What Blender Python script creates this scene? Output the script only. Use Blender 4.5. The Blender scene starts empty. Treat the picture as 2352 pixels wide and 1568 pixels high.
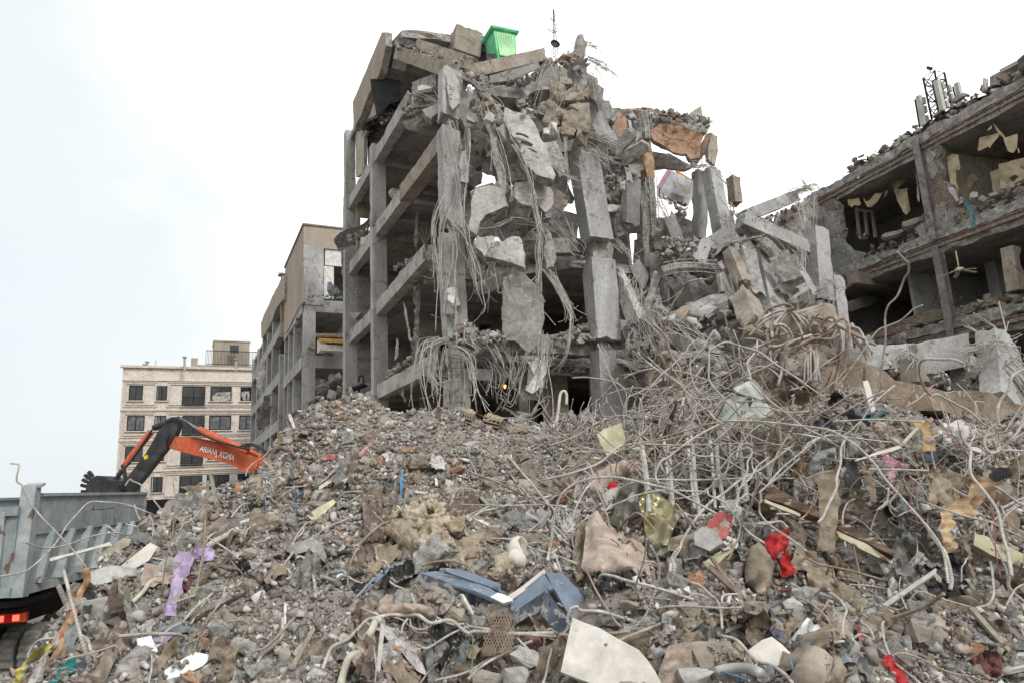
import bpy, bmesh, math, random
import numpy as np
from mathutils import Vector, Matrix, geometry
from mathutils.bvhtree import BVHTree
R = math.radians
random.seed(11)
RNG = np.random.default_rng(11)
scn = bpy.context.scene
col = scn.collection
# ------------------------------------------------------------------ camera
PITCH, ROLL, EYE = R(11.7), R(2.9),3.2
cam_d = bpy.data.cameras.new('camera')
cam = bpy.data.objects.new('camera', cam_d)
col.objects.link(cam)
cam_d.sensor_width = 36
cam_d.lens = 24
cam_d.clip_end = 6000
cam_d.clip_start = .1
cam_d.dof.use_dof = False
FW = np.array([0, math.cos(PITCH), math.sin(PITCH)])
r0 = np.array([1., 0,0]); u0 = np.cross(r0, FW)
RT = math.cos(ROLL)*r0-math.sin(ROLL)*u0
UP = math.cos(ROLL)*u0+math.sin(ROLL)*r0
m = Matrix.Identity(4)
for i in range(3):
 m[i][0] = RT[i]; m[i][1] = UP[i]; m[i][2] = -FW[i]
m[2][3] = EYE
cam.matrix_world = m
scn.camera = cam
# ------------------------------------------------------------------ overcast daylight
SUN_EL, SUN_AZ = R(42), R(145)          # a veiled sun, high behind the right shoulder of the camera
world = bpy.data.worlds.new('World')
scn.world = world
world.use_nodes = True
nt = world.node_tree
bg = nt.nodes['Background']
sky = nt.nodes.new('ShaderNodeTexSky')
sky.sky_type = 'NISHITA'; sky.sun_disc = False
sky.sun_elevation = SUN_EL; sky.sun_rotation = SUN_AZ
sky.air_density = 1.5; sky.dust_density = 3
sk = nt.nodes.new('ShaderNodeMix'); sk.data_type = 'RGBA'; sk.blend_type = 'MULTIPLY'
sk.inputs[0].default_value = 1; sk.inputs[7].default_value = (.11,.11,.11,1)
nt.links.new(sky.outputs[0], sk.inputs[6])
tc = nt.nodes.new('ShaderNodeTexCoord')
mp = nt.nodes.new('ShaderNodeMapping'); mp.inputs[3].default_value = (1,1,2.4)
nt.links.new(tc.outputs['Generated'], mp.inputs[0])
no = nt.nodes.new('ShaderNodeTexNoise'); no.inputs['Scale'].default_value = 2.1; no.inputs['Detail'].default_value = 5; no.inputs['Distortion'].default_value = .6
nt.links.new(mp.outputs[0], no.inputs['Vector'])
rp = nt.nodes.new('ShaderNodeMapRange'); rp.inputs[1].default_value = .3; rp.inputs[2].default_value = .62; rp.inputs[3].default_value = .62; rp.inputs[4].default_value = 1.0
nt.links.new(no.outputs[0], rp.inputs[0])
mx = nt.nodes.new('ShaderNodeMix'); mx.data_type = 'RGBA'
nt.links.new(rp.outputs[0], mx.inputs[0]); nt.links.new(sk.outputs[2], mx.inputs[6])
dt = nt.nodes.new('ShaderNodeVectorMath'); dt.operation = 'DOT_PRODUCT'; nt.links.new(tc.outputs['Generated'], dt.inputs[0]); dt.inputs[1].default_value = unit0 = (.30,.78,.55)
dn = nt.nodes.new('ShaderNodeMath'); dn.operation = 'MULTIPLY_ADD'; nt.links.new(no.outputs[0], dn.inputs[0]); dn.inputs[1].default_value = .22; ds = nt.nodes.new('ShaderNodeMath'); ds.operation = 'SUBTRACT'; ds.inputs[1].default_value = .11; nt.links.new(dt.outputs['Value'], ds.inputs[0]); nt.links.new(ds.outputs[0], dn.inputs[2])
cr0 = nt.nodes.new('ShaderNodeValToRGB'); nt.links.new(dn.outputs[0], cr0.inputs[0])
e0 = cr0.color_ramp.elements; e0[0].position = .42; e0[0].color = (.53,.575,.60,1); e0[1].position = 1.0; e0[1].color = (1.12,1.10,1.08,1)
e2_ = e0.new(.12); e2_.color = (.76,.76,.75,1); e1_ = e0.new(.68); e1_.color = (.57,.605,.62,1)
nt.links.new(cr0.outputs[0], mx.inputs[7])
rp.inputs[3].default_value = .93
nt.links.new(mx.outputs[2], bg.inputs['Color'])
bg.inputs['Strength'].default_value = 1.0
sun_d = bpy.data.lights.new('sun', 'SUN')
sun_d.energy = 1.5; sun_d.angle = R(16); sun_d.color = (1,.985,.965)
sun = bpy.data.objects.new('sun', sun_d); col.objects.link(sun)
sun.rotation_euler = (R(90)-SUN_EL, 0, R(35))
scn.view_settings.view_transform = 'Standard'
scn.view_settings.look = 'None'
scn.view_settings.exposure = .68
scn.view_settings.gamma = 1
scn.cycles.max_bounces = 6; scn.cycles.diffuse_bounces = 5; scn.cycles.glossy_bounces = 2
# ------------------------------------------------------------------ the photograph's crops -> points in space
CROPS = {'V': (0,0,1), '1': (769.4,45.9,.3003), '2': (769.4,488.1,.3113), '3': (1320.7,172.3,.3003), '4': (1835.2,114.8,.2746),
  '5': (1722.6,516.8,.293), '6': (229.7,488.1,.3113), '7': (0,1033.6,.341), '8': (1263.2,574.2,.293),
  'a': (459.4,918.7,.2197), 'b': (344.5,1205.8,.2311), 'c': (803.9,1091,.2197), 'd': (746.5,1263.2,.2441),
  'e': (1263.2,976.1,.2563), 'f': (1234.5,1263.2,.2563), 'g': (1722.6,861.3,.293), 'h': (1722.6,1205.8,.2676)}
CAM = np.array([0,0, EYE]); FPX = 1568.
def ray(c, x, y):
 ox, oy, k = CROPS[c]
 d = FW+RT*(ox+k*x-1176)/FPX+UP*(784-oy-k*y)/FPX
 return d
def P(c, x, y, Y):
 d = ray(c, x, y)
 return CAM+d*(Y/d[1])
def V(x, y, Y): return P('V', x, y, Y)
def unit(v):
 v = np.array(v, float); return v/np.linalg.norm(v)
# ------------------------------------------------------------------ value noise in numpy
def _h(ix, iy, iz):
 n = (ix*374761393+iy*668265263+iz*2147483647+1013904223) & 0xffffffff
 n = ((n ^ (n >> 13))*1274126177) & 0xffffffff
 return ((n ^ (n >> 16)) & 0xffff)/32767.5-1
def noise(p, s=1., seed=0):
 q = np.asarray(p, float)*s+seed*17.31
 i = np.floor(q).astype(np.int64); f = q-i; f = f*f*(3-2*f)
 r = 0
 for a in (0,1):
  wa = f[..., 0] if a else 1-f[..., 0]
  for b in (0,1):
   wb = f[..., 1] if b else 1-f[..., 1]
   for c in (0,1):
    wc = f[..., 2] if c else 1-f[..., 2]
    r = r+wa*wb*wc*_h(i[..., 0]+a, i[..., 1]+b, i[..., 2]+c)
 return r
def fbm(p, s=1., o=4, seed=0, g=.5):
 r = 0; a = 1
 for k in range(o):
  r = r+a*noise(p, s, seed+k*3); a *= g; s *= 2.03
 return r
# ------------------------------------------------------------------ materials
MATS = {}
def lin(c):
 return tuple((x/12.92 if x <= .04045 else ((x+.055)/1.055)**2.4) for x in c)+(1,)
def mat(name, cols, scale=3, rough=.9, bump=.3, bscale=30, spec=.2, metal=0, attr=False, streak=0, crack=0, speck=None, brick=None, ribs=False, wave=None, trans=0, emit=None, alpha=None):
 if name in MATS: return MATS[name]
 m = bpy.data.materials.new(name); m.use_nodes = True
 t = m.node_tree; N = t.nodes; L = t.links
 b = N['Principled BSDF']
 b.inputs['Roughness'].default_value = rough; b.inputs['Metallic'].default_value = metal
 b.inputs['Specular IOR Level'].default_value = spec
 tc = N.new('ShaderNodeTexCoord'); oi = N.new('ShaderNodeObjectInfo')
 ad = N.new('ShaderNodeVectorMath'); ad.operation = 'MULTIPLY_ADD'
 cmb = N.new('ShaderNodeCombineXYZ')
 for k in range(3): L.new(oi.outputs['Random'], cmb.inputs[k])
 L.new(cmb.outputs[0], ad.inputs[0]); ad.inputs[1].default_value = (37,71,53); L.new(tc.outputs['Object'], ad.inputs[2])
 if brick or wave: src = tc.outputs['Object']
 else: src = ad.outputs[0]
 co = src
 if streak:
  mpn = N.new('ShaderNodeMapping'); mpn.inputs[3].default_value = (1,1,1/streak); L.new(src, mpn.inputs[0]); co = mpn.outputs[0]
 n1 = N.new('ShaderNodeTexNoise'); n1.inputs['Scale'].default_value = scale; n1.inputs['Detail'].default_value = 6; n1.inputs['Roughness'].default_value = .65; n1.inputs['Distortion'].default_value = .4
 L.new(co, n1.inputs['Vector'])
 cr = N.new('ShaderNodeValToRGB'); L.new(n1.outputs[0], cr.inputs[0])
 el = cr.color_ramp.elements
 n = len(cols)
 while len(el) < n: el.new(.5)
 for i, c in enumerate(cols):
  el[i].position = .34+.32*i/max(1, n-1); el[i].color = lin(c)
 c_out = cr.outputs[0]
 def mix(a, bcol, fac, blend='MIX'):
  x = N.new('ShaderNodeMix'); x.data_type = 'RGBA'; x.blend_type = blend
  L.new(a, x.inputs[6])
  if isinstance(bcol, tuple): x.inputs[7].default_value = bcol
  else: L.new(bcol, x.inputs[7])
  if isinstance(fac, float): x.inputs[0].default_value = fac
  else: L.new(fac, x.inputs[0])
  return x.outputs[2]
 if attr:
  at = N.new('ShaderNodeAttribute'); at.attribute_name = 'col'
  c_out = mix(c_out, at.outputs['Color'],.78 if attr is True else attr)
  c_out2 = c_out
 hgt = None
 if brick:
  bt = N.new('ShaderNodeTexBrick'); bt.inputs['Scale'].default_value = 1
  bt.inputs['Brick Width'].default_value = brick[0]; bt.inputs['Row Height'].default_value = brick[1]; bt.inputs['Mortar Size'].default_value = brick[2]
  bt.inputs['Color1'].default_value = (1,1,1,1); bt.inputs['Color2'].default_value = (.82,.82,.82,1) if len(brick) < 7 else (brick[6],)*3+(1,); bt.inputs['Mortar'].default_value = brick[3]
  sp = N.new('ShaderNodeSeparateXYZ'); L.new(tc.outputs['Object'], sp.inputs[0])
  c2 = N.new('ShaderNodeCombineXYZ')
  dx = N.new('ShaderNodeMath'); dx.operation = 'MULTIPLY_ADD'; L.new(sp.outputs[0], dx.inputs[0]); dx.inputs[1].default_value = brick[4]
  dy = N.new('ShaderNodeMath'); dy.operation = 'MULTIPLY'; L.new(sp.outputs[1], dy.inputs[0]); dy.inputs[1].default_value = brick[5]
  L.new(dy.outputs[0], dx.inputs[2]); L.new(dx.outputs[0], c2.inputs[0]); L.new(sp.outputs[2], c2.inputs[1]); L.new(c2.outputs[0], bt.inputs['Vector'])
  c_out = mix(c_out, bt.outputs['Color'],1.0, 'MULTIPLY')
  hgt = bt.outputs['Fac']
 n2 = N.new('ShaderNodeTexNoise'); n2.inputs['Scale'].default_value = bscale*.35; n2.inputs['Detail'].default_value = 5; n2.inputs['Roughness'].default_value = .7
 L.new(src, n2.inputs['Vector'])
 m2 = N.new('ShaderNodeMapRange'); m2.inputs[1].default_value = .3; m2.inputs[2].default_value = .7; m2.inputs[3].default_value = .72; m2.inputs[4].default_value = 1.22
 L.new(n2.outputs[0], m2.inputs[0])
 vm = N.new('ShaderNodeVectorMath'); vm.operation = 'SCALE'; L.new(c_out, vm.inputs[0]); L.new(m2.outputs[0], vm.inputs['Scale'])
 c_out = vm.outputs[0]
 if crack:
  vo = N.new('ShaderNodeTexVoronoi'); vo.feature = 'DISTANCE_TO_EDGE'; vo.inputs['Scale'].default_value = crack
  wn = N.new('ShaderNodeVectorMath'); wn.operation = 'MULTIPLY_ADD'; L.new(n2.outputs['Color'], wn.inputs[0]); wn.inputs[1].default_value = (.35/crack,)*3; L.new(src, wn.inputs[2])
  L.new(wn.outputs[0], vo.inputs['Vector'])
  lt = N.new('ShaderNodeMath'); lt.operation = 'LESS_THAN'; L.new(vo.outputs[0], lt.inputs[0]); lt.inputs[1].default_value = .012*crack**.5
  n4 = N.new('ShaderNodeTexNoise'); n4.inputs['Scale'].default_value = 1.3; L.new(src, n4.inputs['Vector'])
  gt = N.new('ShaderNodeMath'); gt.operation = 'GREATER_THAN'; L.new(n4.outputs[0], gt.inputs[0]); gt.inputs[1].default_value = .5
  mu = N.new('ShaderNodeMath'); mu.operation = 'MULTIPLY'; L.new(lt.outputs[0], mu.inputs[0]); L.new(gt.outputs[0], mu.inputs[1])
  c_out = mix(c_out, (.06,.055,.05,1), mu.outputs[0])
 if speck:      # (colour, scale, threshold)
  n3 = N.new('ShaderNodeTexNoise'); n3.inputs['Scale'].default_value = speck[1]; n3.inputs['Detail'].default_value = 3; L.new(co, n3.inputs['Vector'])
  g = N.new('ShaderNodeMapRange'); g.inputs[1].default_value = speck[2]; g.inputs[2].default_value = speck[2]+.03; L.new(n3.outputs[0], g.inputs[0])
  c_out = mix(c_out, lin(speck[0]), g.outputs[0])
 L.new(c_out, b.inputs['Base Color'])
 nb = N.new('ShaderNodeTexNoise'); nb.inputs['Scale'].default_value = bscale; nb.inputs['Detail'].default_value = 6; nb.inputs['Roughness'].default_value = .7; L.new(src, nb.inputs['Vector'])
 bp = N.new('ShaderNodeBump'); bp.inputs['Strength'].default_value = bump; bp.inputs['Distance'].default_value = .03
 hout = nb.outputs[0]
 if hgt:
  sb = N.new('ShaderNodeMath'); sb.operation = 'SUBTRACT'; L.new(nb.outputs[0], sb.inputs[0]); L.new(hgt, sb.inputs[1]); hout = sb.outputs[0]
 if ribs:
  ua = N.new('ShaderNodeAttribute'); ua.attribute_name = 'len'
  sn = N.new('ShaderNodeMath'); sn.operation = 'SINE'; ml = N.new('ShaderNodeMath'); ml.operation = 'MULTIPLY'; ml.inputs[1].default_value = 2*math.pi/.022
  L.new(ua.outputs['Fac'], ml.inputs[0]); L.new(ml.outputs[0], sn.inputs[0])
  aa = N.new('ShaderNodeMath'); aa.operation = 'MULTIPLY_ADD'; L.new(sn.outputs[0], aa.inputs[0]); aa.inputs[1].default_value = .8; L.new(nb.outputs[0], aa.inputs[2]); hout = aa.outputs[0]
 if wave:
  sp = N.new('ShaderNodeTexWave'); sp.inputs['Scale'].default_value = wave[0]; sp.inputs['Distortion'].default_value = wave[1]; sp.bands_direction = wave[2]
  L.new(src, sp.inputs['Vector'])
  aa = N.new('ShaderNodeMath'); aa.operation = 'MULTIPLY_ADD'; L.new(sp.outputs['Fac'], aa.inputs[0]); aa.inputs[1].default_value = 1.5; L.new(nb.outputs[0], aa.inputs[2]); hout = aa.outputs[0]
 L.new(hout, bp.inputs['Height']); L.new(bp.outputs[0], b.inputs['Normal'])
 if emit:
  b.inputs['Emission Color'].default_value = emit[0]; b.inputs['Emission Strength'].default_value = emit[1]
 if trans: b.inputs['Transmission Weight'].default_value = trans
 if alpha: b.inputs['Alpha'].default_value = alpha
 MATS[name] = m
 return m
CONC = mat('concrete grey', [(.545,.54,.53),(.635,.63,.62),(.70,.695,.685)],1.1,.92,.35,38, crack=.55, streak=2.2, speck=((.44,.42,.40),3,.72))
CONCL = mat('concrete pale', [(.57,.56,.54),(.66,.65,.63),(.73,.72,.70)],1.6,.92,.4,30, crack=.7, speck=((.50,.48,.46),3,.72))
CONCB = mat('broken concrete', [(.48,.465,.445),(.60,.59,.57),(.72,.71,.69)],5,.95,.9,22)
CONCT = mat('tan mortar faced concrete', [(.50,.465,.42),(.585,.55,.505),(.63,.60,.56)],2.2,.92,.35,30, crack=.7)
PLAST = mat('tan cement plaster', [(.56,.52,.47),(.62,.58,.53),(.66,.62,.57)],.7,.92,.25,60, streak=3)
CREAM = mat('cream wall plaster', [(.55,.53,.48),(.66,.63,.57),(.72,.69,.63)],1.2,.9,.2,25, crack=.5)
DARKC = mat('concrete dark', [(.46,.445,.425),(.55,.53,.51),(.62,.60,.575)],1.4,.95,.4,20, streak=.5)  # darker concrete tone for ceilings, inner walls and backing plates
WHITEP = mat('white gypsum', [(.72,.71,.69),(.82,.81,.79),(.87,.86,.85)],4,.9,.5,25)
BRICKM = mat('cream brickwork', [(.50,.46,.41),(.60,.555,.50),(.66,.62,.57)],4,.95,.5,30, brick=(.21,.075,.012,(.35,.33,.3,1),.353,-.935))
ORANGE = mat('orange clay plaster', [(.56,.45,.37),(.64,.52,.43),(.69,.585,.50)],2,.95,.6,18, crack=1.1)
RUST = mat('rusted steel', [(.43,.375,.335),(.52,.465,.42),(.62,.58,.54)],4,.85,.5,30, streak=.3, speck=((.68,.62,.58),7,.56))
STEEL = mat('dusty reinforcing steel', [(.55,.53,.50),(.65,.63,.60),(.74,.725,.70)],6,.75,.25,60, spec=.35, ribs=True)
STEELB = mat('brown reinforcing steel', [(.47,.41,.35),(.57,.51,.455),(.66,.62,.575)],5,.8,.3,60, spec=.3, ribs=True)
STEELD = mat('dark reinforcing steel', [(.29,.285,.28),(.37,.36,.35),(.45,.44,.43)],6,.75,.2,50, spec=.3)
FLAT = mat('grey painted steel profile', [(.55,.54,.51),(.63,.62,.59),(.68,.67,.64)],6,.7,.2,40, spec=.3)
TAR = mat('black roofing felt', [(.17,.17,.17),(.26,.255,.25),(.38,.37,.36)],5,.85,.8,20)
HEAPM = mat('dusty soil rubble', [(.44,.41,.375),(.53,.50,.465),(.62,.595,.565)],1.3,1,1.0,16, attr=.45, speck=((.75,.73,.70),26,.665))
STONEM = mat('mixed rubble pieces', [(.47,.45,.425),(.57,.55,.525),(.66,.645,.62)],9,.95,.6,30, attr=True)
# ------------------------------------------------------------------ objects
ORG = {}
class MB:
 def __init__(s): s.v = []; s.f = []; s.m = []; s.a = []; s.n = 0; s.c = []
 def add(s, v, f, mi=0, a=None, c=None):
  v = np.asarray(v, float); s.v.append(v)
  for q in f: s.f.append(tuple(int(i)+s.n for i in q)); s.m.append(mi)
  s.a.append(np.zeros(len(v)) if a is None else np.asarray(a, float))
  s.c.append(np.tile((.5,.48,.45),(len(v),1)) if c is None else np.tile(c, (len(v),1)) if np.ndim(c) == 1 else c)
  s.n += len(v); return s
 def build(s, name, mats, parent=None, smooth=False, attr=None, org=None, clean=False):
  v = np.concatenate(s.v)
  o = np.array([(v[:, 0].min()+v[:, 0].max())/2,(v[:, 1].min()+v[:, 1].max())/2, v[:, 2].min()]) if org is None else np.array(org, float)
  me = bpy.data.meshes.new(name)
  me.from_pydata((v-o).tolist(),[], s.f)
  if not isinstance(mats, (list, tuple)): mats = [mats]
  for x in mats: me.materials.append(x)
  if len(mats) > 1: me.polygons.foreach_set('material_index', s.m)
  if smooth: me.polygons.foreach_set('use_smooth', [True]*len(me.polygons))
  if attr == 'len' or STEEL in mats or STEELB in mats:
   at = me.attributes.new('len', 'FLOAT', 'POINT'); at.data.foreach_set('value', np.concatenate(s.a))
  if attr == 'col':
   at = me.attributes.new('col', 'FLOAT_COLOR', 'POINT')
   c = np.concatenate(s.c); at.data.foreach_set('color', np.hstack([c, np.ones((len(c),1))]).ravel())
  me.validate(); me.update()
  ob = bpy.data.objects.new(name, me); col.objects.link(ob)
  ORG[ob.name] = o
  if parent is not None:
   ob.parent = parent; ob.location = o-ORG[parent.name]
  else: ob.location = o
  return ob
def tag(o, label=None, cat=None, group=None, kind=None):
 if label: o['label'] = label
 if cat: o['category'] = cat
 if group: o['group'] = group
 if kind: o['kind'] = kind
 return o
def empty(name, loc, label=None, cat=None, group=None):
 o = bpy.data.objects.new(name, None); col.objects.link(o); o.location = loc; o.empty_display_size = .2
 ORG[o.name] = np.array(loc, float)
 return tag(o, label, cat, group)
# ------------------------------------------------------------------ shape helpers
def box(mb, c, sx, sy, sz, ax=(1,0,0), ay=None, az=(0,0,1), mi=0):
 ax = unit(ax); az = unit(az); ay = unit(np.cross(az, ax)) if ay is None else unit(ay)
 c = np.array(c, float)
 v = [c+ax*sx/2*i+ay*sy/2*j+az*sz/2*k for k in (-1,1) for j in (-1,1) for i in (-1,1)]
 return mb.add(v, [(0,2,3,1),(4,5,7,6),(0,1,5,4),(2,6,7,3),(0,4,6,2),(1,3,7,5)], mi)
def bar_box(mb, p0, p1, w, h, up=(0,0,1), mi=0):
 p0 = np.array(p0, float); p1 = np.array(p1, float); d = p1-p0; L = np.linalg.norm(d); d = d/L
 s = np.cross(d, up)
 if np.linalg.norm(s) < 1e-3: s = np.cross(d, (0,1,0))
 s = unit(s); n = np.cross(s, d)
 return box(mb, (p0+p1)/2, L, w, h, d, s, n, mi)
def beam(mb, p0, p1, w, h, up=(0,0,1), rough=.018, seg=.14, jag=(.0,.0), chip=.05, seed=None, mi=0, bend=0, cap=None):
 """broken concrete member: a rectangular bar with chipped edges, rough faces and jagged ends"""
 p0 = np.array(p0, float); p1 = np.array(p1, float); d = p1-p0; L = np.linalg.norm(d); d /= L
 sd = RNG.integers(1000) if seed is None else seed
 s = np.cross(d, up)
 if np.linalg.norm(s) < 1e-2: s = np.cross(d, (0,1,0))
 s = unit(s); n = np.cross(s, d)
 kw = max(2, int(w/seg)+1); kh = max(2, int(h/seg)+1); nl = max(2, int(L/seg))
 per = [(-1+2*i/kw, -1) for i in range(kw)]+[(1,-1+2*i/kh) for i in range(kh)]+[(1-2*i/kw, 1) for i in range(kw)]+[(-1,1-2*i/kh) for i in range(kh)]
 per = np.array(per); K = len(per)
 rings = []
 ts = [(0,.0),(0,.55)]+[(i/nl, 1) for i in range(nl+1)]+[(1,.55),(1,.0)]
 cor = (np.abs(per).min(1) > .99)
 for t, q in ts:
  base = p0+d*L*t+n*bend*4*t*(1-t)
  r = base+s*(per[:, :1]*w/2*q)+n*(per[:, 1:]*h/2*q)
  nz = fbm(r, 2.2,4, sd); outd = (s*per[:, :1]*w+n*per[:, 1:]*h); outd /= np.linalg.norm(outd, axis=1)[:, None]
  if q > .9:
   r = r+outd*(nz*rough*.6)[:, None]
   ch = np.clip(noise(r, 1.7, sd+9)+.3*noise(r, 6, sd+4)-.28,0,1)*chip*1.5
   r = r-outd*np.where(cor, ch, ch*.12)[:, None]
  je = jag[0] if t < .5 else jag[1]
  if t in (0,1) and je:
   e = (fbm(base*.0+r, 4.5,4, sd+5))*je*.8
   r = r+d*e[:, None]
  rings.append(r)
 v = np.concatenate(rings); f = []
 for i in range(len(ts)-1):
  for k in range(K):
   a = i*K+k; b = i*K+(k+1) % K
   f.append((a, b, b+K, a+K))
 mb.add(v, f, mi)
 return mb
def smooth_path(pts, per=6):
 p = np.array(pts, float)
 if len(p) < 3: return np.array([p[0]+(p[-1]-p[0])*t for t in np.linspace(0,1, per+1)])
 q = np.vstack([2*p[0]-p[1], p, 2*p[-1]-p[-2]]); out = []
 for i in range(1, len(q)-2):
  for t in np.arange(per)/per:
   out.append(.5*((2*q[i])+(-q[i-1]+q[i+1])*t+(2*q[i-1]-5*q[i]+4*q[i+1]-q[i+2])*t*t+(-q[i-1]+3*q[i]-3*q[i+1]+q[i+2])*t**3))
 out.append(p[-1]); return np.array(out)
def tube(mb, pts, r, sides=6, per=5, mi=0, smoothit=True, r1=None, flat=None):
 p = smooth_path(pts, per) if smoothit else np.array(pts, float)
 n = len(p); tg = np.gradient(p, axis=0); tg /= np.linalg.norm(tg, axis=1)[:, None]+1e-9
 s = np.cross(tg[0],(0,0,1.)); s = s if np.linalg.norm(s) > .05 else np.cross(tg[0],(0,1., 0)); s = unit(s)
 ln = np.concatenate([[0], np.cumsum(np.linalg.norm(np.diff(p, axis=0), axis=1))])
 vs = []; an = np.arange(sides)*2*math.pi/sides+.3
 for i in range(n):
  s = s-tg[i]*(s@tg[i]); s = unit(s); b = np.cross(tg[i], s)
  rr = r if r1 is None else r+(r1-r)*i/(n-1)
  ca = np.cos(an)[:, None]*s*rr; cb = np.sin(an)[:, None]*b*(rr if flat is None else rr*flat)
  vs.append(p[i]+ca+cb)
 v = np.concatenate(vs); f = []
 for i in range(n-1):
  for k in range(sides):
   a = i*sides+k; b = i*sides+(k+1) % sides; f.append((a, b, b+sides, a+sides))
 f.append(tuple(range(sides))[::-1]); f.append(tuple((n-1)*sides+k for k in range(sides)))
 mb.add(v, f, mi, np.repeat(ln, sides)); return mb
def refine(poly, seg, jag, seed=0):
 p = np.array(poly, float); out = []
 for i in range(len(p)):
  a, b = p[i], p[(i+1) % len(p)]; L = np.linalg.norm(b-a); k = max(1, int(L/seg))
  nrm = np.array([-(b-a)[1],(b-a)[0]])/(L+1e-9)
  for j in range(k):
   q = a+(b-a)*j/k
   if jag:
    e = fbm(np.array([q[0]*1., q[1]*1., seed*1.]),1/(seg*5),3, seed)*jag
    q = q+nrm*e
   out.append(q)
 return np.array(out)
def inside(poly, q):
 x, y = q[:, 0], q[:, 1]; r = np.zeros(len(q), bool); j = len(poly)-1
 for i in range(len(poly)):
  xi, yi = poly[i]; xj, yj = poly[j]
  c = ((yi > y) != (yj > y)) & (x < (xj-xi)*(y-yi)/((yj-yi) or 1e-12)+xi); r ^= c; j = i
 return r
def tri_poly(poly, seg, jag, seed=0):
 b = refine(poly, seg, jag, seed); lo = b.min(0); hi = b.max(0)
 gx, gy = np.meshgrid(np.arange(lo[0]+seg*.6, hi[0], seg), np.arange(lo[1]+seg*.6, hi[1], seg))
 g = np.stack([gx.ravel(), gy.ravel()],1)
 if len(g): g = g+RNG.uniform(-.28,.28, g.shape)*seg
 if len(g):
  g = g[inside(b, g)]
  if len(g):
   dmin = np.min(np.linalg.norm(g[:, None]-b[None], axis=2), axis=1); g = g[dmin > seg*.5]
 allp = np.vstack([b, g]) if len(g) else b
 nb = len(b)
 vo, eo, fo, ov, oe, of = geometry.delaunay_2d_cdt([Vector(q) for q in allp.tolist()],[(i, (i+1) % nb) for i in range(nb)],[],1,1e-6)
 vo = np.array([tuple(q) for q in vo])
 cnt = {}
 for fc in fo:
  for i in range(len(fc)):
   e = (fc[i], fc[(i+1) % len(fc)]); cnt[e] = cnt.get(e, 0)+1
 bd = [e for e in cnt if (e[1], e[0]) not in cnt]
 return vo, [tuple(x) for x in fo], bd
def plate(mb, poly, o, ax, ay, thick, seg=.12, jag=.05, rough=.02, seed=None, mi=0, mi_side=None, curve=None):
 """a jagged slab: polygon in the plane (ax, ay) at o, thickness away along -(ax x ay)"""
 sd = int(RNG.integers(1000)) if seed is None else seed
 ax = unit(ax); ay = np.array(ay, float); ay = unit(ay-ax*(ay@ax)); nz = np.cross(ax, ay)
 v2, f, bd = tri_poly(poly, seg, jag, sd)
 front = o+ax*v2[:, :1]+ay*v2[:, 1:]
 h = fbm(front, 1.3,5, sd)*rough
 if curve is not None: h = h+curve(v2)
 front = front+nz*h[:, None]
 back = o+ax*v2[:, :1]+ay*v2[:, 1:]-nz*thick+nz*(fbm(front, 1.9,4, sd+3)*rough*1.5+ (curve(v2) if curve is not None else 0))[:, None]
 n = len(v2)
 mb.add(front, f, mi)
 mb.add(back, [q[::-1] for q in f], mi)
 mis = mi if mi_side is None else mi_side
 vs = []; fs = []; cen = v2.mean(0)
 idx = sorted({e[0] for e in bd} | {e[1] for e in bd}); mp_ = {k: i for i, k in enumerate(idx)}
 k = len(idx); A = front[idx]; B = back[idx]
 out = v2[idx]-cen; out /= np.linalg.norm(out, axis=1)[:, None]+1e-9
 M = []
 for w in (.33,.66):
  q = A*(1-w)+B*w; e = fbm(q, 4,3, sd+7)*min(thick*.3, jag+.01)
  M.append(q+(ax*out[:, :1]+ay*out[:, 1:])*e[:, None])
 allv = np.vstack([A, M[0], M[1], B])
 for e in bd:
  a, b = mp_[e[0]], mp_[e[1]]
  for l in range(3): fs.append((a+l*k, a+(l+1)*k, b+(l+1)*k, b+l*k))
 mb.add(allv, fs, mis)
 return mb
def px_plane(c, pts, o, n):
 """pixel outline -> 2-D polygon on the plane through o with normal n"""
 n = unit(n); ax = unit(np.cross((0,0,1.), n)) if abs(n[2]) < .95 else unit(np.cross((0,1., 0), n)); ay = np.cross(n, ax)
 out = []
 for x, y in pts:
  d = ray(c, x, y); t = ((o-CAM)@n)/(d@n); q = CAM+d*t-o; out.append((q@ax, q@ay))
 p = np.array(out)
 if np.sum(p[:, 0]*np.roll(p[:, 1],-1)-np.roll(p[:, 0],-1)*p[:, 1]) < 0: p = p[::-1]
 return p, ax, ay
def px_plate(mb, c, pts, Y, n=(0,-1,0), thick=.2, **k):
 a = np.array(pts, float).mean(0); o = P(c, a[0], a[1], Y)
 p, ax, ay = px_plane(c, pts, o, n)
 return plate(mb, p, o, ax, ay, thick, **k)
_bm = bmesh.new()
def rock_verts(n=16, sx=1, sy=1, sz=1, rng=None, sq=.5):
 rng = rng or RNG
 q = rng.normal(size=(n, 3)); q /= np.linalg.norm(q, axis=1)[:, None]
 q = np.sign(q)*np.abs(q)**sq; q *= rng.uniform(.82,1,(n, 1)); q *= np.array([sx, sy, sz])/2/.9
 bm = bmesh.new()
 for x in q: bm.verts.new(x)
 r = bmesh.ops.convex_hull(bm, input=bm.verts)
 for v in [v for v in bm.verts if not v.link_faces]: bm.verts.remove(v)
 bm.verts.index_update()
 vs = np.array([v.co[:] for v in bm.verts]); fs = [tuple(v.index for v in f.verts) for f in bm.faces]; bm.free()
 return vs, fs
ROCKS = [rock_verts(random.choice((9,12,15)),1, random.uniform(.6,1), random.uniform(.4,.9), sq=random.uniform(.4,.8)) for _ in range(24)]
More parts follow.
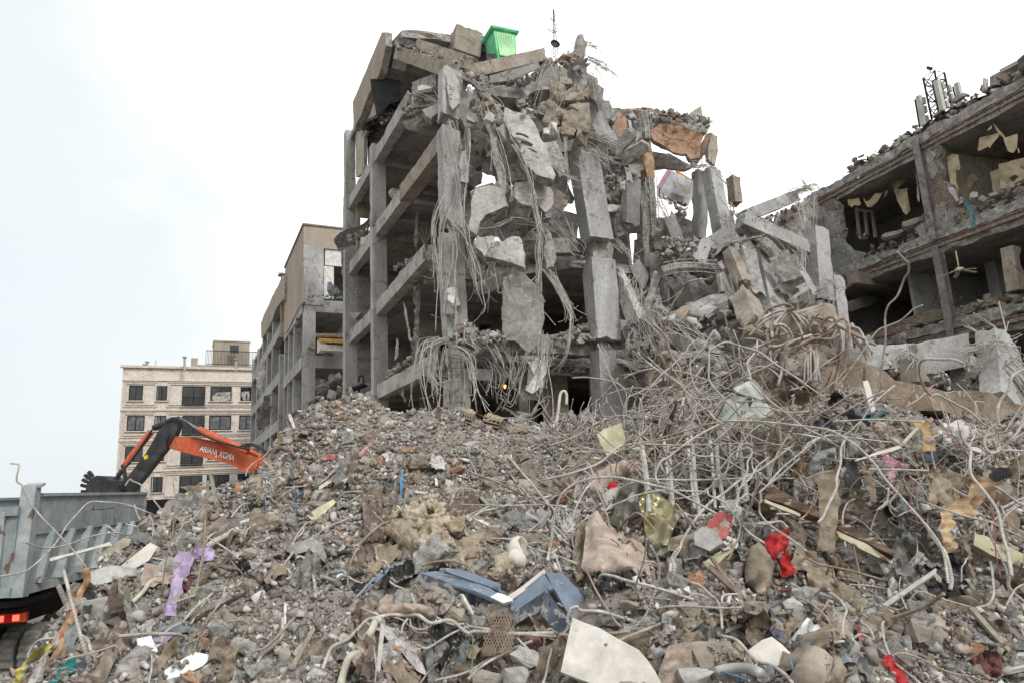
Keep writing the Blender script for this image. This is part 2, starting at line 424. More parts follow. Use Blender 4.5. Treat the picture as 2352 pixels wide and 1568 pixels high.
def big_rock(mb, c, size, rot=None, seed=0, mi=0, sub=2, rough=.06, sq=.45, n=14, flat_n=None):
 """angular lump with a rough broken skin"""
 rg = np.random.default_rng(seed); vs, fs = rock_verts(n, 1,1,1, rg, sq)
 bm = bmesh.new(); vv = [bm.verts.new(x) for x in vs]
 for f in fs: bm.faces.new([vv[i] for i in f])
 for _ in range(sub): bmesh.ops.subdivide_edges(bm, edges=bm.edges, cuts=1, use_grid_fill=True)
 bmesh.ops.triangulate(bm, faces=bm.faces); bm.verts.index_update()
 v = np.array([q.co[:] for q in bm.verts]); f = [tuple(q.index for q in g.verts) for g in bm.faces]; bm.free()
 v = v*np.array(size)
 nn = v/(np.linalg.norm(v, axis=1)[:, None]+1e-9)
 s = min(size)
 v = v*(1-.04*np.abs(nn).sum(1)[:, None])+nn*(fbm(v, 2.2/s, 4, seed)*rough*s)[:, None]
 if rot is not None: v = v@rot.T
 mb.add(v+np.array(c), f, mi); return mb
def rotm(rg=None, full=1.):
 rg = rg or RNG
 a = Matrix.Rotation(rg.uniform(0,6.28),3, 'Z')@Matrix.Rotation(rg.normal()*.6*full, 3, 'X')@Matrix.Rotation(rg.normal()*.6*full, 3, 'Y')
 return np.array(a)
# ------------------------------------------------------------------ the ground and the rubble heap
def tps(pts, val):
 n = len(pts); d = np.linalg.norm(pts[:, None]-pts[None], axis=2)
 K = np.where(d > 0, d*d*np.log(d+1e-12),0)+np.eye(n)*.02
 A = np.zeros((n+3, n+3)); A[:n, :n] = K; A[:n, n] = 1; A[:n, n+1:] = pts; A[n, :n] = 1; A[n+1:, :n] = pts.T
 return np.linalg.solve(A, np.concatenate([val, [0,0,0]]))
_vis = [(100,1545,5.9),(170,1390,6.4),(250,1270,7.2),(340,1215,8.6),(450,1165,10),(540,1122,11.6),(612,1078,12.3),(655,1005,12.9),(745,942,13.4),(870,935,13.8),(960,958,13.8),(1100,968,13.8),(1230,990,13.6),
  (1400,1000,12.6),(1550,985,11.2),(1700,940,9.9),(1850,905,9.2),(1990,930,8.9),(2130,990,8.6),(2340,1060,8.2),
  (250,1568,4.9),(450,1568,4.8),(700,1568,4.7),(1000,1568,4.6),(1300,1568,4.5),(1600,1568,4.5),(1900,1568,4.5),(2200,1568,4.6),(2352,1568,4.7),
  (420,1330,7.2),(600,1330,7.4),(800,1330,7.3),(1000,1400,5.9),(1180,1400,5.6),(1400,1400,5.5),(1700,1400,5.5),(2000,1400,5.6),(2300,1400,5.8),
  (560,1200,9.4),(720,1150,10.2),(900,1180,8.8),(1050,1230,7.6),(1250,1230,7.2),(1500,1230,6.9),(1750,1230,6.7),(2000,1230,6.9),(2280,1230,6.9),
  (800,1040,11.8),(1000,1060,11.4),(1200,1080,10.6),(1420,1090,9.4),(1650,1080,8.6),(1850,1060,8.0),(2050,1080,7.7),(2300,1130,7.5)]
_pts = []
for x, y, Y in _vis:
 q = V(x, y, Y); _pts.append(q)
for q in list(_pts[:6]):
 _pts.append(q+np.array([-.9,.2,-1.5 if q[2] > 1.3 else -q[2]-.3])); _pts.append(q+np.array([-1.9,1.0,-q[2]-.3]))
for x, y, z in [(-7.6,6,-.3),(-7.8,8,-.2),(-8.5,11,0),(-9.5,14,0),(-9.5,18,0.),(-5.4,17,1.8),(-6.8,14.5,1.2),(-7.2,12.3,.6),(-5.2,6.2,.3),(-4.9,4.5,.3),(-6,4,-.3),
    (-3,18,3.6),(-1,18,3.7),(2,18,3.6),(5,17,3.4),(9,16,3.2),(12,15,3),(4,13.8,3.9),(7,12.5,3.6),(9.5,11.5,3.3),(12,11,3),(-8,22,2.5),(-10,26,2),(0,26,4),(8,24,4),(14,22,3.5),(0,34,4),(14,30,4),(-12,34,3),
    (-3,3,1.4),(0,3,1.2),(3,3,1.3),(8,4,2),(9,7,3),(10,9,3.3)]:
 _pts.append(np.array([x, y, z]))
_pts = np.array(_pts); _w = tps(_pts[:, :2], _pts[:, 2])
def heap_base(X, Y):
 q = np.stack([X.ravel(), Y.ravel()],1); out = np.zeros(len(q))
 for i in range(0, len(q),20000):
  b = q[i:i+20000]; d = np.linalg.norm(b[:, None]-_pts[None, :, :2], axis=2)
  out[i:i+20000] = np.where(d > 0, d*d*np.log(d+1e-12),0)@_w[:-3]+_w[-3]+b@_w[-2:]
 return out.reshape(X.shape)
NX, NY = 620,640
_ys = 3.2*(36/3.2)**(np.linspace(0,1, NY)); _u = np.linspace(-1,1, NX)
YY = np.repeat(_ys[:, None], NX, 1)
XX = np.where(_u[None] > 0,1.22,1.)*_u[None]*(YY*.78+1.6)+.2
ZZ = heap_base(XX, YY)
_p = np.stack([XX, YY, ZZ*0],2)
rough = np.clip((ZZ+.2)/1.2,.12,1)
ZZ = ZZ+rough*(.16*fbm(_p, .9,3,5)+.10*np.abs(fbm(_p, 2.3,3,8))+.045*fbm(_p, 6.5,3,2)+.018*fbm(_p, 21,2,3))
for x, y, Y, r, dp in [(1040,1500,5.0,.42,.5),(1180,1540,4.8,.3,.3),(1950,1190,7.0,.6,.85),(2100,1230,6.8,.45,.6),(1690,1120,8.0,.7,.7),(860,1120,9.9,.5,.5),(620,1180,9.6,.45,.45),(960,1150,9.3,.4,.4),(1240,1130,9,.4,.4),(2250,1300,6.2,.4,.4),(1420,1180,7.6,.4,.35),(690,1080,11.5,.5,.6),(780,1160,9.9,.55,.6),(560,1120,11.2,.5,.5),(1080,1090,10.4,.6,.5),(1560,1330,6.1,.35,.35),(300,1420,6.3,.35,.3),(1800,1350,5.9,.35,.35)]:
 q = V(x, y, Y); e = ((XX-q[0])**2+(YY-q[1])**2)/r**2; ZZ = ZZ-dp*np.exp(-e**1.5)
ZZ = ZZ+rough*.10*np.clip(noise(_p, 1.4,21)*3,-1,1)+rough*.05*np.clip(noise(_p, 3.4,22)*4,-1,1)
ZZ = np.maximum(ZZ, .01+.02*fbm(_p, 5,2,4))
hv = np.stack([XX, YY, ZZ],2).reshape(-1,3)
ii = (np.arange(NY-1)[:, None]*NX+np.arange(NX-1)[None]).ravel()
hf = np.stack([ii, ii+1, ii+NX+1, ii+NX],1)
me = bpy.data.meshes.new('rubble_heap')
me.vertices.add(len(hv)); me.vertices.foreach_set('co', hv.ravel())
me.loops.add(hf.size); me.loops.foreach_set('vertex_index', hf.ravel())
me.polygons.add(len(hf)); me.polygons.foreach_set('loop_start', np.arange(0, hf.size, 4)); me.polygons.foreach_set('loop_total', np.full(len(hf),4))
me.update(); me.validate()
at = me.attributes.new('col', 'FLOAT_COLOR', 'POINT')
t = np.clip(.5+.7*fbm(hv, .8,3,31)[:, None],0,1)
cA = np.array([lin((.46,.42,.38))[:3]]); cB = np.array([lin((.62,.595,.565))[:3]])
cc = cA*(1-t)+cB*t
wr = np.clip((hv[:, 0]-2)/4,0,1)[:, None]; cc = cc*(1-.25*wr)+wr*.25*np.array([lin((.55,.53,.5))[:3]])
at.data.foreach_set('color', np.hstack([cc, np.ones((len(cc),1))]).ravel())
me.materials.append(HEAPM)
heap = bpy.data.objects.new('rubble_heap', me); col.objects.link(heap)
tag(heap, kind='structure')
HB = BVHTree.FromPolygons(hv.tolist(), hf.tolist())
def hit(c, x, y):
 d = ray(c, x, y); d = d/np.linalg.norm(d)
 r = HB.ray_cast(Vector(CAM), Vector(d))
 if r[0] is None: return None, None, None
 return np.array(r[0]), np.array(r[1]), r[3]
def H(c, x, y, off=0., dflt=9.):
 """the point of the heap seen at a pixel, brought off metres towards the eye"""
 p, n, t = hit(c, x, y)
 if p is None or t > 30: p = P(c, x, y, dflt); return p
 return p+unit(CAM-p)*off
def ground_z(x, y):
 r = HB.ray_cast(Vector((x, y, 30)), Vector((0,0,-1)))
 return 0 if r[0] is None else r[0][2]
def ground_n(x, y):
 r = HB.ray_cast(Vector((x, y, 30)), Vector((0,0,-1)))
 return np.array((0,0,1.)) if r[0] is None else np.array(r[1])
g = MB(); box(g, (0,0,-.5),3000,3000,.9)
GROUNDM = mat('dry compacted earth', [(.40,.375,.345),(.47,.445,.415),(.54,.52,.49)],.6,1,.6,9, speck=((.62,.6,.57),14,.66))
tag(g.build('ground', GROUNDM), kind='structure')
# ------------------------------------------------------------------ the ruined apartment block in the middle
A0 = np.array([-1.75,20,0]); E1 = np.array([-.433,.901,0]); E2 = np.array([.901,.433,0]); ZU = np.array([0,0,1.])
def F(s, t, z): return A0+E2*s+E1*t+ZU*z
LV = [3.9,7.4,10.9,14.4,17.9,21.5]
ruin = empty('ruined_apartment_block', F(3,5,3.5), 'tall grey concrete apartment block torn open with hanging slabs and dangling reinforcement', 'ruined building')
def part(name, mb, mats, parent=None, **k): return mb.build(name, mats, parent or ruin, **k)
_sd = [100]
def B(name, p0, p1, w, h, up=ZU, mat_=None, parent=None, **k):
 _sd[0] += 1
 mb = MB(); beam(mb, p0, p1, w, h, up, seed=_sd[0], **k); return part(name, mb, mat_ or CONC, parent)
def PL(name, c, pts, Y=None, n=(0,-1,0), thick=.2, mat_=None, parent=None, o=None, label=None, **k):
 _sd[0] += 1
 mb = MB(); a = np.array(pts, float).mean(0); oo = P(c, a[0], a[1], Y) if o is None else np.array(o, float)
 p, ax, ay = px_plane(c, pts, oo, n)
 k.setdefault('seed', _sd[0]); plate(mb, p, oo, ax, ay, thick, mi_side=1, **k)
 ob = part(name, mb, [mat_ or CONC, CONCB], parent)
 if label: ob['label'] = label
 return ob
def SL(name, pts_st, z, thick=.3, mat_=None, jag=.12, parent=None, fr=F, **k):
 """floor slab from (s, t) corners, its underside the first face"""
 _sd[0] += 1
 mb = MB(); p = np.array(pts_st, float)
 o = fr(0,0, z-thick); ax = fr(1,0,0)-fr(0,0,0); ay = -(fr(0,1,0)-fr(0,0,0))
 q = p*np.array([1,-1]); q = q if np.sum(q[:, 0]*np.roll(q[:, 1],-1)-np.roll(q[:, 0],-1)*q[:, 1]) > 0 else q[::-1]
 plate(mb, q, o, ax, ay, thick, seg=.35, jag=jag, rough=.05, seed=_sd[0], mi_side=1, **k)
 return part(name, mb, [mat_ or DARKC, CONCB], parent)
for lo, hi in ((2.5,7.0),(7.0,10.6),(10.6,14.2),(14.2,18.1)):
 B('column', F(0,14.4, lo), F(0,14.4, hi),.62,.55, E1, chip=.03)
 B('column', F(0,8.75, lo), F(0,8.75, hi),.6,.5, E1, chip=.04)
 if hi < 15:
  B('column', F(4.5,9.5, lo), F(4.5,9.5, hi),.5,.5, E1); B('column', F(9.2,10, lo), F(9.2,10, hi),.5,.5, E1)
B('column', F(-.02,14.4,18.1), F(-.02,14.4,21.7),.5,.5, E1, chip=.06)
C2 = [(P('1', 880,400,20.1), P('1', 880,760,20.1),.66,.05),(P('1', 870,850,20), P('1', 890,1560,20),.62,.06),(P('2', 850,170,20), P('2', 890,960,20),.66,.06),(P('2', 880,1000,20), P('2', 880,1130,20),.40,.05),(P('2', 880,1230,20), P('2', 880,1560,20),.52,.14)]
for a, b, w, ch in C2: B('column', a, b, w, .5, E1, chip=ch, jag=(.12,.25), rough=.03)
B('column', P('2', 935,1180,20.5), P('2', 965,1560,20.5),.36,.4, E1, chip=.1, jag=(.3,.1))
B('column', P('3', 60,600,21.5), P('3', 170,1270,21.5),.9,.6, E1, chip=.1, jag=(.2,.1), rough=.02)
B('column', P('8', 380,90,21.5), P('8', 430,710,21.5),.92,.6, E1, chip=.1, jag=(.15,.1), rough=.04)
B('column', P('8', 440,800,21.5), P('8', 470,1420,21.5),.9,.58, E1, chip=.06, jag=(.1,.1))
B('column', V(1372,545,21.9), V(1376,612,21.9),.75,.5, E1, chip=.2, rough=.08, mat_=CONCB); B('column', V(1389,775,21.9), V(1392,818,21.9),.75,.5, E1, chip=.2, rough=.08, mat_=CONCB)
B('column', P('1', 1850,370,22.2), P('1', 1850,540,22.2),.5,.5, E1, chip=.12, jag=(.2,.3), rough=.05)
B('column', P('1', 1880,170,22.2), P('1', 1850,330,22.2),.34,.36, E1, chip=.16, jag=(.3,.2), rough=.08, mat_=CONCB)
B('column', P('3', 465,370,25.5), P('3', 465,800,25.5),.36,.3, E1, chip=.06)
B('column', P('3', 950,745,26.5), P('3', 955,1260,26.5),.5,.4, E1, chip=.08)
B('column', P('3', 1040,740,25.5), P('3', 1150,1320,24.5),.56,.5, E1, chip=.07, jag=(.1,.2))
B('column', P('3', 1210,785,26), P('3', 1232,985,26),.42,.4, E1, chip=.05, jag=(.06,.12), mat_=CONCT)
B('column', P('3', 520,500,24.6), P('3', 560,800,24.6),.4,.4, E1, chip=.12, mat_=ORANGE, rough=.06)
B('column', P('3', 500,800,25.2), P('3', 540,1560,25.2),.34,.4, E1, chip=.1, mat_=CONCB)
for k in (1,2,3,4):
 z = LV[k]-.02
 B('floor_beam', F(.05,14.1, z-.3), F(.05,9.0, z-.3),.36,.6, chip=.07, rough=.03)
 B('floor_beam', F(.3,8.75, z-.28), F(4.3,8.9, z-.28),.4,.5, chip=.04)
 B('floor_beam', F(.3,14.4, z-.28), F(4.5,14.4, z-.28),.4,.5, chip=.04)
 if k < 4: B('floor_beam', F(4.7,9.1, z-.28), F(9,9.6, z-.28),.4,.5, chip=.06)
B('floor_beam', F(.02,8.6,7.12), F(.02,1.1,7.05),.4,.58, chip=.06, jag=(.0,.3), mat_=CONCL)
B('floor_beam', F(.02,8.6,10.6), P('2', 700,300,22),.4,.58, chip=.07, jag=(.0,.35), mat_=CONCL)
B('floor_beam', F(.02,8.6,14.1), F(.02,4.6,14.05),.4,.55, chip=.08, mat_=CONCL)
B('floor_beam', F(.02,4.6,14.08), F(.02,.3,14.0),.5,.62, chip=.05, mat_=CONCT)
B('floor_beam', F(.02,8.6,17.55), F(.02,3.6,17.45),.4,.62, chip=.07, jag=(.0,.45))
B('floor_beam', F(.3,5.2,17.5), F(3.4,5.6,17.3),.38,.5, chip=.1)
B('floor_beam', F(.3,4.4,14.0), F(4,4.4,13.9),.36,.5, chip=.1)
B('floor_beam', P('2', 1080,960,20.6), P('2', 2020,1000,22.4),.5,.62, chip=.14, jag=(.3,.2), rough=.07, mat_=CONCB)
B('floor_beam', P('2', 1420,270,21.6), P('2', 2029,250,22.6),.5,.5, chip=.16, jag=(.3,.2), rough=.07, mat_=CONCB)
B('floor_beam', P('2', 1080,560,21.4), P('2', 1250,470,23),.4,.4, chip=.1, mat_=CONC, jag=(.2,.2))
B('floor_beam', P('2', 1120,1210,22), P('2', 1480,1090,24),.4,.45, chip=.12, jag=(.3,.2))
B('floor_beam', P('2', 640,1165,21.5), P('2', 1150,1200,21),.35,.35, chip=.1)
B('floor_beam', P('1', 1180,560,21.0), P('1', 1510,600,21.4),.4,.42, chip=.16, rough=.1, mat_=CONCB, jag=(.2,.2))
B('floor_beam', P('1', 1030,920,21.5), P('1', 1230,1010,22),.3,.35, chip=.12, mat_=CONCB)
SL('floor_slab', [(.2,.8),(4,1.6),(10,1.2),(10.5,14),(.2,14.4)], LV[1]-.02)
SL('floor_slab', [(.2,2.9),(2,3.6),(5,1.2),(9.4,1.0),(9.8,13.6),(.2,14.4)], LV[2]-.02)
SL('floor_slab', [(.2,.8),(1.6,2.5),(3.4,4.2),(4.4,8),(4.6,14.2),(.2,14.4)], LV[3]-.02, jag=.3)
SL('floor_slab', [(.2,4.0),(1.8,4.3),(3.5,6.0),(3.8,10),(3.5,14.2),(.2,14.4)], LV[4]-.02, jag=.3)
SL('roof_slab', [(.1,5.2),(1.5,4.8),(3.6,4.8),(4.1,8),(3.9,14.0),(.1,14.4)], LV[5]+.05,.35, jag=.2)
SL('ground_slab', [(.2,.8),(10,.8),(10.5,14),(.2,14.4)], LV[0]+.4,.3)
for k in (1,2,3):
 for t in (2.2,5.0,11.6): B('ceiling_joist', F(.4, t+ (1.6 if k > 1 else 0), LV[k]-.42), F(8.6 if k < 3 else 3.4, t+(1.6 if k > 1 else 0), LV[k]-.42),.25,.25, chip=.05, mat_=DARKC, seg=.3)
def wall_st(a, b, z0, z1, mat_=DARKC, holes=(), nm='inner_wall'):
 p0 = F(*a, 0); p1 = F(*b, 0); L = np.linalg.norm(p1-p0); ax = (p1-p0)/L
 mb = MB(); xs = sorted({0, L}|{h[0] for h in holes}|{h[1] for h in holes}); zs = sorted({z0, z1}|{h[2] for h in holes}|{h[3] for h in holes})
 for i in range(len(xs)-1):
  for j in range(len(zs)-1):
   cx, cz = (xs[i]+xs[i+1])/2,(zs[j]+zs[j+1])/2
   if any(h[0] < cx < h[1] and h[2] < cz < h[3] for h in holes): continue
   box(mb, p0+ax*cx+ZU*cz, xs[i+1]-xs[i],.14, zs[j+1]-zs[j], ax)
 return part(nm, mb, mat_)
for k in range(0,3):
 z0, z1 = LV[k]-.0, LV[k+1]-.34
 wall_st((.2,13.9),(9.6,13.9), z0, z1, DARKC, [(6.3,8.4, z0+.9, z1-.3)] if k == 1 else ())
 wall_st((2.9,9.5),(2.9,13.6), z0, z1, CREAM); wall_st((5.5,5.5),(5.5,13.6), z0, z1, DARKC)
 wall_st((1.8,9.0),(4.2,9.1), z0, z1, CREAM, [(.6,1.5, z0, z0+2.2)])
wall_st((.2,13.9),(3.2,13.9), LV[3], LV[4]-.34, CREAM, [(.2,1.2, LV[3]+.9, LV[3]+2.4)])
wall_st((3.2,6.5),(3.3,13.9), LV[3], LV[4]-.34, CREAM)
wall_st((.5,12.5),(3.4,12.5), LV[4], LV[5]-.34, CREAM, [(1.1,2.1, LV[4], LV[4]+2.2)])
wall_st((3.3,6.5),(3.3,13.0), LV[4], LV[5]-.34, CREAM)
wall_st((7.6,2.5),(8.6,8), LV[1], LV[2]-.34, DARKC)
wall_st((8.9,3),(9.1,10), LV[2], LV[3]-.34, DARKC); wall_st((4.3,9.5),(9.1,9.8), LV[2], LV[3]-.5, DARKC, [(2.2,3.4, LV[2]+1, LV[3]-1)])
wall_st((3.2,2.2),(5.4,2.8), LV[0], LV[1]-.34, CREAM, [(.3,1.1, LV[0], LV[0]+2.1)])
wall_st((6.1,2.3),(8.9,2.4), LV[0], LV[1]-.34, CONCT, [(.5,1.2,5.2,6)])
PL('outer_wall', '1', [(357,97),(384,104),(386,205),(345,392),(322,450),(262,560),(205,720),(165,790),(150,850),(137,850),(137,630)], o=F(-.35,8,18), n=-E2, thick=.3, mat_=PLAST, seg=.4, jag=.06, label='tan plastered side wall panel, streaked')
PL('outer_wall', '1', [(225,620),(310,600),(320,720),(290,760),(180,800)], o=F(-.02,8,18), n=-E2, thick=.2, mat_=CREAM, seg=.3, jag=.1)
PL('outer_wall', '1', [(160,845),(245,845),(224,900),(222,1130),(205,1180),(160,1200)], o=F(.12,8,18), n=-E2, thick=.15, mat_=CREAM, seg=.3, jag=.06)
PL('brick_edge', '1', [(384,118),(410,125),(408,195),(385,190)],26.6, thick=.3, mat_=BRICKM, n=-E1, seg=.1, jag=.03)
B('roof_beam', P('1', 350,350,28), P('1', 500,300,26),.6,.85, chip=.06)
B('roof_beam', P('1', 505,262,24.8), P('1', 985,425,20.6),.55,.5, chip=.05, jag=(.05,.2), mat_=CONCT)
B('roof_beam', P('1', 1020,425,20.5), P('1', 1590,290,22),.55,.45, chip=.05, jag=(.25,.12), mat_=CONCT)
PL('broken_slab', '1', [(1178,428),(1440,352),(1555,318),(1562,372),(1440,440),(1182,492)],20.2, n=(0,-.9,-.3), thick=.14, mat_=CONCL)
B('roof_beam', P('1', 640,215,25), P('1', 1068,360,23.6),.5,.55, chip=.08, mat_=CONCT)
B('roof_beam', P('1', 650,545,24), P('1', 830,480,22.5),.7,.5, chip=.1, jag=(.3,.2), mat_=CONCB)
PL('broken_slab', '1', [(635,512),(800,462),(830,500),(640,540)],22.6, n=(.1,-.5,.7), thick=.12, mat_=CONCL)
PL('broken_slab', '1', [(660,690),(720,655),(790,625),(800,700),(740,765),(690,740)],21.8, n=(.1,-.9,.1), thick=.35, mat_=CONC)
PL('broken_slab', '1', [(480,700),(560,665),(650,690),(690,760),(620,800),(520,780)],24, n=(-.3,-.7,.4), thick=.3, mat_=CONCB, rough=.08)
for q in ([(480,120),(500,122),(612,165),(628,195),(600,200),(480,165)],[(620,205),(820,243),(1040,290),(1046,312),(830,268),(620,232)],[(815,245),(1040,288),(1040,318),(980,322),(815,270)],[(1160,262),(1225,258),(1230,315),(1165,320)]):
 PL('roofing_felt', '1', q, 24.4, n=(0,-.8,.5), thick=.1, mat_=TAR, seg=.15, jag=.04, rough=.05)
for nm, c, pts, Y, n, th, mt in [
 ('broken_slab', '1', [(850,410),(930,400),(955,470),(945,640),(900,690),(870,640)],19.66,(0,-1,.1),.07, CONCL),
 ('broken_slab', '1', [(960,1010),(1010,990),(1035,1140),(1020,1245),(960,1240),(945,1100)],19.2,(.2,-1,0),.2, CONC),
 ('broken_slab', '1', [(1245,830),(1290,800),(1420,940),(1430,1050),(1350,1010),(1290,900)],19.4,(.5,-.8,0),.25, CONC),
 ('broken_slab', '2', [(0,200),(40,150),(180,100),(290,20),(300,60),(150,170),(100,240),(20,270)],31,(-.2,-.8,.5),.1, TAR),
 ('broken_slab', '2', [(1580,1160),(1700,1180),(1800,1200),(1905,1180),(1900,1195),(1790,1212),(1600,1180)],22.8,(0,-.5,.9),.05, CONCB),
 ('broken_slab', '2', [(100,740),(200,735),(150,790),(110,770)],32,(0,-.6,.8),.1, CONCB),
 ('broken_slab', '3', [(100,30),(180,80),(215,110),(215,180),(180,260),(130,150)],22.3,(0,-1,0),.3, CONCB),
 ('broken_slab', '3', [(180,200),(260,195),(275,260),(330,280),(300,360),(230,330)],23,(0,-1,0),.3, CONCB),
 ('broken_slab', '3', [(100,210),(160,190),(280,420),(350,620),(330,640),(180,480),(110,300)],22.9,(.4,-.9,0),.12, CONC),
 ('broken_slab', '3', [(400,272),(560,246),(700,280),(830,320),(1030,330),(1030,400),(1000,440),(930,430),(760,365),(640,362),(585,415),(500,340),(405,330)],25.9,(0,-1,0),.35, CONCB),
 ('orange_plaster', '3', [(580,420),(640,365),(760,365),(860,400),(960,440),(975,480),(940,560),(950,620),(880,640),(860,600),(760,590),(700,540),(610,500),(575,450)],25.4,(.1,-1,.1),.2, ORANGE),
 ('orange_plaster', '3', [(860,575),(950,550),(905,690),(885,700),(862,620)],25.5,(-.5,-.8,0),.15, ORANGE),
 ('orange_plaster', '3', [(1000,450),(1045,440),(1010,560),(960,640),(905,705),(888,690),(960,540)],25.6,(-.6,-.8,0),.15, ORANGE),
 ('orange_plaster', '3', [(290,280),(340,285),(395,330),(402,430),(440,560),(440,740),(420,640),(385,480),(330,470),(290,400)],24.4,(.2,-1,0),.15, ORANGE),
 ('broken_slab', '3', [(1040,440),(1092,470),(1085,600),(1075,690),(1030,640),(1028,560)],25.3,(.3,-1,0),.3, CREAM),
 ('broken_slab', '3', [(865,305),(970,222),(976,320)],26.4,(0,-1,0),.12, CREAM),
 ('broken_slab', '3', [(600,640),(720,600),(800,640),(900,700),(840,720),(700,705),(600,690)],26.6,(0,-1,0),.25, CONCB),
 ('broken_slab', '3', [(350,262),(470,252),(550,245),(620,272),(760,290),(900,322),(1030,322),(1034,345),(850,336),(700,305),(560,272)],25.6,(0,-.8,.5),.1, RUST),
 ('broken_slab', '3', [(400,340),(430,350),(450,470),(440,500),(420,440)],24.6,(0,-1,0),.2, WHITEP),
 ('broken_slab', '3', [(380,700),(430,720),(460,880),(440,910),(400,800)],22.6,(.2,-1,0),.15, CONCL),
 ('broken_slab', '3', [(640,1190),(820,1080),(860,1060),(830,1110),(640,1230)],26.5,(0,-1,0),.3, DARKC),
 ('broken_slab', '8', [(620,130),(700,60),(770,200),(740,310),(660,200)],23.5,(-.2,-1,0),.4, CONC),
 ('broken_slab', '8', [(860,512),(1080,440),(1300,352),(1420,340),(1422,395),(1250,470),(1180,500),(1080,540),(950,560)],20.5,(-.2,-.5,.8),.4, CONCB),
 ('broken_slab', '8', [(1060,430),(1330,330),(1430,345),(1400,380),(1100,470)],21.2,(-.2,-.4,.9),.12, RUST),
 ('broken_slab', '8', [(570,940),(600,960),(590,1180),(545,1110),(545,1000)],22.6,(.3,-1,0),.2, CREAM),
 ('broken_slab', '5', [(230,560),(350,480),(490,420),(490,520),(360,620),(250,610)],21.5,(-.1,-.5,.8),.25, CONC),
 ('broken_slab', '5', [(350,620),(380,600),(495,535),(490,640),(380,680)],22,(0,-1,0),.2, CONCT),
]:
 PL(nm, c, pts, Y, n, th, mt, rough=.05, jag=.06)
for a, b, w, h, mt, jg in [
 (P('3', 1285,1090,24), P('3', 1660,940,26),.45,.5, CONC, (.1,.1)),(P('3', 1265,1115,21.5), P('3', 1755,1330,22),.45,.48, CONC, (.1,.2)),
 (P('3', 1560,1210,24.5), P('3', 1755,1130,25.5),.4,.45, CONC, (.1,.1)),(P('3', 1175,1190,25), P('3', 1290,1190,25),.4,.35, CONC, (.1,.1)),
 (P('8', 1420,10,21), P('8', 1520,270,20.4),.45,.35, CONCT, (.1,.15)),(P('8', 1530,20,21), P('8', 1600,340,20.6),.55,.4, CONCB, (.2,.2)),
 (P('8', 1660,30,21.6), P('8', 1760,520,20.6),.6,.4, CONC, (.1,.2)),(P('8', 1520,380,19), P('8', 1620,620,17.5),.7,.5, CONCT, (.2,.3)),
 (P('5', 520,40,22.6), P('5', 560,600,22.2),.66,.5, CONC, (.1,.1)),(P('5', 560,640,22.2), P('5', 570,700,22.2),.6,.45, CONCB, (.1,.1)),
 (P('5', 650,420,22.8), P('5', 720,1030,22.2),.5,.5, CONC, (.1,.1)),(P('8', 540,200,22), P('8', 690,590,20.6),.3,.5, CONCL, (.1,.2)),
 (P('8', 1440,0,24), P('8', 1480,60,24),.3,.3, CONC, (.1,.2)),(P('5', 250,180,24), P('5', 320,400,23.4),.45,.35, DARKC, (.1,.1)),
 (P('8', 560,830,21.4), P('8', 740,900,20.4),.35,.4, CONCB, (.2,.3)),(P('8', 960,930,19.5), P('8', 1500,990,18.5),.8,.35, CONCB, (.2,.3)),
 (P('8', 560,560,23.4), P('8', 600,780,23.2),.5,.3, CONC, (.1,.2)),(P('8', 820,900,20), P('8', 860,1250,19),.4,.3, CONCT, (.2,.2)),
 (P('2', 1500,1100,20.6), P('2', 1480,1280,20.2),.4,.35, WHITEP, (.2,.3)),
 (P('2', 850,590,19.4), P('2', 880,700,19.3),.32,.3, CONCL, (.2,.2))]:
 B('fallen_beam', a, b, w, h, E1, mt, chip=.1, jag=jg, rough=.04)
SL('floor_slab', [(8.2,4),(14,4.5),(18,9),(17,12),(9,12)],10.6,.3, jag=.4)
SL('floor_slab', [(8,3),(15,3.6),(18,9),(17,12),(9,12)],7.2,.3, jag=.4)
PL('broken_wall', 'V', [(1500,650),(1600,640),(1720,630),(1730,760),(1500,760)],26.8,(0,-1,0),.3, CONC, rough=.3, jag=.2, seg=.3)
for q_ in ([(1503,500),(1560,480),(1600,500),(1605,650),(1500,650)],[(1638,470),(1690,478),(1725,560),(1640,580)]): PL('broken_wall', 'V', q_, 27.2,(0,-1,0),.3, CONC, rough=.3, jag=.25, seg=.25)
wall_st((8.6,11.5),(17.5,8.5),3.5,9.6, DARKC); wall_st((10,8),(15,7.4),3.5,10.4, DARKC)
wall_st((5.8,2.7),(12.5,4.2),3.0,5.2, DARKC)
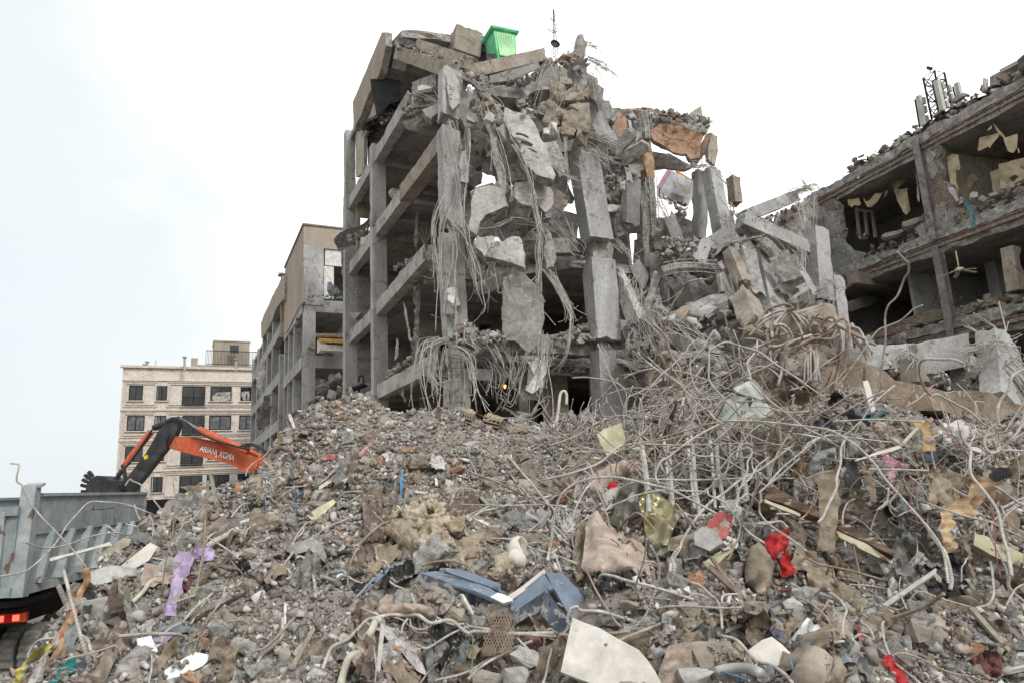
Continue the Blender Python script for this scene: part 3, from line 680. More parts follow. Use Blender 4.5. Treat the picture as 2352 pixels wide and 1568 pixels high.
for c, pts, Y, mt in [('1', [(960,540),(1200,500),(1500,480),(1640,330),(1900,420),(1960,600),(2000,950),(1850,1000),(1790,1190),(1690,1270),(1500,1260),(1245,1190),(1240,1115),(1115,1115),(1115,1200),(1040,1300),(960,1400)],24.5, DARKC),
 ('1', [(960,1290),(1110,1270),(1300,1300),(1500,1250),(1680,1340),(1690,1450),(1860,1480),(1870,1700),(960,1700)],24, CONC),('3', [(190,240),(400,290),(460,500),(470,800),(560,880),(560,1000),(540,1180),(430,1200),(380,1180),(300,1120),(210,900)],25.2, DARKC),
 ('3', [(430,1260),(560,1200),(640,1240),(1080,1300),(1300,1250),(1300,1700),(450,1700)],27.5, DARKC),('3', [(1180,1240),(1290,1130),(1480,1180),(1640,1020),(1700,960),(1880,950),(1920,1700),(1180,1700)],28, DARKC),
 ('8', [(560,300),(900,250),(1000,400),(900,560),(1300,560),(1500,500),(1800,480),(1900,1200),(560,1300)],25, DARKC),('5', [(220,100),(460,20),(640,420),(800,800),(830,1350),(200,1350)],25.5, DARKC),('8', [(0,-20),(300,0),(310,100),(250,130),(60,170),(0,160)],24.5, DARKC),
 ('1', [(1790,350),(1920,370),(2000,450),(2050,600),(2110,620),(2130,960),(1950,960),(1920,600),(1800,560)],23.4, CONC),('3', [(60,250),(200,250),(330,480),(420,760),(330,800),(200,640),(100,500)],23.6, CONC),('3', [(600,580),(740,600),(790,700),(620,700)],26.9, CONC)]:
 PL('broken_wall', c, pts, Y, (.1,-1,0),.3, mt, rough=.25, jag=.25, seg=.3)
for c, x0, y0, x1, y1, Y, n in [('1', 1000,520,1900,620,22.6,26),('1', 1050,800,1400,1050,21.6,14),('1', 1500,900,1760,1300,22.5,10),('1', 1100,1300,1650,1568,21.6,16),('3', 230,500,460,1100,23.3,14),('3', 640,1240,1100,1500,24,16),('3', 1300,1150,1850,1560,24.5,22),('8', 600,300,900,1000,22.5,20),('8', 900,900,1700,1200,19,16),('5', 0,300,480,900,21,18)]:
 for k in range(n):
  q = P(c, RNG.uniform(x0, x1), RNG.uniform(y0, y1), Y+RNG.normal()*.6); a = RNG.normal()*.7+1.2; L = RNG.uniform(.5,1.6); d = np.array([math.cos(a), RNG.normal()*.4, math.sin(a)])*L/2
  B('broken_slab', q-d, q+d, RNG.uniform(.15,.7), RNG.uniform(.1,.3),(RNG.normal()*.3,1,.2),[CONC, CONCB, CONCL, DARKC, CONCT][RNG.integers(5)], chip=.1, jag=(.25,.25), rough=.06)
RB = []           # (points, radius, brown?) of every bar of the ruin
def core(c, pts, Y, w, ring=.28, mt=CONCB, nbar=4, core_f=.8, parent_list=None):
 q = smooth_path([P(c, x, y, Y if np.isscalar(Y) else Y[i]) for i, (x, y) in enumerate(pts)],3)
 for i in range(len(q)-1): pass
 mb = MB(); tube(mb, q, w*.5*core_f, 10,1, smoothit=False)
 v = mb.v[0]; v += (fbm(v, 3,4, _sd[0]))[:, None]*.05; _sd[0] += 1
 part('column_core', mb, mt)
 tg = unit(q[-1]-q[0]); s = unit(np.cross(tg, (0,1,0))); n = np.cross(s, tg)
 for i in range(nbar):
  a = -1+2*i/(nbar-1); RB.append((q+s*a*w*.5-np.abs(n)*0+n*np.sign(n[1]*-1+1e-9)*w*.42,.014,0))
 L = np.linalg.norm(np.diff(q, axis=0), axis=1).sum(); k = int(L/ring)
 for i in range(k+1):
  t = i/k; j = t*(len(q)-1); a = int(min(j, len(q)-2)); p = q[a]+(q[a+1]-q[a])*(j-a)+tg*RNG.normal()*.02
  ww = w*.53
  RB.append((np.array([p+s*ww+n*ww, p-s*ww+n*ww, p-s*ww-n*ww, p+s*ww-n*ww, p+s*ww+n*ww])+RNG.normal(size=3)*.02,.008,2))
core('3', [(520,290),(540,400),(545,500)],24.4,.42); core('3', [(575,800),(590,1100),(605,1300),(610,1560)],24.2,.42,.2)
core('8', [(815,60),(820,200),(830,340),(820,560)],23.8,.4,.2)
core('8', [(880,165),(1000,140),(1150,135),(1300,150)],21.5,.42,.2); core('3', [(1420,1280),(1500,1340),(1590,1480)],21.2,.55,.2)
core('5', [(535,600),(545,650),(560,710)],22.1,.5,.18); core('2', [(880,960),(885,1060),(900,1180),(900,1300),(890,1480)],19.7,.46,.22)
core('2', [(870,560),(860,640),(840,760)],19.3,.32,.25); core('3', [(330,1100),(350,1180),(370,1240)],22,.4,.2)
core('2', [(1560,1060),(1540,1120),(1510,1290)],20.4,.36,.2); core('5', [(1950,1100),(2060,1200),(2148,1330)],14.0,.5,.2, nbar=5)
def fall(c, path, n, Y, spread=(8,60), ys=.5, r=.012, b=0, hook=.5):
 L = len(path)
 for _ in range(int(n*1.45)):
  s0 = RNG.normal(size=2); s1 = RNG.normal(size=2); dy = RNG.normal()*ys
  end = RNG.uniform(.55,1.0) if hook else 1.; pts = []
  M = max(2, int(round((L-1)*end))+1)
  for i in range(M):
   t = i/(L-1); w = spread[0]*(1-t)+spread[1]*t
   o = s0*w*(1-t)+s1*w*t+RNG.normal(size=2)*w*.36
   pts.append(P(c, path[i][0]+o[0], path[i][1]+o[1]*.6,(Y if np.isscalar(Y) else Y[0]+(Y[1]-Y[0])*t)+dy*(.3+t)))
  if hook and RNG.random() < hook:
   d = pts[-1]-pts[-2]; pts.append(pts[-1]+d*.3+RNG.normal(size=3)*.18+np.array([0,0,.05]))
  RB.append((smooth_path(pts, 4), r*RNG.uniform(.55,1.1), b))
fall('1', [(960,430),(1060,470),(1150,560),(1230,640),(1300,760),(1360,900),(1420,1000)],12,(20,19.2),(22,34))
fall('1', [(1370,960),(1440,1060),(1490,1200),(1520,1350),(1560,1540),(1580,1700)],14,19.2,(14,34))
fall('1', [(1120,640),(1170,780),(1220,900),(1260,1050),(1290,1200),(1310,1350)],8,19.4,(22,30))
fall('1', [(900,770),(920,900),(930,1050),(940,1250),(900,1450)],7,19.4,(40,44))
fall('1', [(1020,850),(1024,1000),(1010,1250),(1000,1560)],6,19.3,(12,20))
fall('1', [(1080,860),(1170,900),(1230,1000),(1240,1200)],8,20.3,(16,50))
fall('1', [(1680,350),(1700,420),(1710,500),(1700,600),(1650,700)],14,21.2,(28,30))
fall('1', [(1620,330),(1570,420),(1540,560),(1500,700)],8,21.3,(20,34))
fall('1', [(1920,200),(1990,205),(2030,240)],5,22,(18,22), hook=.2)
fall('1', [(1930,290),(2010,330),(2080,390),(2140,450)],12,22,(30,36), hook=.3)
fall('1', [(1910,160),(1960,190)],4,22,(14,14), hook=0)
fall('1', [(1960,400),(2000,480),(2020,600),(2040,760)],8,22,(26,44))
fall('1', [(1900,860),(1980,900),(2060,930),(2130,960)],18,21.6,(24,34), hook=.2)
fall('1', [(1900,960),(1980,1000),(2060,1070),(2120,1120)],14,21.6,(24,34), hook=.3)
fall('1', [(1760,900),(1765,1050),(1790,1250),(1800,1500)],4,20,(10,14))
fall('1', [(1860,960),(1890,1060),(1930,1170)],7,21.4,(40,40))
fall('1', [(1660,1110),(1740,1180),(1830,1220),(1890,1290)],6,20,(14,24))
fall('1', [(620,560),(700,590),(790,610)],8,21.4,(16,26)); fall('1', [(590,580),(600,630),(680,660),(800,620)],4,21.2,(10,14), b=1)
fall('2', [(890,60),(920,130),(960,250),(1000,400),(1040,560),(1070,680)],12,19.2,(34,60))
fall('2', [(870,100),(880,260),(870,430),(860,600),(850,800),(830,950)],8,19.2,(34,40))
fall('2', [(840,-40),(790,80),(770,250),(760,420),(790,560),(840,640)],5,19.3,(16,40))
fall('2', [(815,-130),(760,0),(730,130),(750,300),(770,500),(740,720),(730,900)],5,19.4,(14,30))
fall('2', [(950,120),(1050,300),(1110,420),(1140,560),(1150,720)],9,19.5,(60,80))
fall('2', [(1180,120),(1160,300),(1120,420),(1170,560)],10,20,(40,60))
fall('2', [(1500,0),(1510,150),(1505,300),(1510,460),(1500,600),(1500,800)],10,19.6,(16,22))
fall('2', [(1560,420),(1620,500),(1680,600),(1740,700),(1745,780),(1730,770)],12,20,(24,26))
fall('2', [(1300,420),(1290,520),(1330,620),(1420,700)],8,19.8,(60,60)); fall('2', [(1330,20),(1290,60),(1180,110),(1050,150)],10,20,(30,40))
fall('2', [(1180,100),(1230,150),(1260,180)],8,20.6,(40,30))
fall('2', [(1600,150),(1500,80),(1380,60),(1270,110)],9,19.8,(40,40))
fall('2', [(1640,60),(1700,160),(1760,250),(1810,310)],9,20.6,(60,40))
fall('2', [(800,930),(700,950),(640,1000),(600,1200),(620,1450)],10,19.2,(30,60)); fall('2', [(820,940),(740,980),(690,1150),(740,1250),(800,1230)],6,19.2,(20,30))
fall('2', [(880,1000),(980,1060),(1010,1200),(1030,1330),(1090,1480)],10,19,(30,40)); fall('2', [(760,960),(740,1150),(760,1330),(740,1480)],10,19.2,(30,50))
fall('2', [(990,850),(1000,950),(1060,1000),(1030,1060)],12,19.2,(20,30)); fall('2', [(1070,930),(1150,1000),(1200,1070),(1260,1200)],10,19.6,(26,40))
fall('2', [(1260,940),(1300,900),(1330,850),(1260,830)],5,20,(30,50)); fall('2', [(1400,1000),(1380,1150),(1330,1300),(1290,1420)],12,19.8,(70,60))
fall('2', [(1540,1000),(1560,1090),(1600,990)],6,20,(14,20), hook=.8); fall('2', [(1500,900),(1510,1100),(1500,1300),(1530,1500)],9,19.8,(30,40))
fall('2', [(1150,1100),(1210,1200),(1180,1330),(1240,1400)],8,20.2,(50,60)); fall('2', [(1330,1480),(1420,1500),(1480,1440),(1530,1360)],6,19.6,(24,34))
fall('2', [(1960,980),(2000,1050),(2005,1150),(2010,1230)],8,20.8,(16,20)); 
fall('3', [(300,1270),(380,1350),(450,1420)],10,21.4,(26,26), hook=.2); fall('3', [(440,880),(500,940),(540,1000)],12,22,(24,26), hook=.3)
fall('3', [(560,860),(580,950),(610,1080)],12,23.8,(34,30)); fall('3', [(650,950),(690,1040),(750,1180),(770,1380)],8,23.5,(16,22))
fall('3', [(250,180),(255,400),(270,640)],3,22.4,(14,20)); fall('3', [(80,440),(180,470),(280,520)],16,21.6,(20,30), hook=.2); fall('3', [(100,590),(200,600),(300,650)],12,21.6,(26,26), hook=.2)
fall('3', [(900,700),(980,690),(1060,720)],14,25,(34,30)); fall('3', [(1190,980),(1210,1020),(1240,1080)],10,25.6,(30,30)); fall('3', [(1180,790),(1185,765),(1200,740)],4,26,(10,8), hook=0)
RB.append((np.array([P('3', 1230,775,26), P('3', 1176,632,26)]),.012,0))
fall('3', [(1170,840),(1130,800),(1090,745)],5,26,(14,14), hook=0)
fall('3', [(1640,920),(1720,890),(1800,860),(1830,920)],22,25.6,(26,26)); fall('3', [(1780,880),(1760,840),(1740,800)],5,25.8,(14,12), hook=0)
fall('3', [(1760,960),(1730,1000),(1760,1060),(1770,1150)],18,22,(24,22)); fall('3', [(1660,1300),(1720,1340),(1740,1420),(1690,1500)],10,21.8,(24,40)); fall('3', [(1130,1290),(1250,1270),(1400,1240)],12,21.4,(14,14), hook=.2)
fall('3', [(1400,1270),(1480,1300),(1560,1400),(1590,1490)],10,21,(30,30)); fall('3', [(1130,1060),(1190,1120),(1270,1130)],10,23.8,(24,30)); fall('3', [(1830,920),(1835,1050),(1820,1170)],5,23,(8,12))
fall('8', [(780,380),(800,480),(790,560)],18,22.8,(34,34)); fall('8', [(840,480),(880,500),(960,620),(1080,700)],14,20,(40,90)); fall('8', [(760,500),(860,700),(930,860),(980,1000)],20,19.5,(60,60))
fall('8', [(1000,600),(1080,700),(1180,760),(1300,800)],24,18.5,(80,100)); fall('8', [(940,840),(1060,830),(1200,820),(1400,870)],22,18,(40,50)); fall('8', [(530,860),(620,890),(740,930)],14,20.2,(14,26), hook=.1)
fall('8', [(640,600),(650,700),(700,800),(760,900)],14,20.8,(40,50)); fall('8', [(700,240),(710,400),(730,560),(740,760)],8,21.5,(30,30)); fall('8', [(440,760),(490,800),(500,900),(470,1010)],10,21.4,(24,20))
fall('8', [(0,180),(60,300),(150,460),(170,540),(140,800),(60,950),(0,1010)],5,20,(14,14)); fall('8', [(640,200),(600,320),(660,430),(700,560)],8,21.6,(40,40))
fall('8', [(940,160),(1050,200),(1100,300),(980,420)],8,22,(60,60)); fall('8', [(1000,1080),(1100,1120),(1180,1050),(1300,1090)],12,17,(60,60)); fall('8', [(1150,1150),(1250,1120),(1400,1180)],12,16,(50,60)); fall('8', [(800,1230),(950,1180),(1100,1200)],12,16.5,(50,60))
fall('8', [(1340,180),(1400,330),(1500,340)],8,20.4,(30,30)); fall('5', [(380,180),(410,250),(400,330),(370,370)],8,21.8,(24,24)); fall('5', [(430,200),(430,400),(460,600),(440,700)],4,21.6,(10,20))
fall('5', [(600,440),(660,450),(690,520),(690,580)],12,22,(16,24)); fall('5', [(1700,990),(1800,960),(1900,930),(2040,960),(2120,1080)],22,14,(24,34)); fall('5', [(1740,1040),(1720,1110),(1800,1100),(1880,1000)],16,14,(30,40))
fall('5', [(1690,790),(1800,850),(1880,920)],3,15,(10,14), hook=0); fall('5', [(1745,685),(1900,780),(1990,860)],2,16,(8,10), hook=0); fall('5', [(1150,1060),(1240,1000),(1300,1050),(1290,1100)],14,15,(22,28))
fall('5', [(2000,850),(2040,870),(2000,900)],3,15,(10,14)); RB.append((np.array([P('5', 1950,600,17), P('5', 2000,800,16), P('5', 2000,880,15)]),.014,0))
MATB = {0: STEEL, 1: STEELB, 2: STEELD}
def blen(q): return np.linalg.norm(np.diff(q[0], axis=0), axis=1).sum()
cand = [i for i in range(len(RB)) if RB[i][2] != 2]
cand = sorted(cand, key=lambda i: -blen(RB[i]))[:95]
for i in cand:
 mb = MB(); tube(mb, RB[i][0], RB[i][1]*1.15,5,1, smoothit=False); part('reinforcing_bar', mb, MATB[RB[i][2]], smooth=True)
rest = MB()
for i in range(len(RB)):
 if i in cand: continue
 tube(rest, RB[i][0], RB[i][1],4,1, smoothit=False, mi=1 if RB[i][2] == 2 else 0)
tag(part('tangled_reinforcement', rest, [STEEL, STEELD]), kind='stuff', label='tangle of thin wires and bars spilling from every joint')
def clods(mb, c, pts, Y, n, size=(.06,.25), ysp=.4, mi=0, drop=0):
 b = np.array(pts, float); lo, hi = b.min(0), b.max(0); k = 0
 while k < n:
  q = RNG.uniform(lo, hi)
  if not inside(b, q[None])[0]: continue
  k += 1; v, f = ROCKS[RNG.integers(24)]
  s = RNG.uniform(0,1)**3.6*(size[1]-size[0])*1.1+size[0]*.7
  tone = RNG.uniform(.72,1.12); w = RNG.random()
  cl = np.array(lin((.58,.565,.545) if w < .65 else (.60,.53,.46) if w < .85 else (.80,.79,.78))[:3])*tone
  mb.add((v*s)@rotm().T+P(c, q[0], q[1], Y+RNG.normal()*ysp), f, mi, c=np.tile(cl, (len(v),1)))
cl = MB()
for c, pts, Y, n, sz in [
 ('2', [(860,880),(960,800),(1080,860),(1240,880),(1240,970),(1100,950),(900,960)],19.9,420,(.05,.3)),
 ('2', [(1560,940),(1700,880),(1860,820),(1920,940),(1900,970),(1540,970)],21.6,260,(.05,.3)),
 ('1', [(1000,400),(1140,450),(1190,560),(1160,620),(1060,520)],20.2,160,(.08,.4)),('1', [(1050,640),(1250,660),(1300,780),(1250,840),(1100,760)],20,130,(.08,.4)),
 ('1', [(1250,440),(1500,420),(1500,500),(1250,520)],21.2,120,(.08,.35)),('1', [(1600,300),(1850,250),(1960,330),(1880,400),(1700,330),(1500,440)],21.8,160,(.08,.35)),
 ('1', [(1400,600),(1530,640),(1560,700),(1450,760),(1400,690)],20,60,(.08,.35)),('1', [(430,180),(600,200),(900,290),(1150,340),(1160,400),(900,320),(440,220)],23.8,160,(.05,.25)),
 ('1', [(480,680),(680,680),(800,740),(780,790),(500,720)],22.8,120,(.05,.25)),('2', [(100,180),(300,60),(310,90),(120,250)],31,180,(.05,.3)),
 ('2', [(340,1200),(700,960),(720,1000),(360,1230)],24,200,(.04,.2)),('2', [(120,840),(330,640),(330,680),(130,870)],30,90,(.04,.2)),('2', [(430,400),(640,300),(640,330),(440,430)],25,80,(.04,.2)),
 ('3', [(400,270),(560,250),(1030,330),(1020,400),(800,360),(640,350),(420,330)],25.4,200,(.06,.35)),('3', [(640,900),(860,1000),(850,1080),(640,930)],25,90,(.06,.3)),
 ('3', [(660,1240),(900,1260),(1080,1330),(1060,1440),(660,1420)],22.8,500,(.05,.3)),('3', [(1400,1120),(1560,1060),(1700,980),(1760,1060),(1600,1150),(1450,1180)],24.8,200,(.05,.3)),
 ('8', [(860,520),(960,560),(1180,500),(1420,400),(1500,560),(1480,720),(1400,860),(1100,880),(950,760)],19.4,560,(.07,.75)),
 ('8', [(900,800),(1500,850),(1550,980),(1000,950)],18.2,300,(.06,.4)),('8', [(600,700),(760,700),(880,900),(760,960),(620,850)],20.5,200,(.06,.35)),
 ('8', [(0,1290),(300,1280),(560,1340),(560,1420),(0,1420)],18,300,(.05,.35)),('3', [(0,700),(60,690),(200,560),(280,700),(460,860),(470,1000),(300,1000),(250,850)],22.9,200,(.06,.4)),
 ('2', [(1570,1170),(1900,1180),(1800,1140),(1600,1150)],22.7,90,(.04,.2)),('8', [(560,1300),(900,1280),(1300,1200),(1700,1100),(1750,1250),(900,1420),(560,1400)],15,400,(.06,.4)),
 ('5', [(800,780),(1100,1030),(1800,1250),(1700,1300),(1300,1250),(900,1100)],17,500,(.06,.3)),('5', [(1700,1150),(1900,1150),(1950,1350),(1700,1300)],15,260,(.06,.3))]:
 clods(cl, c, pts, Y, n, sz)
tag(part('clinging_rubble', cl, STONEM, attr='col'), kind='stuff', label='grey lumps and dust lying on the broken floors')
# ------------------------------------------------------------------ the torn open wing on the right
W0 = np.array([16.8,20,0]); G1 = np.array([-.333,.943,0]); G2 = np.array([.943,.333,0])
def G(q, d, z): return W0+G1*q+G2*d+ZU*z
main_ruin = ruin
wing = empty('ruined_wing', G(2,3,3.5), 'right wing with its front wall gone and cream paper hanging in dark rooms', 'ruined building')
ruin = wing
def wall_g(a, b, z0, z1, mat_=DARKC, nm='inner_wall', th=.14):
 p0 = G(*a, 0); p1 = G(*b, 0); mb = MB(); box(mb, (p0+p1)/2+ZU*(z0+z1)/2, np.linalg.norm(p1-p0), th, z1-z0, p1-p0); return part(nm, mb, CONC if mat_ is DARKC else mat_)
SL('roof_slab', [(-8,0),(10.4,0),(10.4,10),(-8,10)],14.95,.3, jag=.05, fr=G, mat_=DARKC)
SL('floor_slab', [(-8,0),(1.5,.1),(4,-.1),(10.3,.1),(10.4,10),(-8,10)],11.2,.35, jag=.12, fr=G)
SL('floor_slab', [(-8,0),(1.5,.1),(10.3,.1),(10.4,10),(-8,10)],7.95,.35, jag=.12, fr=G)
SL('floor_slab', [(-8,.5),(10.3,.4),(10.4,10),(-8,10)],4.3,.35, jag=.12, fr=G)
for z, nm in ((14.6, 'roof_beam'),(10.82, 'floor_beam'),(7.55, 'floor_beam')):
 mb = MB()
 for dz in (-.09,.09): bar_box(mb, G(-8,-.06, z+dz), G(9.8,-.06, z+dz),.14,.03)
 bar_box(mb, G(-8,-.05, z), G(9.8,-.05, z),.03,.17)
 part(nm, mb, RUST)
 B('roof_edge' if z > 14 else 'floor_edge', G(-8,.05, z+.28), G(9.6,.05, z+.34),.34,.36, chip=.16, rough=.14, mat_=CONCB, seg=.12)
for a, b, z0, z1, m_ in [((10.3,.3),(10.3,10),3.5,14.7, DARKC),((-8,8.5),(10.4,8.5),3.5,14.7, DARKC),((3.4,.3),(3.4,5.0),11.2,14.65, CREAM),((-1.2,2.4),(-1.2,8),11.2,14.65, CREAM),
     ((-5,3.5),(1.0,3.6),11.2,14.65, CREAM),((4.4,4.6),(10.2,4.6),11.2,14.65, DARKC),((.3,3.0),(.3,8.5),7.9,10.9, DARKC),((-2.6,1.2),(-2.6,2.2),7.9,10.9, CONCT),((6.0,1.0),(6.0,6),7.9,10.9, DARKC)]:
 wall_g(a, b, z0, z1, m_)
B('ceiling_joist', P('5', 790,410,25.6), P('5', 1310,490,30),.3,.5, mat_=CONCT, chip=.03); B('ceiling_joist', P('5', 780,640,27), P('5', 1030,560,30),.3,.4, mat_=DARKC)
B('column', G(4.2,3.2,7.9), G(4.2,3.2,10.9),.4,.4, E1); B('column', P('5', 2040,180,21.5), P('5', 2090,520,21.5),.42,.4, E1, mat_=CONCT, chip=.1)
def ibeam(name, a, b, w=.24, mt=None, lab=None):
 mb = MB(); d = unit(b-a)
 for k in (-1,1): bar_box(mb, a+G2*k*w*.5, b+G2*k*w*.5, w, .025, up=G2)
 bar_box(mb, a, b, .02, w-.03, up=G2)
 ob = part(name, mb, mt or RUST); 
 if lab: ob['label'] = lab
q = 3.75
for z0, z1 in ((11.0,15.0),(4.6,10.75)):
 ibeam('steel_column', G(q, -.14, z0), G(q, -.14, z1),.26, mat('grey dusted steel column', [(.44,.42,.41),(.53,.51,.50),(.60,.585,.57)],2.2,.85,.2,30, speck=((.40,.35,.33),5,.62)))
def FP(name, c, pts, off=0., th=.2, mt=None, **k):
 return PL(name, c, pts, o=G(3,-off, 12), n=-G2, thick=th, mat_=mt or BRICKM, **k)
FP('brick_pier', '4', [(1052,830),(1150,785),(1182,830),(1180,880),(1150,920),(1195,1000),(1175,1090),(1215,1110),(1230,1165),(1300,1235),(1300,1320),(1420,1330),(1480,1390),(1330,1450),(1200,1440),(1100,1450),(1110,1300),(1080,1000)],.0,.24, seg=.1, jag=.05)
FP('brick_pier', '4', [(1030,1390),(1090,1320),(1100,1460),(960,1500)],.0,.24, seg=.1, jag=.05)
GPL = mat('grey cracked plaster', [(.50,.495,.485),(.57,.565,.555),(.635,.63,.62)],1.5,.92,.4,30, crack=.8, speck=((.70,.69,.68),9,.6), streak=2)
FP('plaster_patch', '4', [(1055,860),(1148,832),(1150,880),(1115,930),(1160,1000),(1130,1085),(1100,1085),(1075,1000)],.03,.05, GPL, seg=.1, jag=.05)
FP('plaster_patch', '4', [(970,1500),(1075,1390),(1130,1370),(1145,1290),(1225,1290),(1230,1350),(1340,1370),(1350,1400),(1310,1450),(1240,1510),(1190,1540),(1165,1568),(1050,1590),(1020,1560)],.03,.05, GPL, seg=.1, jag=.06)
FP('outer_wall', '4', [(130,1240),(205,1235),(330,1300),(340,1480),(365,1500),(350,1568),(150,1568)],.02,.3, GPL, seg=.15, jag=.06)
FP('brick_pier', '4', [(200,1238),(290,1225),(332,1290),(330,1330),(270,1345),(215,1355)],.05,.2, seg=.1, jag=.05)
FP('outer_wall', '5', [(560,-10),(690,-10),(720,130),(780,200),(960,240),(900,290),(800,315),(735,360),(650,400),(600,300)],.02,.3, GPL, seg=.15, jag=.06)
FP('brick_band', '5', [(1590,660),(1800,590),(1930,560),(1930,620),(1700,700),(1600,740)],.02,.2, seg=.1, jag=.04)
FP('brick_band', '5', [(1300,700),(1580,640),(1590,720),(1200,810),(830,900),(820,880),(1100,790)],.02,.2, seg=.1, jag=.04)
FP('broken_slab', '5', [(1290,870),(1800,730),(1850,780),(1560,900),(1420,920),(1330,910)],-.5,.2, CONC)
for a, b, w, h, mt, jg in [(P('5', 830,1060,16.5), P('5', 1210,1030,17.5),.6,.62, CONC, (.1,.3)),(P('5', 1290,1060,15.5), P('5', 1690,980,15.2),.7,.6, CONC, (.2,.1)),(P('5', 1290,1050,15.4), P('5', 1310,1240,15.4),.5,.4, CONCT, (.1,.1)),
 (P('5', 1660,1040,15.6), P('5', 1700,1290,15.4),.45,.4, DARKC, (.1,.1)),(P('5', 1940,910,14.4), P('5', 1990,1400,13.8),.85,.4, CONC, (.2,.1)),(P('5', 1240,800,24), P('5', 900,890,26),.2,.2, RUST, (0,0))]:
 B('fallen_beam', a, b, w, h, E1, mt, chip=.1, jag=jg, rough=.04)
B('stair_house', P('4', 2030,380,21.5), P('4', 2010,160,21.5),2.0,2, G1, mat_=GPL, chip=.1, rough=.05, seg=.2); B('parapet', P('4', 1735,182,21), P('4', 2200,-60,19),.5,.12, chip=.03, mat_=CONCL, seg=.3)
PAPER = mat('cream ceiling paper', [(.64,.60,.50),(.72,.67,.56),(.77,.73,.63)],1.2,.85,.3,12, speck=((.55,.49,.38),5,.66))
def sheet(name, c, pts, Y, n, amp=.06, lam=.5, mt=None, parent=None, seg=.09, dirv=(1,0), two=None, cat=None, label=None, group=None, jag=.02, top=False, thick=.0):
 """a thin soft sheet with folds running along its own length"""
 _sd[0] += 1; sd = _sd[0]
 a = np.array(pts, float).mean(0); o = P(c, a[0], a[1], Y) if np.isscalar(Y) else Y
 p, ax, ay = px_plane(c, pts, o, n); v2, f, bd = tri_poly(p, seg, jag, sd); nz = np.cross(ax, ay)
 d = unit(dirv); u = v2@d; w = np.stack([v2[:, 0], v2[:, 1], u*0+sd],1)
 ph = fbm(w, .8/lam, 3, sd)*1.1
 h = amp*(np.sin((u/lam+ph)*2*math.pi)*.5+.7*fbm(w, 1.1/lam, 3, sd+2))
 if top:          # the folds gather toward the top edge
  tt = (v2[:, 1].max()-v2[:, 1])/(np.ptp(v2[:, 1])+1e-6); h = h*np.clip(.25+tt*1.2,0,1)
 v = o+ax*v2[:, :1]+ay*v2[:, 1:]+nz*h[:, None]; mb = MB(); mb.add(v, f)
 if top is not None and thick:
  mb.add(v-nz*thick, [q[::-1] for q in f])
 ob = mb.build(name, mt or PAPER, parent, smooth=True)
 if cat: tag(ob, label, cat, group)
 elif label: ob['label'] = label
 return ob
for c, pts, Y, n in [('4', [(408,1250),(500,1240),(522,1290),(500,1310),(470,1300),(440,1315),(412,1290)],27,(-.6,-.8,0)),('4', [(530,1215),(570,1275),(640,1205),(705,1195),(660,1260),(600,1318),(575,1318),(545,1270)],26.5,(-.6,-.8,.1)),
 ('4', [(710,1185),(750,1170),(740,1210),(712,1242)],26.3,(-.6,-.8,0)),('4', [(790,1100),(930,1035),(900,1090),(840,1150),(805,1215),(790,1170)],26,(-.6,-.8,0)),('4', [(800,1170),(905,1150),(925,1300),(935,1340),(905,1388),(870,1360),(820,1270)],25.6,(-.7,-.7,0)),
 ('4', [(972,1030),(992,1035),(1010,1250),(1005,1278),(985,1230),(988,1130)],25,(-.7,-.7,0)),('4', [(1228,895),(1265,880),(1275,870),(1335,872),(1350,1000),(1310,1010),(1320,1090),(1340,1170),(1325,1180),(1305,1130),(1270,1150),(1265,1060)],23,(-.8,-.6,0)),
 ('4', [(1510,740),(1680,690),(1670,730),(1595,825),(1585,805),(1500,848),(1490,830)],21.5,(-.6,-.8,0)),('4', [(1620,615),(1650,640),(1720,720),(1750,770),(1735,772),(1700,720),(1650,670)],21,(-.5,-.8,0)),('4', [(1712,740),(1830,710),(1820,820),(1790,865),(1750,850)],20.8,(-.7,-.7,0)),
 ('4', [(1360,1080),(1455,1025),(1495,1085),(1460,1100),(1440,1150),(1400,1185),(1370,1150)],23.6,(-.7,-.7,0)),('4', [(1595,1020),(1675,990),(1680,1170),(1625,1190)],22.5,(-.6,-.8,0)),('4', [(1672,960),(1882,900),(1890,1100),(1840,1130),(1680,1172)],21.6,(-.6,-.8,0)),('4', [(1825,825),(1840,830),(1850,865),(1835,870)],20.4,(-.6,-.8,0)),
 ('4', [(1575,665),(1615,625),(1612,655),(1580,675)],21,(-.5,-.8,0))]:
 sheet('ceiling_paper', c, pts, Y, n, amp=.10, lam=.8, parent=wing, seg=.12)
fr = MB()
for a, b in (((480,1322),(505,1560)),((550,1340),(572,1560)),((612,1350),(640,1568)),((482,1340),(620,1358))): bar_box(fr, P('4', *a, 28), P('4', *b, 28),.1,.1, up=G1)
part('window_frame', fr, CREAM)
fan = MB(); fp = P('5', 1640,350,20.5); tube(fan, [fp+ZU*.6, fp+ZU*.12],.02,6); big_rock(fan, fp, (.22,.22,.16), seed=3, sub=1)
for a in range(5): 
 d = np.array([math.cos(a*1.2566), math.sin(a*1.2566),-.25]); bar_box(fan, fp+d*.1, fp+d*.5,.12,.015)
part('ceiling_fan', fan, CREAM)
cl = MB()
def along(mb, q0, q1, d, z, n, size, spread=.35, fr=G, tones=None):
 for _ in range(n):
  q = RNG.uniform(q0, q1); v, f = ROCKS[RNG.integers(24)]; s = RNG.uniform(0,1)**3*(size[1]-size[0])+size[0]*.8
  w = RNG.random(); b = np.array(lin((.50,.485,.47) if w < .6 else (.60,.52,.46) if w < .85 else (.68,.66,.64))[:3])*RNG.uniform(.7,1.2)
  hgt = abs(RNG.normal())*spread
  mb.add((v*s*np.array([1.5,1.1,.8]))@rotm().T+fr(q, d+abs(RNG.normal())*.5, z+hgt*.6), f, c=np.tile(b, (len(v),1)))
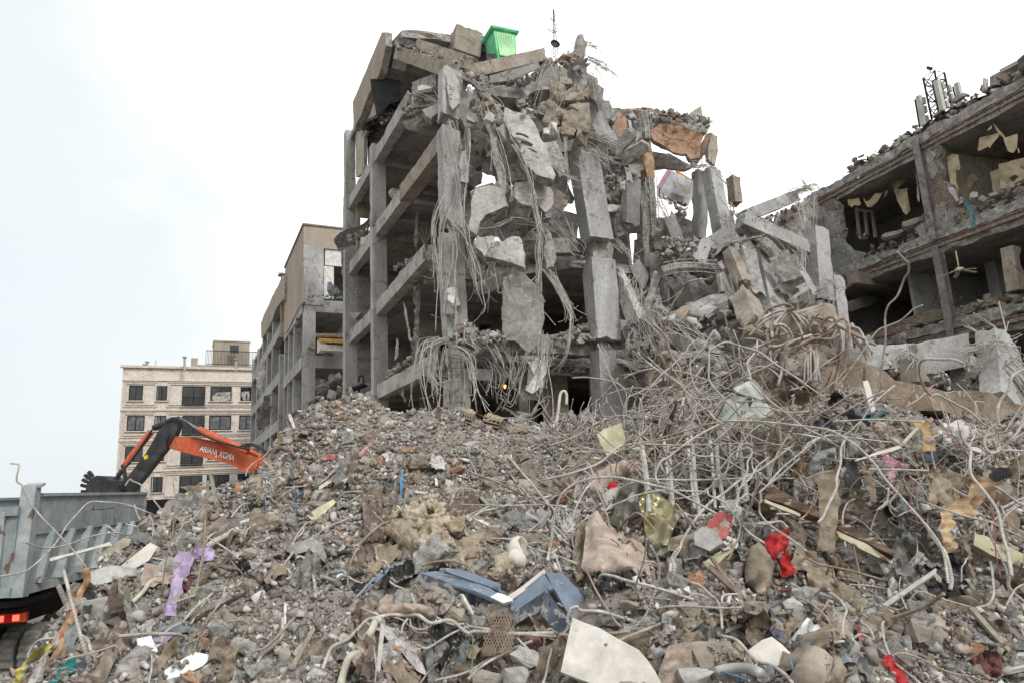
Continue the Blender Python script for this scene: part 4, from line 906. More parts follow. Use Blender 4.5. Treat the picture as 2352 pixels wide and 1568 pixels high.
along(cl, -6,7.2,.05,15.1,700,(.06,.45),.45); along(cl, -6,.5,.1,15.3,120,(.1,.45),.4); along(cl, -6,7,-.05,11.3,700,(.05,.35),.3); along(cl, -6,7,-.02,8.0,700,(.05,.35),.3); along(cl, -5,7,.3,4.4,260,(.06,.4),.4)
along(cl, 0,5,-.02,11.3,200,(.05,.4),.7); along(cl, -1,3.5,-.02,8.1,200,(.05,.4),.4)
tag(part('loose_rubble', cl, STONEM, attr='col'), kind='stuff', label='brick and mortar rubble heaped along the floor edges')
mb = MB(); _b = []
for i in range(70):
 q = -6+13*i/70+RNG.normal()*.1; _b.append((q, .25+RNG.random()*.3,15.2+RNG.random()*.25))
for q, d, z in _b: plate(mb, [(-.3,-.15),(.35,-.18),(.3,.2),(-.28,.15)], G(q, d, z), G1+ZU*RNG.normal()*.3, G2+ZU*RNG.normal()*.4,.04, seg=.2, jag=.05)
part('roofing_felt', mb, TAR)
for c, pts, Y, th, mt in [('4', [(862,1440),(980,1400),(1030,1395),(1025,1430),(900,1485),(870,1475)],24.2,.35, CONCT),('4', [(1425,1200),(1450,1180),(1495,1185),(1500,1225),(1470,1240),(1425,1235)],22,.4, CONC),('4', [(1255,1150),(1285,1150),(1350,1250),(1320,1275),(1290,1250)],22.6,.2, CONCL),
 ('4', [(700,1550),(860,1495),(870,1520),(720,1568)],25,.3, CONCB),('4', [(1430,500),(1520,425),(1535,440),(1470,520)],22.4,.06, CREAM),('4', [(1600,420),(1640,350),(1680,390),(1650,430)],21.6,.05, CREAM),('4', [(1580,1210),(1700,1170),(1760,1150),(1760,1165),(1600,1225)],21.2,.08, CREAM)]:
 PL('broken_slab', c, pts, Y, (-.5,-.8,.2), th, mt, rough=.06, seg=.1)
NET = mat('teal netting', [(.25,.45,.50),(.36,.57,.62),(.46,.66,.70)],6,.9,.8,30)
nb = MB(); 
for i in range(7):
 o = RNG.normal(size=(6,2))*7; tube(nb, [P('4', x+o[j, 0], y+o[j, 1],21.6) for j, (x, y) in enumerate([(1380,1240),(1395,1290),(1440,1340),(1450,1390),(1460,1440),(1458,1485)])],.02,4)
tag(nb.build('netting', NET), 'frayed teal netting trailing over the broken floor edge of the right wing', 'netting')
# ------------------------------------------------------------------ intact-ish blocks behind on the left
def FR(o, e1=E1, e2=E2): return lambda s, t, z: np.array(o, float)+e2*s+e1*t+ZU*z
blk = empty('stripped_apartment_block', (-10,44,3), 'tan plastered concrete block with its infill blown out, left behind the ruin', 'apartment block')
ruin = blk
K = FR((-12.45,40,0))
LB = [3.9,7.6,11.3,14.75]
def prism(nm, fr, s0, s1, t0, t1, z0, z1, mt, parent=None, holes=()):
 mb = MB(); c = (fr(s0, t0, z0)+fr(s1, t1, z1))/2; box(mb, c, s1-s0, t1-t0, z1-z0, fr(1,0,0)-fr(0,0,0), fr(0,1,0)-fr(0,0,0)); return part(nm, mb, mt, parent)
prism('outer_wall', K, -.12,.18,0,8.9,14.4,19.5, PLAST); prism('outer_wall', K, .18,5,-.02,.18,18.1,19.5, PLAST); prism('outer_wall', K, -.12,1.1,-.05,.2,14.4,18.2, CONC)
PL('outer_wall', '6', [(1378,880),(1425,780),(1470,700),(1505,660),(1505,400),(1395,500)], o=K(-.16,4,15), n=-E2, thick=.2, mat_=PLAST, seg=.5, jag=.15)
prism('coping', K, -.2,5,-.1,9,19.5,19.6, CONCT)
for k, z in enumerate(LB):
 prism('floor_beam', K, 0,6,0,.4, z-.75, z, CONC); prism('floor_beam', K, -.1,.35,.4,9, z-.75, z, CONC); prism('floor_slab', K, .1,6,.3,9, z-.3, z-.02, DARKC)
prism('floor_slab', K, .1,6,.3,9,18.2,18.4, DARKC)
for k in range(4):
 z0 = LB[k-1] if k else 1; z1 = LB[k]-.74
 for s, t in ((0,0),(0,4.0),(0,6.5),(0,8.6)): prism('column', K, s-.05, s+.65 if t == 0 else s+.45, t, t+.5, z0, z1, CONC)
 prism('inner_wall', K, .8,6,7,7.2, z0, z1, DARKC); 
 if k in (1,3): prism('inner_wall', K, 2.9,3.05,3,7, z0, z1, CREAM)
prism('inner_wall', K, .5,6,6,6.2,14.7,18.2, DARKC); prism('window_panel', K, 1.15,1.75,.1,.16,14.9,17.0, WHITEP); prism('window_panel', K, 1.2,2.5,.08,.14,17.05,18.1, WHITEP)
_k2 = P('6', 1345,462,48.5); K2 = FR((_k2[0]-.05,48.5,0))
BRK2 = mat('sandy stone cladding', [(.58,.47,.37),(.66,.55,.44),(.71,.61,.51)],2,.9,.3,30, brick=(1.2,.3,.02,(.6,.55,.5,1),.353,-.935))
prism('outer_wall', K2,0,1.3,0,.4, P('6', 1345,920,48.5)[2], _k2[2], BRK2)
PL('outer_wall', '6', [(1187,815),(1348,460),(1350,640),(1300,710),(1270,790),(1230,870),(1190,930)], o=K2(-.1,4,15), n=-E2, thick=.4, mat_=PLAST, seg=.7, jag=.2)
prism('coping', K2,-.2,1.4,-.1,.5, _k2[2], _k2[2]+.15, RUST)
for k, z in enumerate((8.5,12.0,15.5)):
 prism('floor_beam', K2,0,.5,0,24, z-.8, z, CONC); prism('floor_slab', K2,.4,9,.2,24, z-.3, z-.02, DARKC)
for t in (0,5,9,13,18,23.5): prism('column', K2,0,.6, t, t+.7,0,17.2 if t > 2 else 13.2, CONC)
prism('inner_wall', K2,5,5.3,0,24,0,16, DARKC); prism('inner_wall', K2,0.5,5.3,24,24.3,0,16, DARKC); prism('roof_slab', K2,.2,9,.3,24,17,17.3, PLAST); prism('inner_wall', K2,1.3,4,.4,.7,0,15, CONC)
for c, pts, Y, m_, nm, lab in [('6', [(1150,1560),(1190,1430),(1215,1350),(1260,1330),(1262,1500),(1240,1568),(1170,1600)],47, mat('dark dusty fabric', [(.26,.25,.245),(.34,.33,.32),(.42,.41,.40)],3,.95,.4,20), 'curtain', 'dark curtain hanging from the far end of the stripped block'),
 ('6', [(1150,1210),(1180,1150),(1215,1090),(1225,1180),(1195,1260),(1180,1340),(1165,1290)],49, mat('pale dusty fabric', [(.55,.54,.52),(.63,.62,.60),(.70,.69,.67)],3,.95,.4,20), 'curtain', 'pale grey torn curtain high on the far end of the stripped block'),
 ('6', [(1450,780),(1480,760),(1485,840),(1475,960),(1455,1030),(1450,900)],42, mat('plum dusty fabric', [(.34,.26,.28),(.44,.36,.38),(.55,.52,.51)],5,.95,.4,20), 'curtain', 'plum and grey curtain bunched in a side opening of the stripped block'),
 ('6', [(1672,560),(1675,515),(1700,508),(1730,540),(1785,590),(1765,600),(1730,595),(1720,620),(1690,625)],39.5, mat('slate dusty fabric', [(.36,.38,.41),(.45,.47,.50),(.53,.55,.57)],5,.95,.4,20), 'blanket', 'slate blue blanket slumped in the upper window opening beside white panels'),
 ('6', [(1650,1060),(1660,930),(1700,935),(1690,1000),(1665,1080)],39.4, mat('rose dusty fabric', [(.46,.37,.34),(.58,.50,.46),(.66,.61,.57)],5,.95,.4,20), 'cloth', 'rose brown cloth hanging over the edge of the yellow mattress')]:
 sheet(nm, c, pts, Y, (-.3,-1,0), amp=.15, lam=.35, mt=m_, cat=nm, label=lab, seg=.12, jag=.05)
mt = MB(); MATY = mat('yellow mattress cloth', [(.66,.52,.26),(.74,.60,.33),(.79,.67,.43)],3,.9,.4,20)
beam(mt, P('6', 1625,950,39.4), P('6', 1840,960,39.4),.9,.22, rough=.03, chip=.02); tag(mt.build('mattress', MATY), 'yellow mattress lying across a window opening of the stripped block', 'mattress')
bd = MB(); beam(bd, P('6', 1600,915,39.6), P('6', 1840,918,39.8),.9,.22, rough=.08, chip=.05); tag(bd.build('bedding', MATS['rose dusty fabric']), 'rumpled rose and grey bedding heaped on top of the yellow mattress', 'bedding')
cb = MB(); box(cb, P('6', 1637,987,39.3),.45,.5,.75, E2, E1); box(cb, P('6', 1740,1005,39.5),1.9,.6,.35, E2, E1); tag(cb.build('bed_base', [WHITEP]), 'white and brown bed base under the yellow mattress', 'bed')
ruin = blk
cl = MB(); clods(cl, '6', [(1540,1420),(1620,1240),(1830,1200),(1830,1420)],42,420,(.1,.9),.8); clods(cl, '6', [(1540,610),(1830,620),(1830,640),(1540,630)],40,60,(.05,.25)); clods(cl, '6', [(1545,1000),(1830,1010),(1830,1030),(1540,1020)],40,60,(.05,.25))
clods(cl, '6', [(1350,1500),(1500,1420),(1520,1440),(1380,1530)],42,100,(.1,.4)); tag(part('loose_rubble', cl, STONEM, attr='col'), kind='stuff')
# ------------------------------------------------------------------ the stone clad apartment building at far left
CLAD = mat('pink stone cladding', [(.75,.71,.665),(.80,.765,.725),(.83,.80,.765)],1.3,.75,.1,20, brick=(.9,.3,.012,(.90,.88,.87,1),.9,.43,.93), speck=((.70,.63,.58),1.6,.64))
CLAD2 = mat('stone moulding', [(.72,.67,.625),(.77,.725,.685),(.80,.765,.73)],2,.8,.1,20)
GLASS = mat('dark window glass', [(.10,.11,.12),(.15,.16,.175),(.22,.23,.24)],1.2,.15,.02,10, spec=.6)
FRAME = mat('black window frame', [(.10,.10,.10),(.13,.13,.13),(.16,.16,.16)],5,.5,.05,20)
SHEETG = mat('grey plastic sheeting', [(.27,.28,.30),(.36,.37,.385),(.46,.47,.48)],2.4,.5,.5,10)
apo = V(283,843,72); apo[2] = 0; AP = FR(apo); ZT = 17.45
apt = empty('stone_clad_apartment_building', AP(7,5,0), 'pinkish stone clad apartment building with black framed windows behind the orange excavator', 'apartment building')
ruin = apt
prism('wall', AP, 0,19,0,12,0, ZT, CLAD)
prism('coping', AP, -.25,19,-.3,.3, ZT-.02, ZT+.22, CLAD2)
def ap_uv(x, y):      # crop-6 pixel on the facade plane
 d = ray('6', x, y); o = AP(0,0,0); n = -E1; t = ((o-CAM)@n)/(d@n); q = CAM+d*t-o; return q@E2, q[2]
rows = [[(220,1278,315,1372,0),(424,1285,495,1376,0),(612,1295,775,1425,1),(820,1300,970,1388,2),(1042,1308,1130,1392,2)]]
pitch_z = ap_uv(300,1278)[1]-ap_uv(300,1500)[1]
winspec = [[(205,327,0,3),(408,485,0,3),(612,770,1,0),(810,965,0,3),(1032,1127,0,3)],[(200,320,0,3),(400,480,0,3),(600,760,1,0),(800,960,0,0),(1022,1120,0,0)],
  [(190,300,0,0),(385,465,0,0),(590,745,1,0),(790,945,0,0),(1015,1110,0,0)],[(190,300,0,0),(385,465,0,0),(590,745,1,0),(790,945,0,0),(1015,1110,0,0)]]
def window(s0, s1, z0, z1, kind, sheetm=False, bars=False):
 f = MB(); c = AP((s0+s1)/2,-.03,(z0+z1)/2)
 for s in (s0, s1,(s0+s1)/2): box(f, AP(s, -.06,(z0+z1)/2),.09,.1, z1-z0+.09, E2)
 for z in (z0, z1): box(f, AP((s0+s1)/2,-.063, z), s1-s0+.09,.1,.09, E2)
 if s1-s0 > 2.4:
  for w in (.25,.75): box(f, AP(s0+(s1-s0)*w, -.06,(z0+z1)/2),.06,.09, z1-z0, E2)
 w = part('window', f, FRAME)
 g = MB(); box(g, c, s1-s0,.06, z1-z0, E2); part('pane', g, SHEETG if sheetm else GLASS, w)
 sl = MB(); box(sl, AP((s0+s1)/2,-.09, z0-.12), s1-s0+.4,.22,.1, E2); part('sill', sl, CLAD2, w)
 if bars:
  b = MB(); zt = z0+(z1-z0)*.42
  for z in (z0+.05, zt): box(b, AP((s0+s1)/2,-.35, z), s1-s0,.05,.05, E2)
  for i in range(14): box(b, AP(s0+(s1-s0)*i/13,-.35,(z0+zt)/2),.035,.035, zt-z0, E2)
  for i in range(4): box(b, AP(s1-.1-.25*(i % 2),-.3, z0+(z1-z0)*(.5+.12*i)),.5,.04,.04, E2)
  part('railing', b, FRAME, w)
fz = ap_uv(300,1278)[1]; 
for k in range(6):
 spec = [(a, b, kd, sh) for a, b, kd, sh in (([(220,315,0,0),(424,495,0,0),(612,775,1,0),(820,970,0,3),(1042,1130,0,3)] if k == 0 else winspec[min(k-1,3)]))]
 zt = fz-pitch_z*k; 
 if zt < 1: break
 y_ref = 1278+222*k
 for a, b, kd, sh in spec:
  s0 = ap_uv(a, 1290+min(k, 1)*220)[0]; s1 = ap_uv(b, 1290+min(k, 1)*220)[0]
  if k > 1: s0 = ap_uv(winspec[0][[x[0] for x in spec].index(a)][0],1510)[0]; s1 = ap_uv(winspec[0][[x[0] for x in spec].index(a)][1],1510)[0]
  window(s0, s1, zt-(2.1 if kd else 1.5), zt, 0, sh == 3 and k == 1, kd == 1)
mo = MB()
for k in range(6):
 zt = fz-pitch_z*k+.45; zb = zt-pitch_z+.55
 for gs0, gs1 in ((ap_uv(170,1400)[0], ap_uv(420,1400)[0]),(ap_uv(495,1400)[0],18.5)):
  for i, e in enumerate((0,.22)):
   a, b, c_, d_ = gs0+e, gs1-e, zb+e, zt-e
   for z in (c_, d_): box(mo, AP((a+b)/2,-.05-.02*i, z), b-a, .1,.07, E2)
   for s in (a, b): box(mo, AP(s, -.055-.02*i, (c_+d_)/2),.07,.1, d_-c_, E2)
 box(mo, AP(9.5,-.06, zt+.18),19,.14,.08, E2)
part('moulding', mo, CLAD2)
for pts in ([(825,1350),(860,1330),(920,1325),(965,1320),(970,1385),(900,1388),(830,1380)],[(1045,1325),(1100,1315),(1095,1390),(1060,1380)]):
 sheet('curtain', '6', pts, AP(*(ap_uv(*np.mean(pts, 0))[0],-.15, ap_uv(*np.mean(pts, 0))[1])),-E1, amp=.12, lam=.5, mt=MATS['pale dusty fabric'], parent=apt, seg=.2, jag=.1)
PH = FR(AP(9.6,6,0)); pz0 = ZT; 
hs0 = V(492,783,78)
prism('stair_house', FR((hs0[0],78,0)),0,3.9,0,4, ZT-1, hs0[2], PLAST); prism('coping', FR((hs0[0],78,0)),-.1,4,-.1,4.1, hs0[2], hs0[2]+.12, CLAD2)
hw = MB(); q = P('6', 991,1007,77.9); box(hw, q, .95,.25,.9, E2); part('window', hw, GLASS)
TB = FR((hs0[0]-1.2,75.5,0)); zt_ = P('6', 900,1115,76)[2]
prism('terrace', TB, 0,12,0,3, ZT-1, zt_, PLAST); prism('parapet', TB, -.2,.5,-.3,3, ZT-1, zt_+.7, PLAST)
rl = MB()
for z in (zt_+1.65, zt_+.1): box(rl, TB(6.5,-.1, z),10.4,.06,.07, E2)
for i in range(70): box(rl, TB(1.3+10.4*i/69,-.1, zt_+.85),.04,.04,1.6, E2)
part('railing', rl, FRAME)
for x, yb, yt in ((348,1143,1105),(330,1143,1122),(412,1150,1085),(624,1155,1070),(1002,1165,1085)):
 p = P('6', x, yt, 73.5); b = P('6', x, yb+8,73.5); fl = MB(); tube(fl, [b, p],.12 if x != 412 else .04,8)
 if x != 412: tube(fl, [p, p+ZU*.12],.24,8)
 part('flue', fl, CREAM)
ruin = main_ruin
mr = MB(); CORR = mat('maroon corrugated sheet', [(.36,.30,.31),(.42,.35,.36),(.47,.41,.42)],2,.7,.4,20, wave=(3.2,.0, 'X'))
q = P('2', 1690,690,44); box(mr, q-ZU*1,9,.3,5.2, E2); tag(mr.build('corrugated_wall', CORR), 'maroon corrugated wall seen through the middle of the ruin', 'wall')
# ------------------------------------------------------------------ things on the roofs
GREEN = mat('bright green plastic', [(.34,.74,.54),(.42,.80,.60),(.52,.83,.67)],1.5,.35,.05,20, spec=.5)
GREENL = mat('pale green ribbed plastic', [(.58,.80,.56),(.64,.84,.61),(.68,.86,.67)],2,.4,.1,40, spec=.4)
p = P('1', 1275,230,25); tank = empty('green_tank', P('1', 1280,320,25), 'bright green plastic tank with a flared lid on the highest roof edge', 'tank')
ax = unit(E2+ZU*.06); az = unit(ZU-ax*(ZU@ax)+np.array([-.1,0,0])); az = unit(az-ax*(az@ax)); ay = np.cross(az, ax)
mb = MB()
v = [];
for z, s in ((-.75,.36),(-.70,.42),(.5,.50),(.52,.60),(.60,.62),(.66,.58),(.68,.3)):
 v += [p+ax*s*i+ay*s*.9*j+az*z for i, j in ((-1,-1),(1,-1),(1,1),(-1,1))]
f = [(3,2,1,0)]+[(k*4+i, k*4+(i+1) % 4, k*4+4+(i+1) % 4, k*4+4+i) for k in range(6) for i in range(4)]+[(24,25,26,27)]
mb.add(v, f); ob = mb.build('body', GREEN, tank)
pn = MB()
for x in np.arange(-.30,.31,.075): bar_box(pn, p+ax*x*.9-ay*(.41)+az*-.62, p+ax*x-ay*(.475)+az*.4,.05,.05, up=ay)
box(pn, p-ay*.44+az*-.1,.74,.03,1.06, ax, ay, az); pn.build('ribbed_panel', GREENL, tank)
lid = MB(); box(lid, p+az*.6,1.26,1.14,.07, ax, ay, az); lid.build('lid', GREEN, tank)
cbk = MB(); beam(cbk, P('1', 978,300,25.4), P('1', 998,118,25.4),1.15,1.0, E1, chip=.06, rough=.04, jag=(0,.1)); tag(cbk.build('water_tank', CONCT), 'square tan concrete water tank standing on the roof left of the green tank', 'water tank')
dk = MB(); beam(dk, P('1', 1085,220,25.6), P('1', 1190,240,25.6),.7,.62, E1, chip=.1, rough=.08); tag(dk.build('roof_cooler', mat('dark crumpled metal', [(.24,.25,.27),(.33,.34,.355),(.42,.42,.43)],3,.6,.8,12, metal=.3)), 'dark crumpled metal cooler between the concrete tank and green tank', 'cooler')
ms = empty('radio_mast', P('1', 1685,280,24), 'thin lattice radio mast with a black dish on the shattered roof corner', 'mast')
mb = MB(); b0 = P('1', 1690,290,24); t0 = P('1', 1672,-80,24)
for d in ((-.09,0,0),(.09,0,0),(0,.14,0)): tube(mb, [b0+np.array(d), t0+np.array(d)*.2],.014,4)
for i in range(12):
 w = .09*(1-i/14); q = b0+(t0-b0)*i/12; tube(mb, [q+np.array([-w, 0,0]), q+np.array([w, 0,.25])],.009,4)
mb.build('lattice', STEELD, ms)
mb = MB()
for y, w in ((83,.42),(97,.3),(-5,.25),(10,.15)): q = P('1', 1665, y, 24); tube(mb, [q-E2*w*.5, q+E2*w*.5],.018,4)
mb.build('crossarm', STEELD, ms)
mb = MB(); q = P('1', 1684,186,23.9)
for k in range(5):
 pass
rr = [(0,.06),(.12,.04),(.19,.0),(.2,-.02)]; an = np.linspace(0,2*math.pi, 16, endpoint=False); nrm = unit((.3,-1,.2)); a1 = unit(np.cross(ZU, nrm)); a2 = np.cross(nrm, a1)
v = [q+nrm*(-h)+(a1*math.cos(a)+a2*math.sin(a))*r for r, h in rr for a in an]; mb.add(v, [(i*16+k, i*16+(k+1) % 16, i*16+16+(k+1) % 16, i*16+16+k) for i in range(3) for k in range(16)])
mb.build('dish', mat('black dish', [(.08,.08,.09),(.12,.12,.13),(.16,.16,.17)],4,.5,.1,20), ms)
mb = MB(); q = P('1', 1590,575,21.2)
v = [q+np.array([math.cos(a)*r*.5, math.sin(a)*r*.35,.16*(1-r*r)+.02*math.cos(a)]) for r in (.05,.4,.75,1) for a in an]
mb.add(v, [(i*16+k, i*16+(k+1) % 16, i*16+16+(k+1) % 16, i*16+16+k) for i in range(3) for k in range(16)]); tag(mb.build('satellite_dish', WHITEP, smooth=True), 'white satellite dish lodged upside down above the cracked boulders of the facade', 'dish')
mb = MB(); box(mb, P('1', 1625,540,21.3),.55,.3,.06,(1,.3,.0)); tag(mb.build('metal_tray', FLAT), 'small silver metal tray resting just above the white dish', 'tray')
BLK = mat('black sheet panel', [(.12,.12,.125),(.17,.17,.175),(.22,.22,.225)],2,.6,.15,30)
mb = MB(); pts = [(265,455),(380,440),(495,460),(500,560),(490,625),(420,640),(330,745),(318,740)]; a = np.array(pts).mean(0); p_, ax_, ay_ = px_plane('1', pts, P('1', *a, 26.6),(-.1,-1,-.15)); plate(mb, p_, P('1', *a, 26.6), ax_, ay_, .04, seg=.2, jag=.03, rough=.04); tag(mb.build('black_panel', BLK), 'black sheet panel hanging at the top left corner room', 'panel')
tw = empty('cell_tower', P('4', 1190,690,30), 'black steel lattice cell tower with grey panel antennas on the right wing roof', 'cell tower')
BST = mat('black tower steel', [(.10,.105,.12),(.14,.145,.16),(.2,.2,.21)],5,.6,.1,30)
GRY = mat('pale antenna shell', [(.62,.64,.62),(.68,.70,.67),(.72,.74,.71)],1.4,.6,.08,30)
YB = 30.
legs = [(P('4', 1038,237, YB), P('4', 1135,700, YB)),(P('4', 1133,175, YB+1), P('4', 1215,640, YB+1)),(P('4', 1215,192, YB+.3), P('4', 1300,600, YB+.3)),(P('4', 1118,262, YB-.9), P('4', 1200,690, YB-.9))]
mb = MB()
for a, b in legs: tube(mb, [a, b+(b-a)*.15],.05,5,1, smoothit=False)
for i in range(4):
 A, B_ = legs[i], legs[(i+1) % 4]
 for k in range(8):
  t0_, t1_ = k/7,(k+1)/7
  tube(mb, [A[0]+(A[1]-A[0])*t0_, B_[0]+(B_[1]-B_[0])*t0_],.02,4,1, smoothit=False)
  u, w = (A, B_) if k % 2 else (B_, A)
  if k < 7: tube(mb, [u[0]+(u[1]-u[0])*t0_, w[0]+(w[1]-w[0])*t1_],.026,4,1, smoothit=False)
mb.build('lattice', BST, tw)
for (x0, y0),(x1, y1), w, Yk in (((1150,262),(1205,510),.2, YB-1.2),((1320,280),(1378,520),.18, YB-.3),((1000,388),(1042,632),.17, YB-.5)):
 a = P('4', x0, y0, Yk); b = P('4', x1, y1, Yk); mb = MB(); bar_box(mb, a, b, w, .2, up=(-.35,1,0)); an_ = mb.build('panel_antenna', GRY, tw)
 r = MB()
 for t in (.12,.42,.75):
  c_ = a+(b-a)*t; off = np.array([.34 if x0 > 1010 and x0 < 1300 else -.33 if x0 > 1300 else .3,.15,0]); box(r, c_+off*.95,.15,.15,.34,(1,.3,0), az=unit(a-b))
 r.build('radio_unit', FLAT, an_)
 r = MB(); off = np.array([.0,.3,0]); tube(r, [a+off, b+off+(b-a)*.08],.04,5,1, smoothit=False)
 for t in (.15,.5,.9):
  c_ = a+(b-a)*t; tube(r, [c_+off, c_+np.array([(1175-(x0+x1)/2)*.004,.6,0])],.025,4,1, smoothit=False)
 r.build('bracket', BST, an_)
mb = MB(); tube(mb, [P('4', 1135,175, YB), P('4', 1110,92, YB)],.015,4); tube(mb, [P('4', 1098,190, YB), P('4', 1092,160, YB)],.03,4); box(mb, P('4', 1092,155, YB),.25,.1,.12,(1,0,-.3)); mb.build('spike', BST, tw)
mb = MB()
pts = [(845,862),(880,832),(912,836),(908,852),(870,866)]; a = np.array(pts).mean(0); p_, ax_, ay_ = px_plane('4', pts, P('4', *a, 25.5),(-.2,-.9,.3)); plate(mb, p_, P('4', *a, 25.5), ax_, ay_, .03, seg=.08, jag=.04, rough=.06)
tag(mb.build('yellow_scrap', mat('yellow plastic', [(.70,.58,.15),(.80,.66,.2),(.85,.72,.3)],4,.5,.3,20)), 'crumpled yellow sheet scrap on the roof line of the right wing', 'scrap')
tb = empty('tiled_wall_fragment', P('3', 760,940,25.5), 'broken bathroom wall tiled white and pink, wedged high between two columns', 'wall fragment')
TILE = mat('white wall tile', [(.72,.72,.74),(.79,.79,.81),(.83,.83,.85)],1.4,.35,.15,8, spec=.4, brick=(.4,.3,.01,(.7,.7,.72,1),.95,.3)); TILEP = mat('pink wall tile', [(.66,.50,.53),(.73,.58,.61),(.76,.63,.66)],2,.4,.1,10, spec=.4)
def pxp(name, c, pts, Y, n, th, mt, parent=None, label=None, cat=None, group=None, seg=.1, jag=.03, rough=.02, side=None, **k):
 mb = MB(); px_plate(mb, c, pts, Y, n, th, seg=seg, jag=jag, rough=rough, mi_side=1, **k); ob = mb.build(name, [mt, side or mt], parent); 
 if cat: tag(ob, label, cat, group)
 elif label: ob['label'] = label
 return ob
pxp('wall_panel', '3', [(740,730),(905,820),(900,935),(865,1000),(750,950),(650,895),(668,860)],25.5,(.2,-.95,-.2),.3, TILE, tb, side=CONCB)
pxp('pink_band', '3', [(712,724),(760,745),(668,890),(625,860)],25.44,(.2,-.95,-.2),.1, TILEP, tb)
pxp('cover_plate', '3', [(758,822),(880,858),(878,905),(840,935),(745,900),(775,870)],25.25,(.2,-.95,-.2),.04, FLAT, tb)
pxp('orange_pipe_cladding', '3', [(780,728),(800,740),(905,800),(900,815),(840,790),(785,755)],25.6,(.2,-.9,.2),.15, MATS['yellow mattress cloth'], label='ochre cladding strip lying on top of the tiled wall fragment', cat='cladding')
CS = [('1', [(1300,670),(1350,690),(1480,735),(1530,800),(1600,960),(1640,1080),(1680,1200),(1665,1228),(1540,1190),(1440,1085),(1420,960),(1330,850),(1290,760)],19.2,(.25,-.9,.3),.3, CONCL, 'longest hanging floor slab, pale and diagonal with tan grooves, upper middle of the ruin'),
('1', [(1595,940),(1690,928),(1740,1020),(1782,1110),(1760,1170),(1720,1205),(1690,1140),(1640,1110)],20,(.2,-.95,.2),.3, CONCB, 'broken slab length hanging right beside the longest diagonal slab'),
('1', [(1070,1290),(1180,1262),(1290,1290),(1312,1430),(1150,1495),(1110,1545),(1080,1640),(1025,1600),(1050,1400)],19,(0,-1,.05),.3, CONCL, 'pale rectangular slab hanging right of the near corner column, torn at its foot'),
('1', [(1370,1240),(1480,1225),(1500,1300),(1515,1440),(1400,1400),(1370,1350)],19.1,(0,-1,.2),.35, CONCB, 'square concrete chunk with rubbled face under the longest hanging slab'),
('1', [(1520,1230),(1600,1215),(1668,1330),(1672,1400),(1610,1470),(1560,1420),(1530,1320)],19.5,(.3,-1,.1),.35, CONCL, 'rounded concrete shard under the lower tip of the longest hanging slab'),
('2', [(1032,215),(1060,190),(1150,172),(1185,190),(1240,222),(1300,168),(1360,180),(1398,240),(1396,412),(1330,395),(1230,365),(1110,330),(1090,290),(1045,260)],18.8,(0,-1,.1),.3, CONCL, 'heart shaped pale slab dangling from bars with a small pipe stub in it'),
('2', [(1242,480),(1300,452),(1390,450),(1420,500),(1510,560),(1538,640),(1520,960),(1440,1020),(1390,1000),(1350,960),(1240,940)],20.3,(0,-1,0),.22, CONCL, 'tall upright pale wall slab standing on the first front beam'),
('1', [(1155,700),(1200,720),(1230,860),(1270,1060),(1312,1330),(1285,1330),(1215,1090),(1180,900),(1160,800)],19.3,(-.2,-1,0),.25, CONCB, 'narrow broken beam length hanging down left of the longest slab'),
('2', [(1545,100),(1590,150),(1635,330),(1625,410),(1560,420),(1540,300)],20,(.3,-1,0),.3, CONCB, 'narrow rough slab piece hanging above the maroon corrugated wall'),
('1', [(1310,1040),(1400,1110),(1460,1220),(1330,1230),(1300,1130)],19.9,(0,-1,.1),.2, CONCL, 'pale slab corner tucked behind the narrow hanging beam'),
('1', [(1340,1430),(1480,1450),(1480,1600),(1350,1600)],20.6,(0,-1,.1),.25, CONCT, 'tan shaded slab behind the dangling bars above the heart shaped slab'),
('3', [(232,1000),(270,980),(335,990),(330,1025),(250,1032)],21.6,(0,-.8,.6),.1, CONCL, 'flat disc of concrete caught in bars right of the big front column'),
('3', [(250,1035),(325,1030),(345,1110),(380,1210),(330,1240),(290,1150)],21.8,(-.2,-1,0),.3, CONC, 'dark stub of column hanging under the flat concrete disc'),
('3', [(365,1020),(420,995),(490,1040),(480,1100),(400,1165),(370,1090)],21.6,(.1,-1,0),.3, CONCL, 'pale crumbling lump in the bars left of the caged column'),
('3', [(360,930),(385,910),(405,970),(375,1000),(358,975)],21.8,(0,-1,0),.2, CONCB, 'small pointed lump above the pale crumbling lump'),
('3', [(340,820),(385,808),(392,885),(340,880)],21.8,(0,-1,0),.25, CONCL, 'cube shaped lump hanging high beside the orange column'),
('8', [(335,150),(400,150),(420,190),(400,220),(340,210)],21.5,(0,-1,.3),.3, CONCL, 'light lump stuck high on the face of the big front column'),
('8', [(410,190),(470,200),(485,240),(430,250)],21.5,(0,-1,.3),.3, CONCB, 'rough lump just below the light lump on the big front column'),
('8', [(415,410),(480,400),(500,440),(460,470),(420,450)],21.5,(0,-1,.3),.3, CONCB, 'lowest rough lump on the big front column'),
('2', [(835,560),(890,540),(900,590),(880,680),(835,640)],19.1,(0,-1,0),.2, WHITEP, 'white flake of cover concrete caught on the near corner column'),
('2', [(1420,1100),(1560,1080),(1560,1180),(1510,1280),(1450,1330),(1410,1300),(1480,1200)],20,(.2,-1,0),.25, WHITEP, 'white mottled concrete shard hanging by the lamp in the lowest storey')]
for c, pts, Y, n, th, mt, lab in CS:
 pxp('hanging_slab', c, pts, Y, n, th, mt, label=lab, cat='concrete slab', seg=.085, jag=.055, rough=.09, side=CONCB)
gm = MB()
for k in range(6):
 a = P('1', 1385+k*38,870+k*58,19.02); b = P('1', 1480+k*32,900+k*58,19.06); tube(gm, [a, (a+b)/2+np.array([0,-.03,.02]), b],.07,6,3, flat=.3)
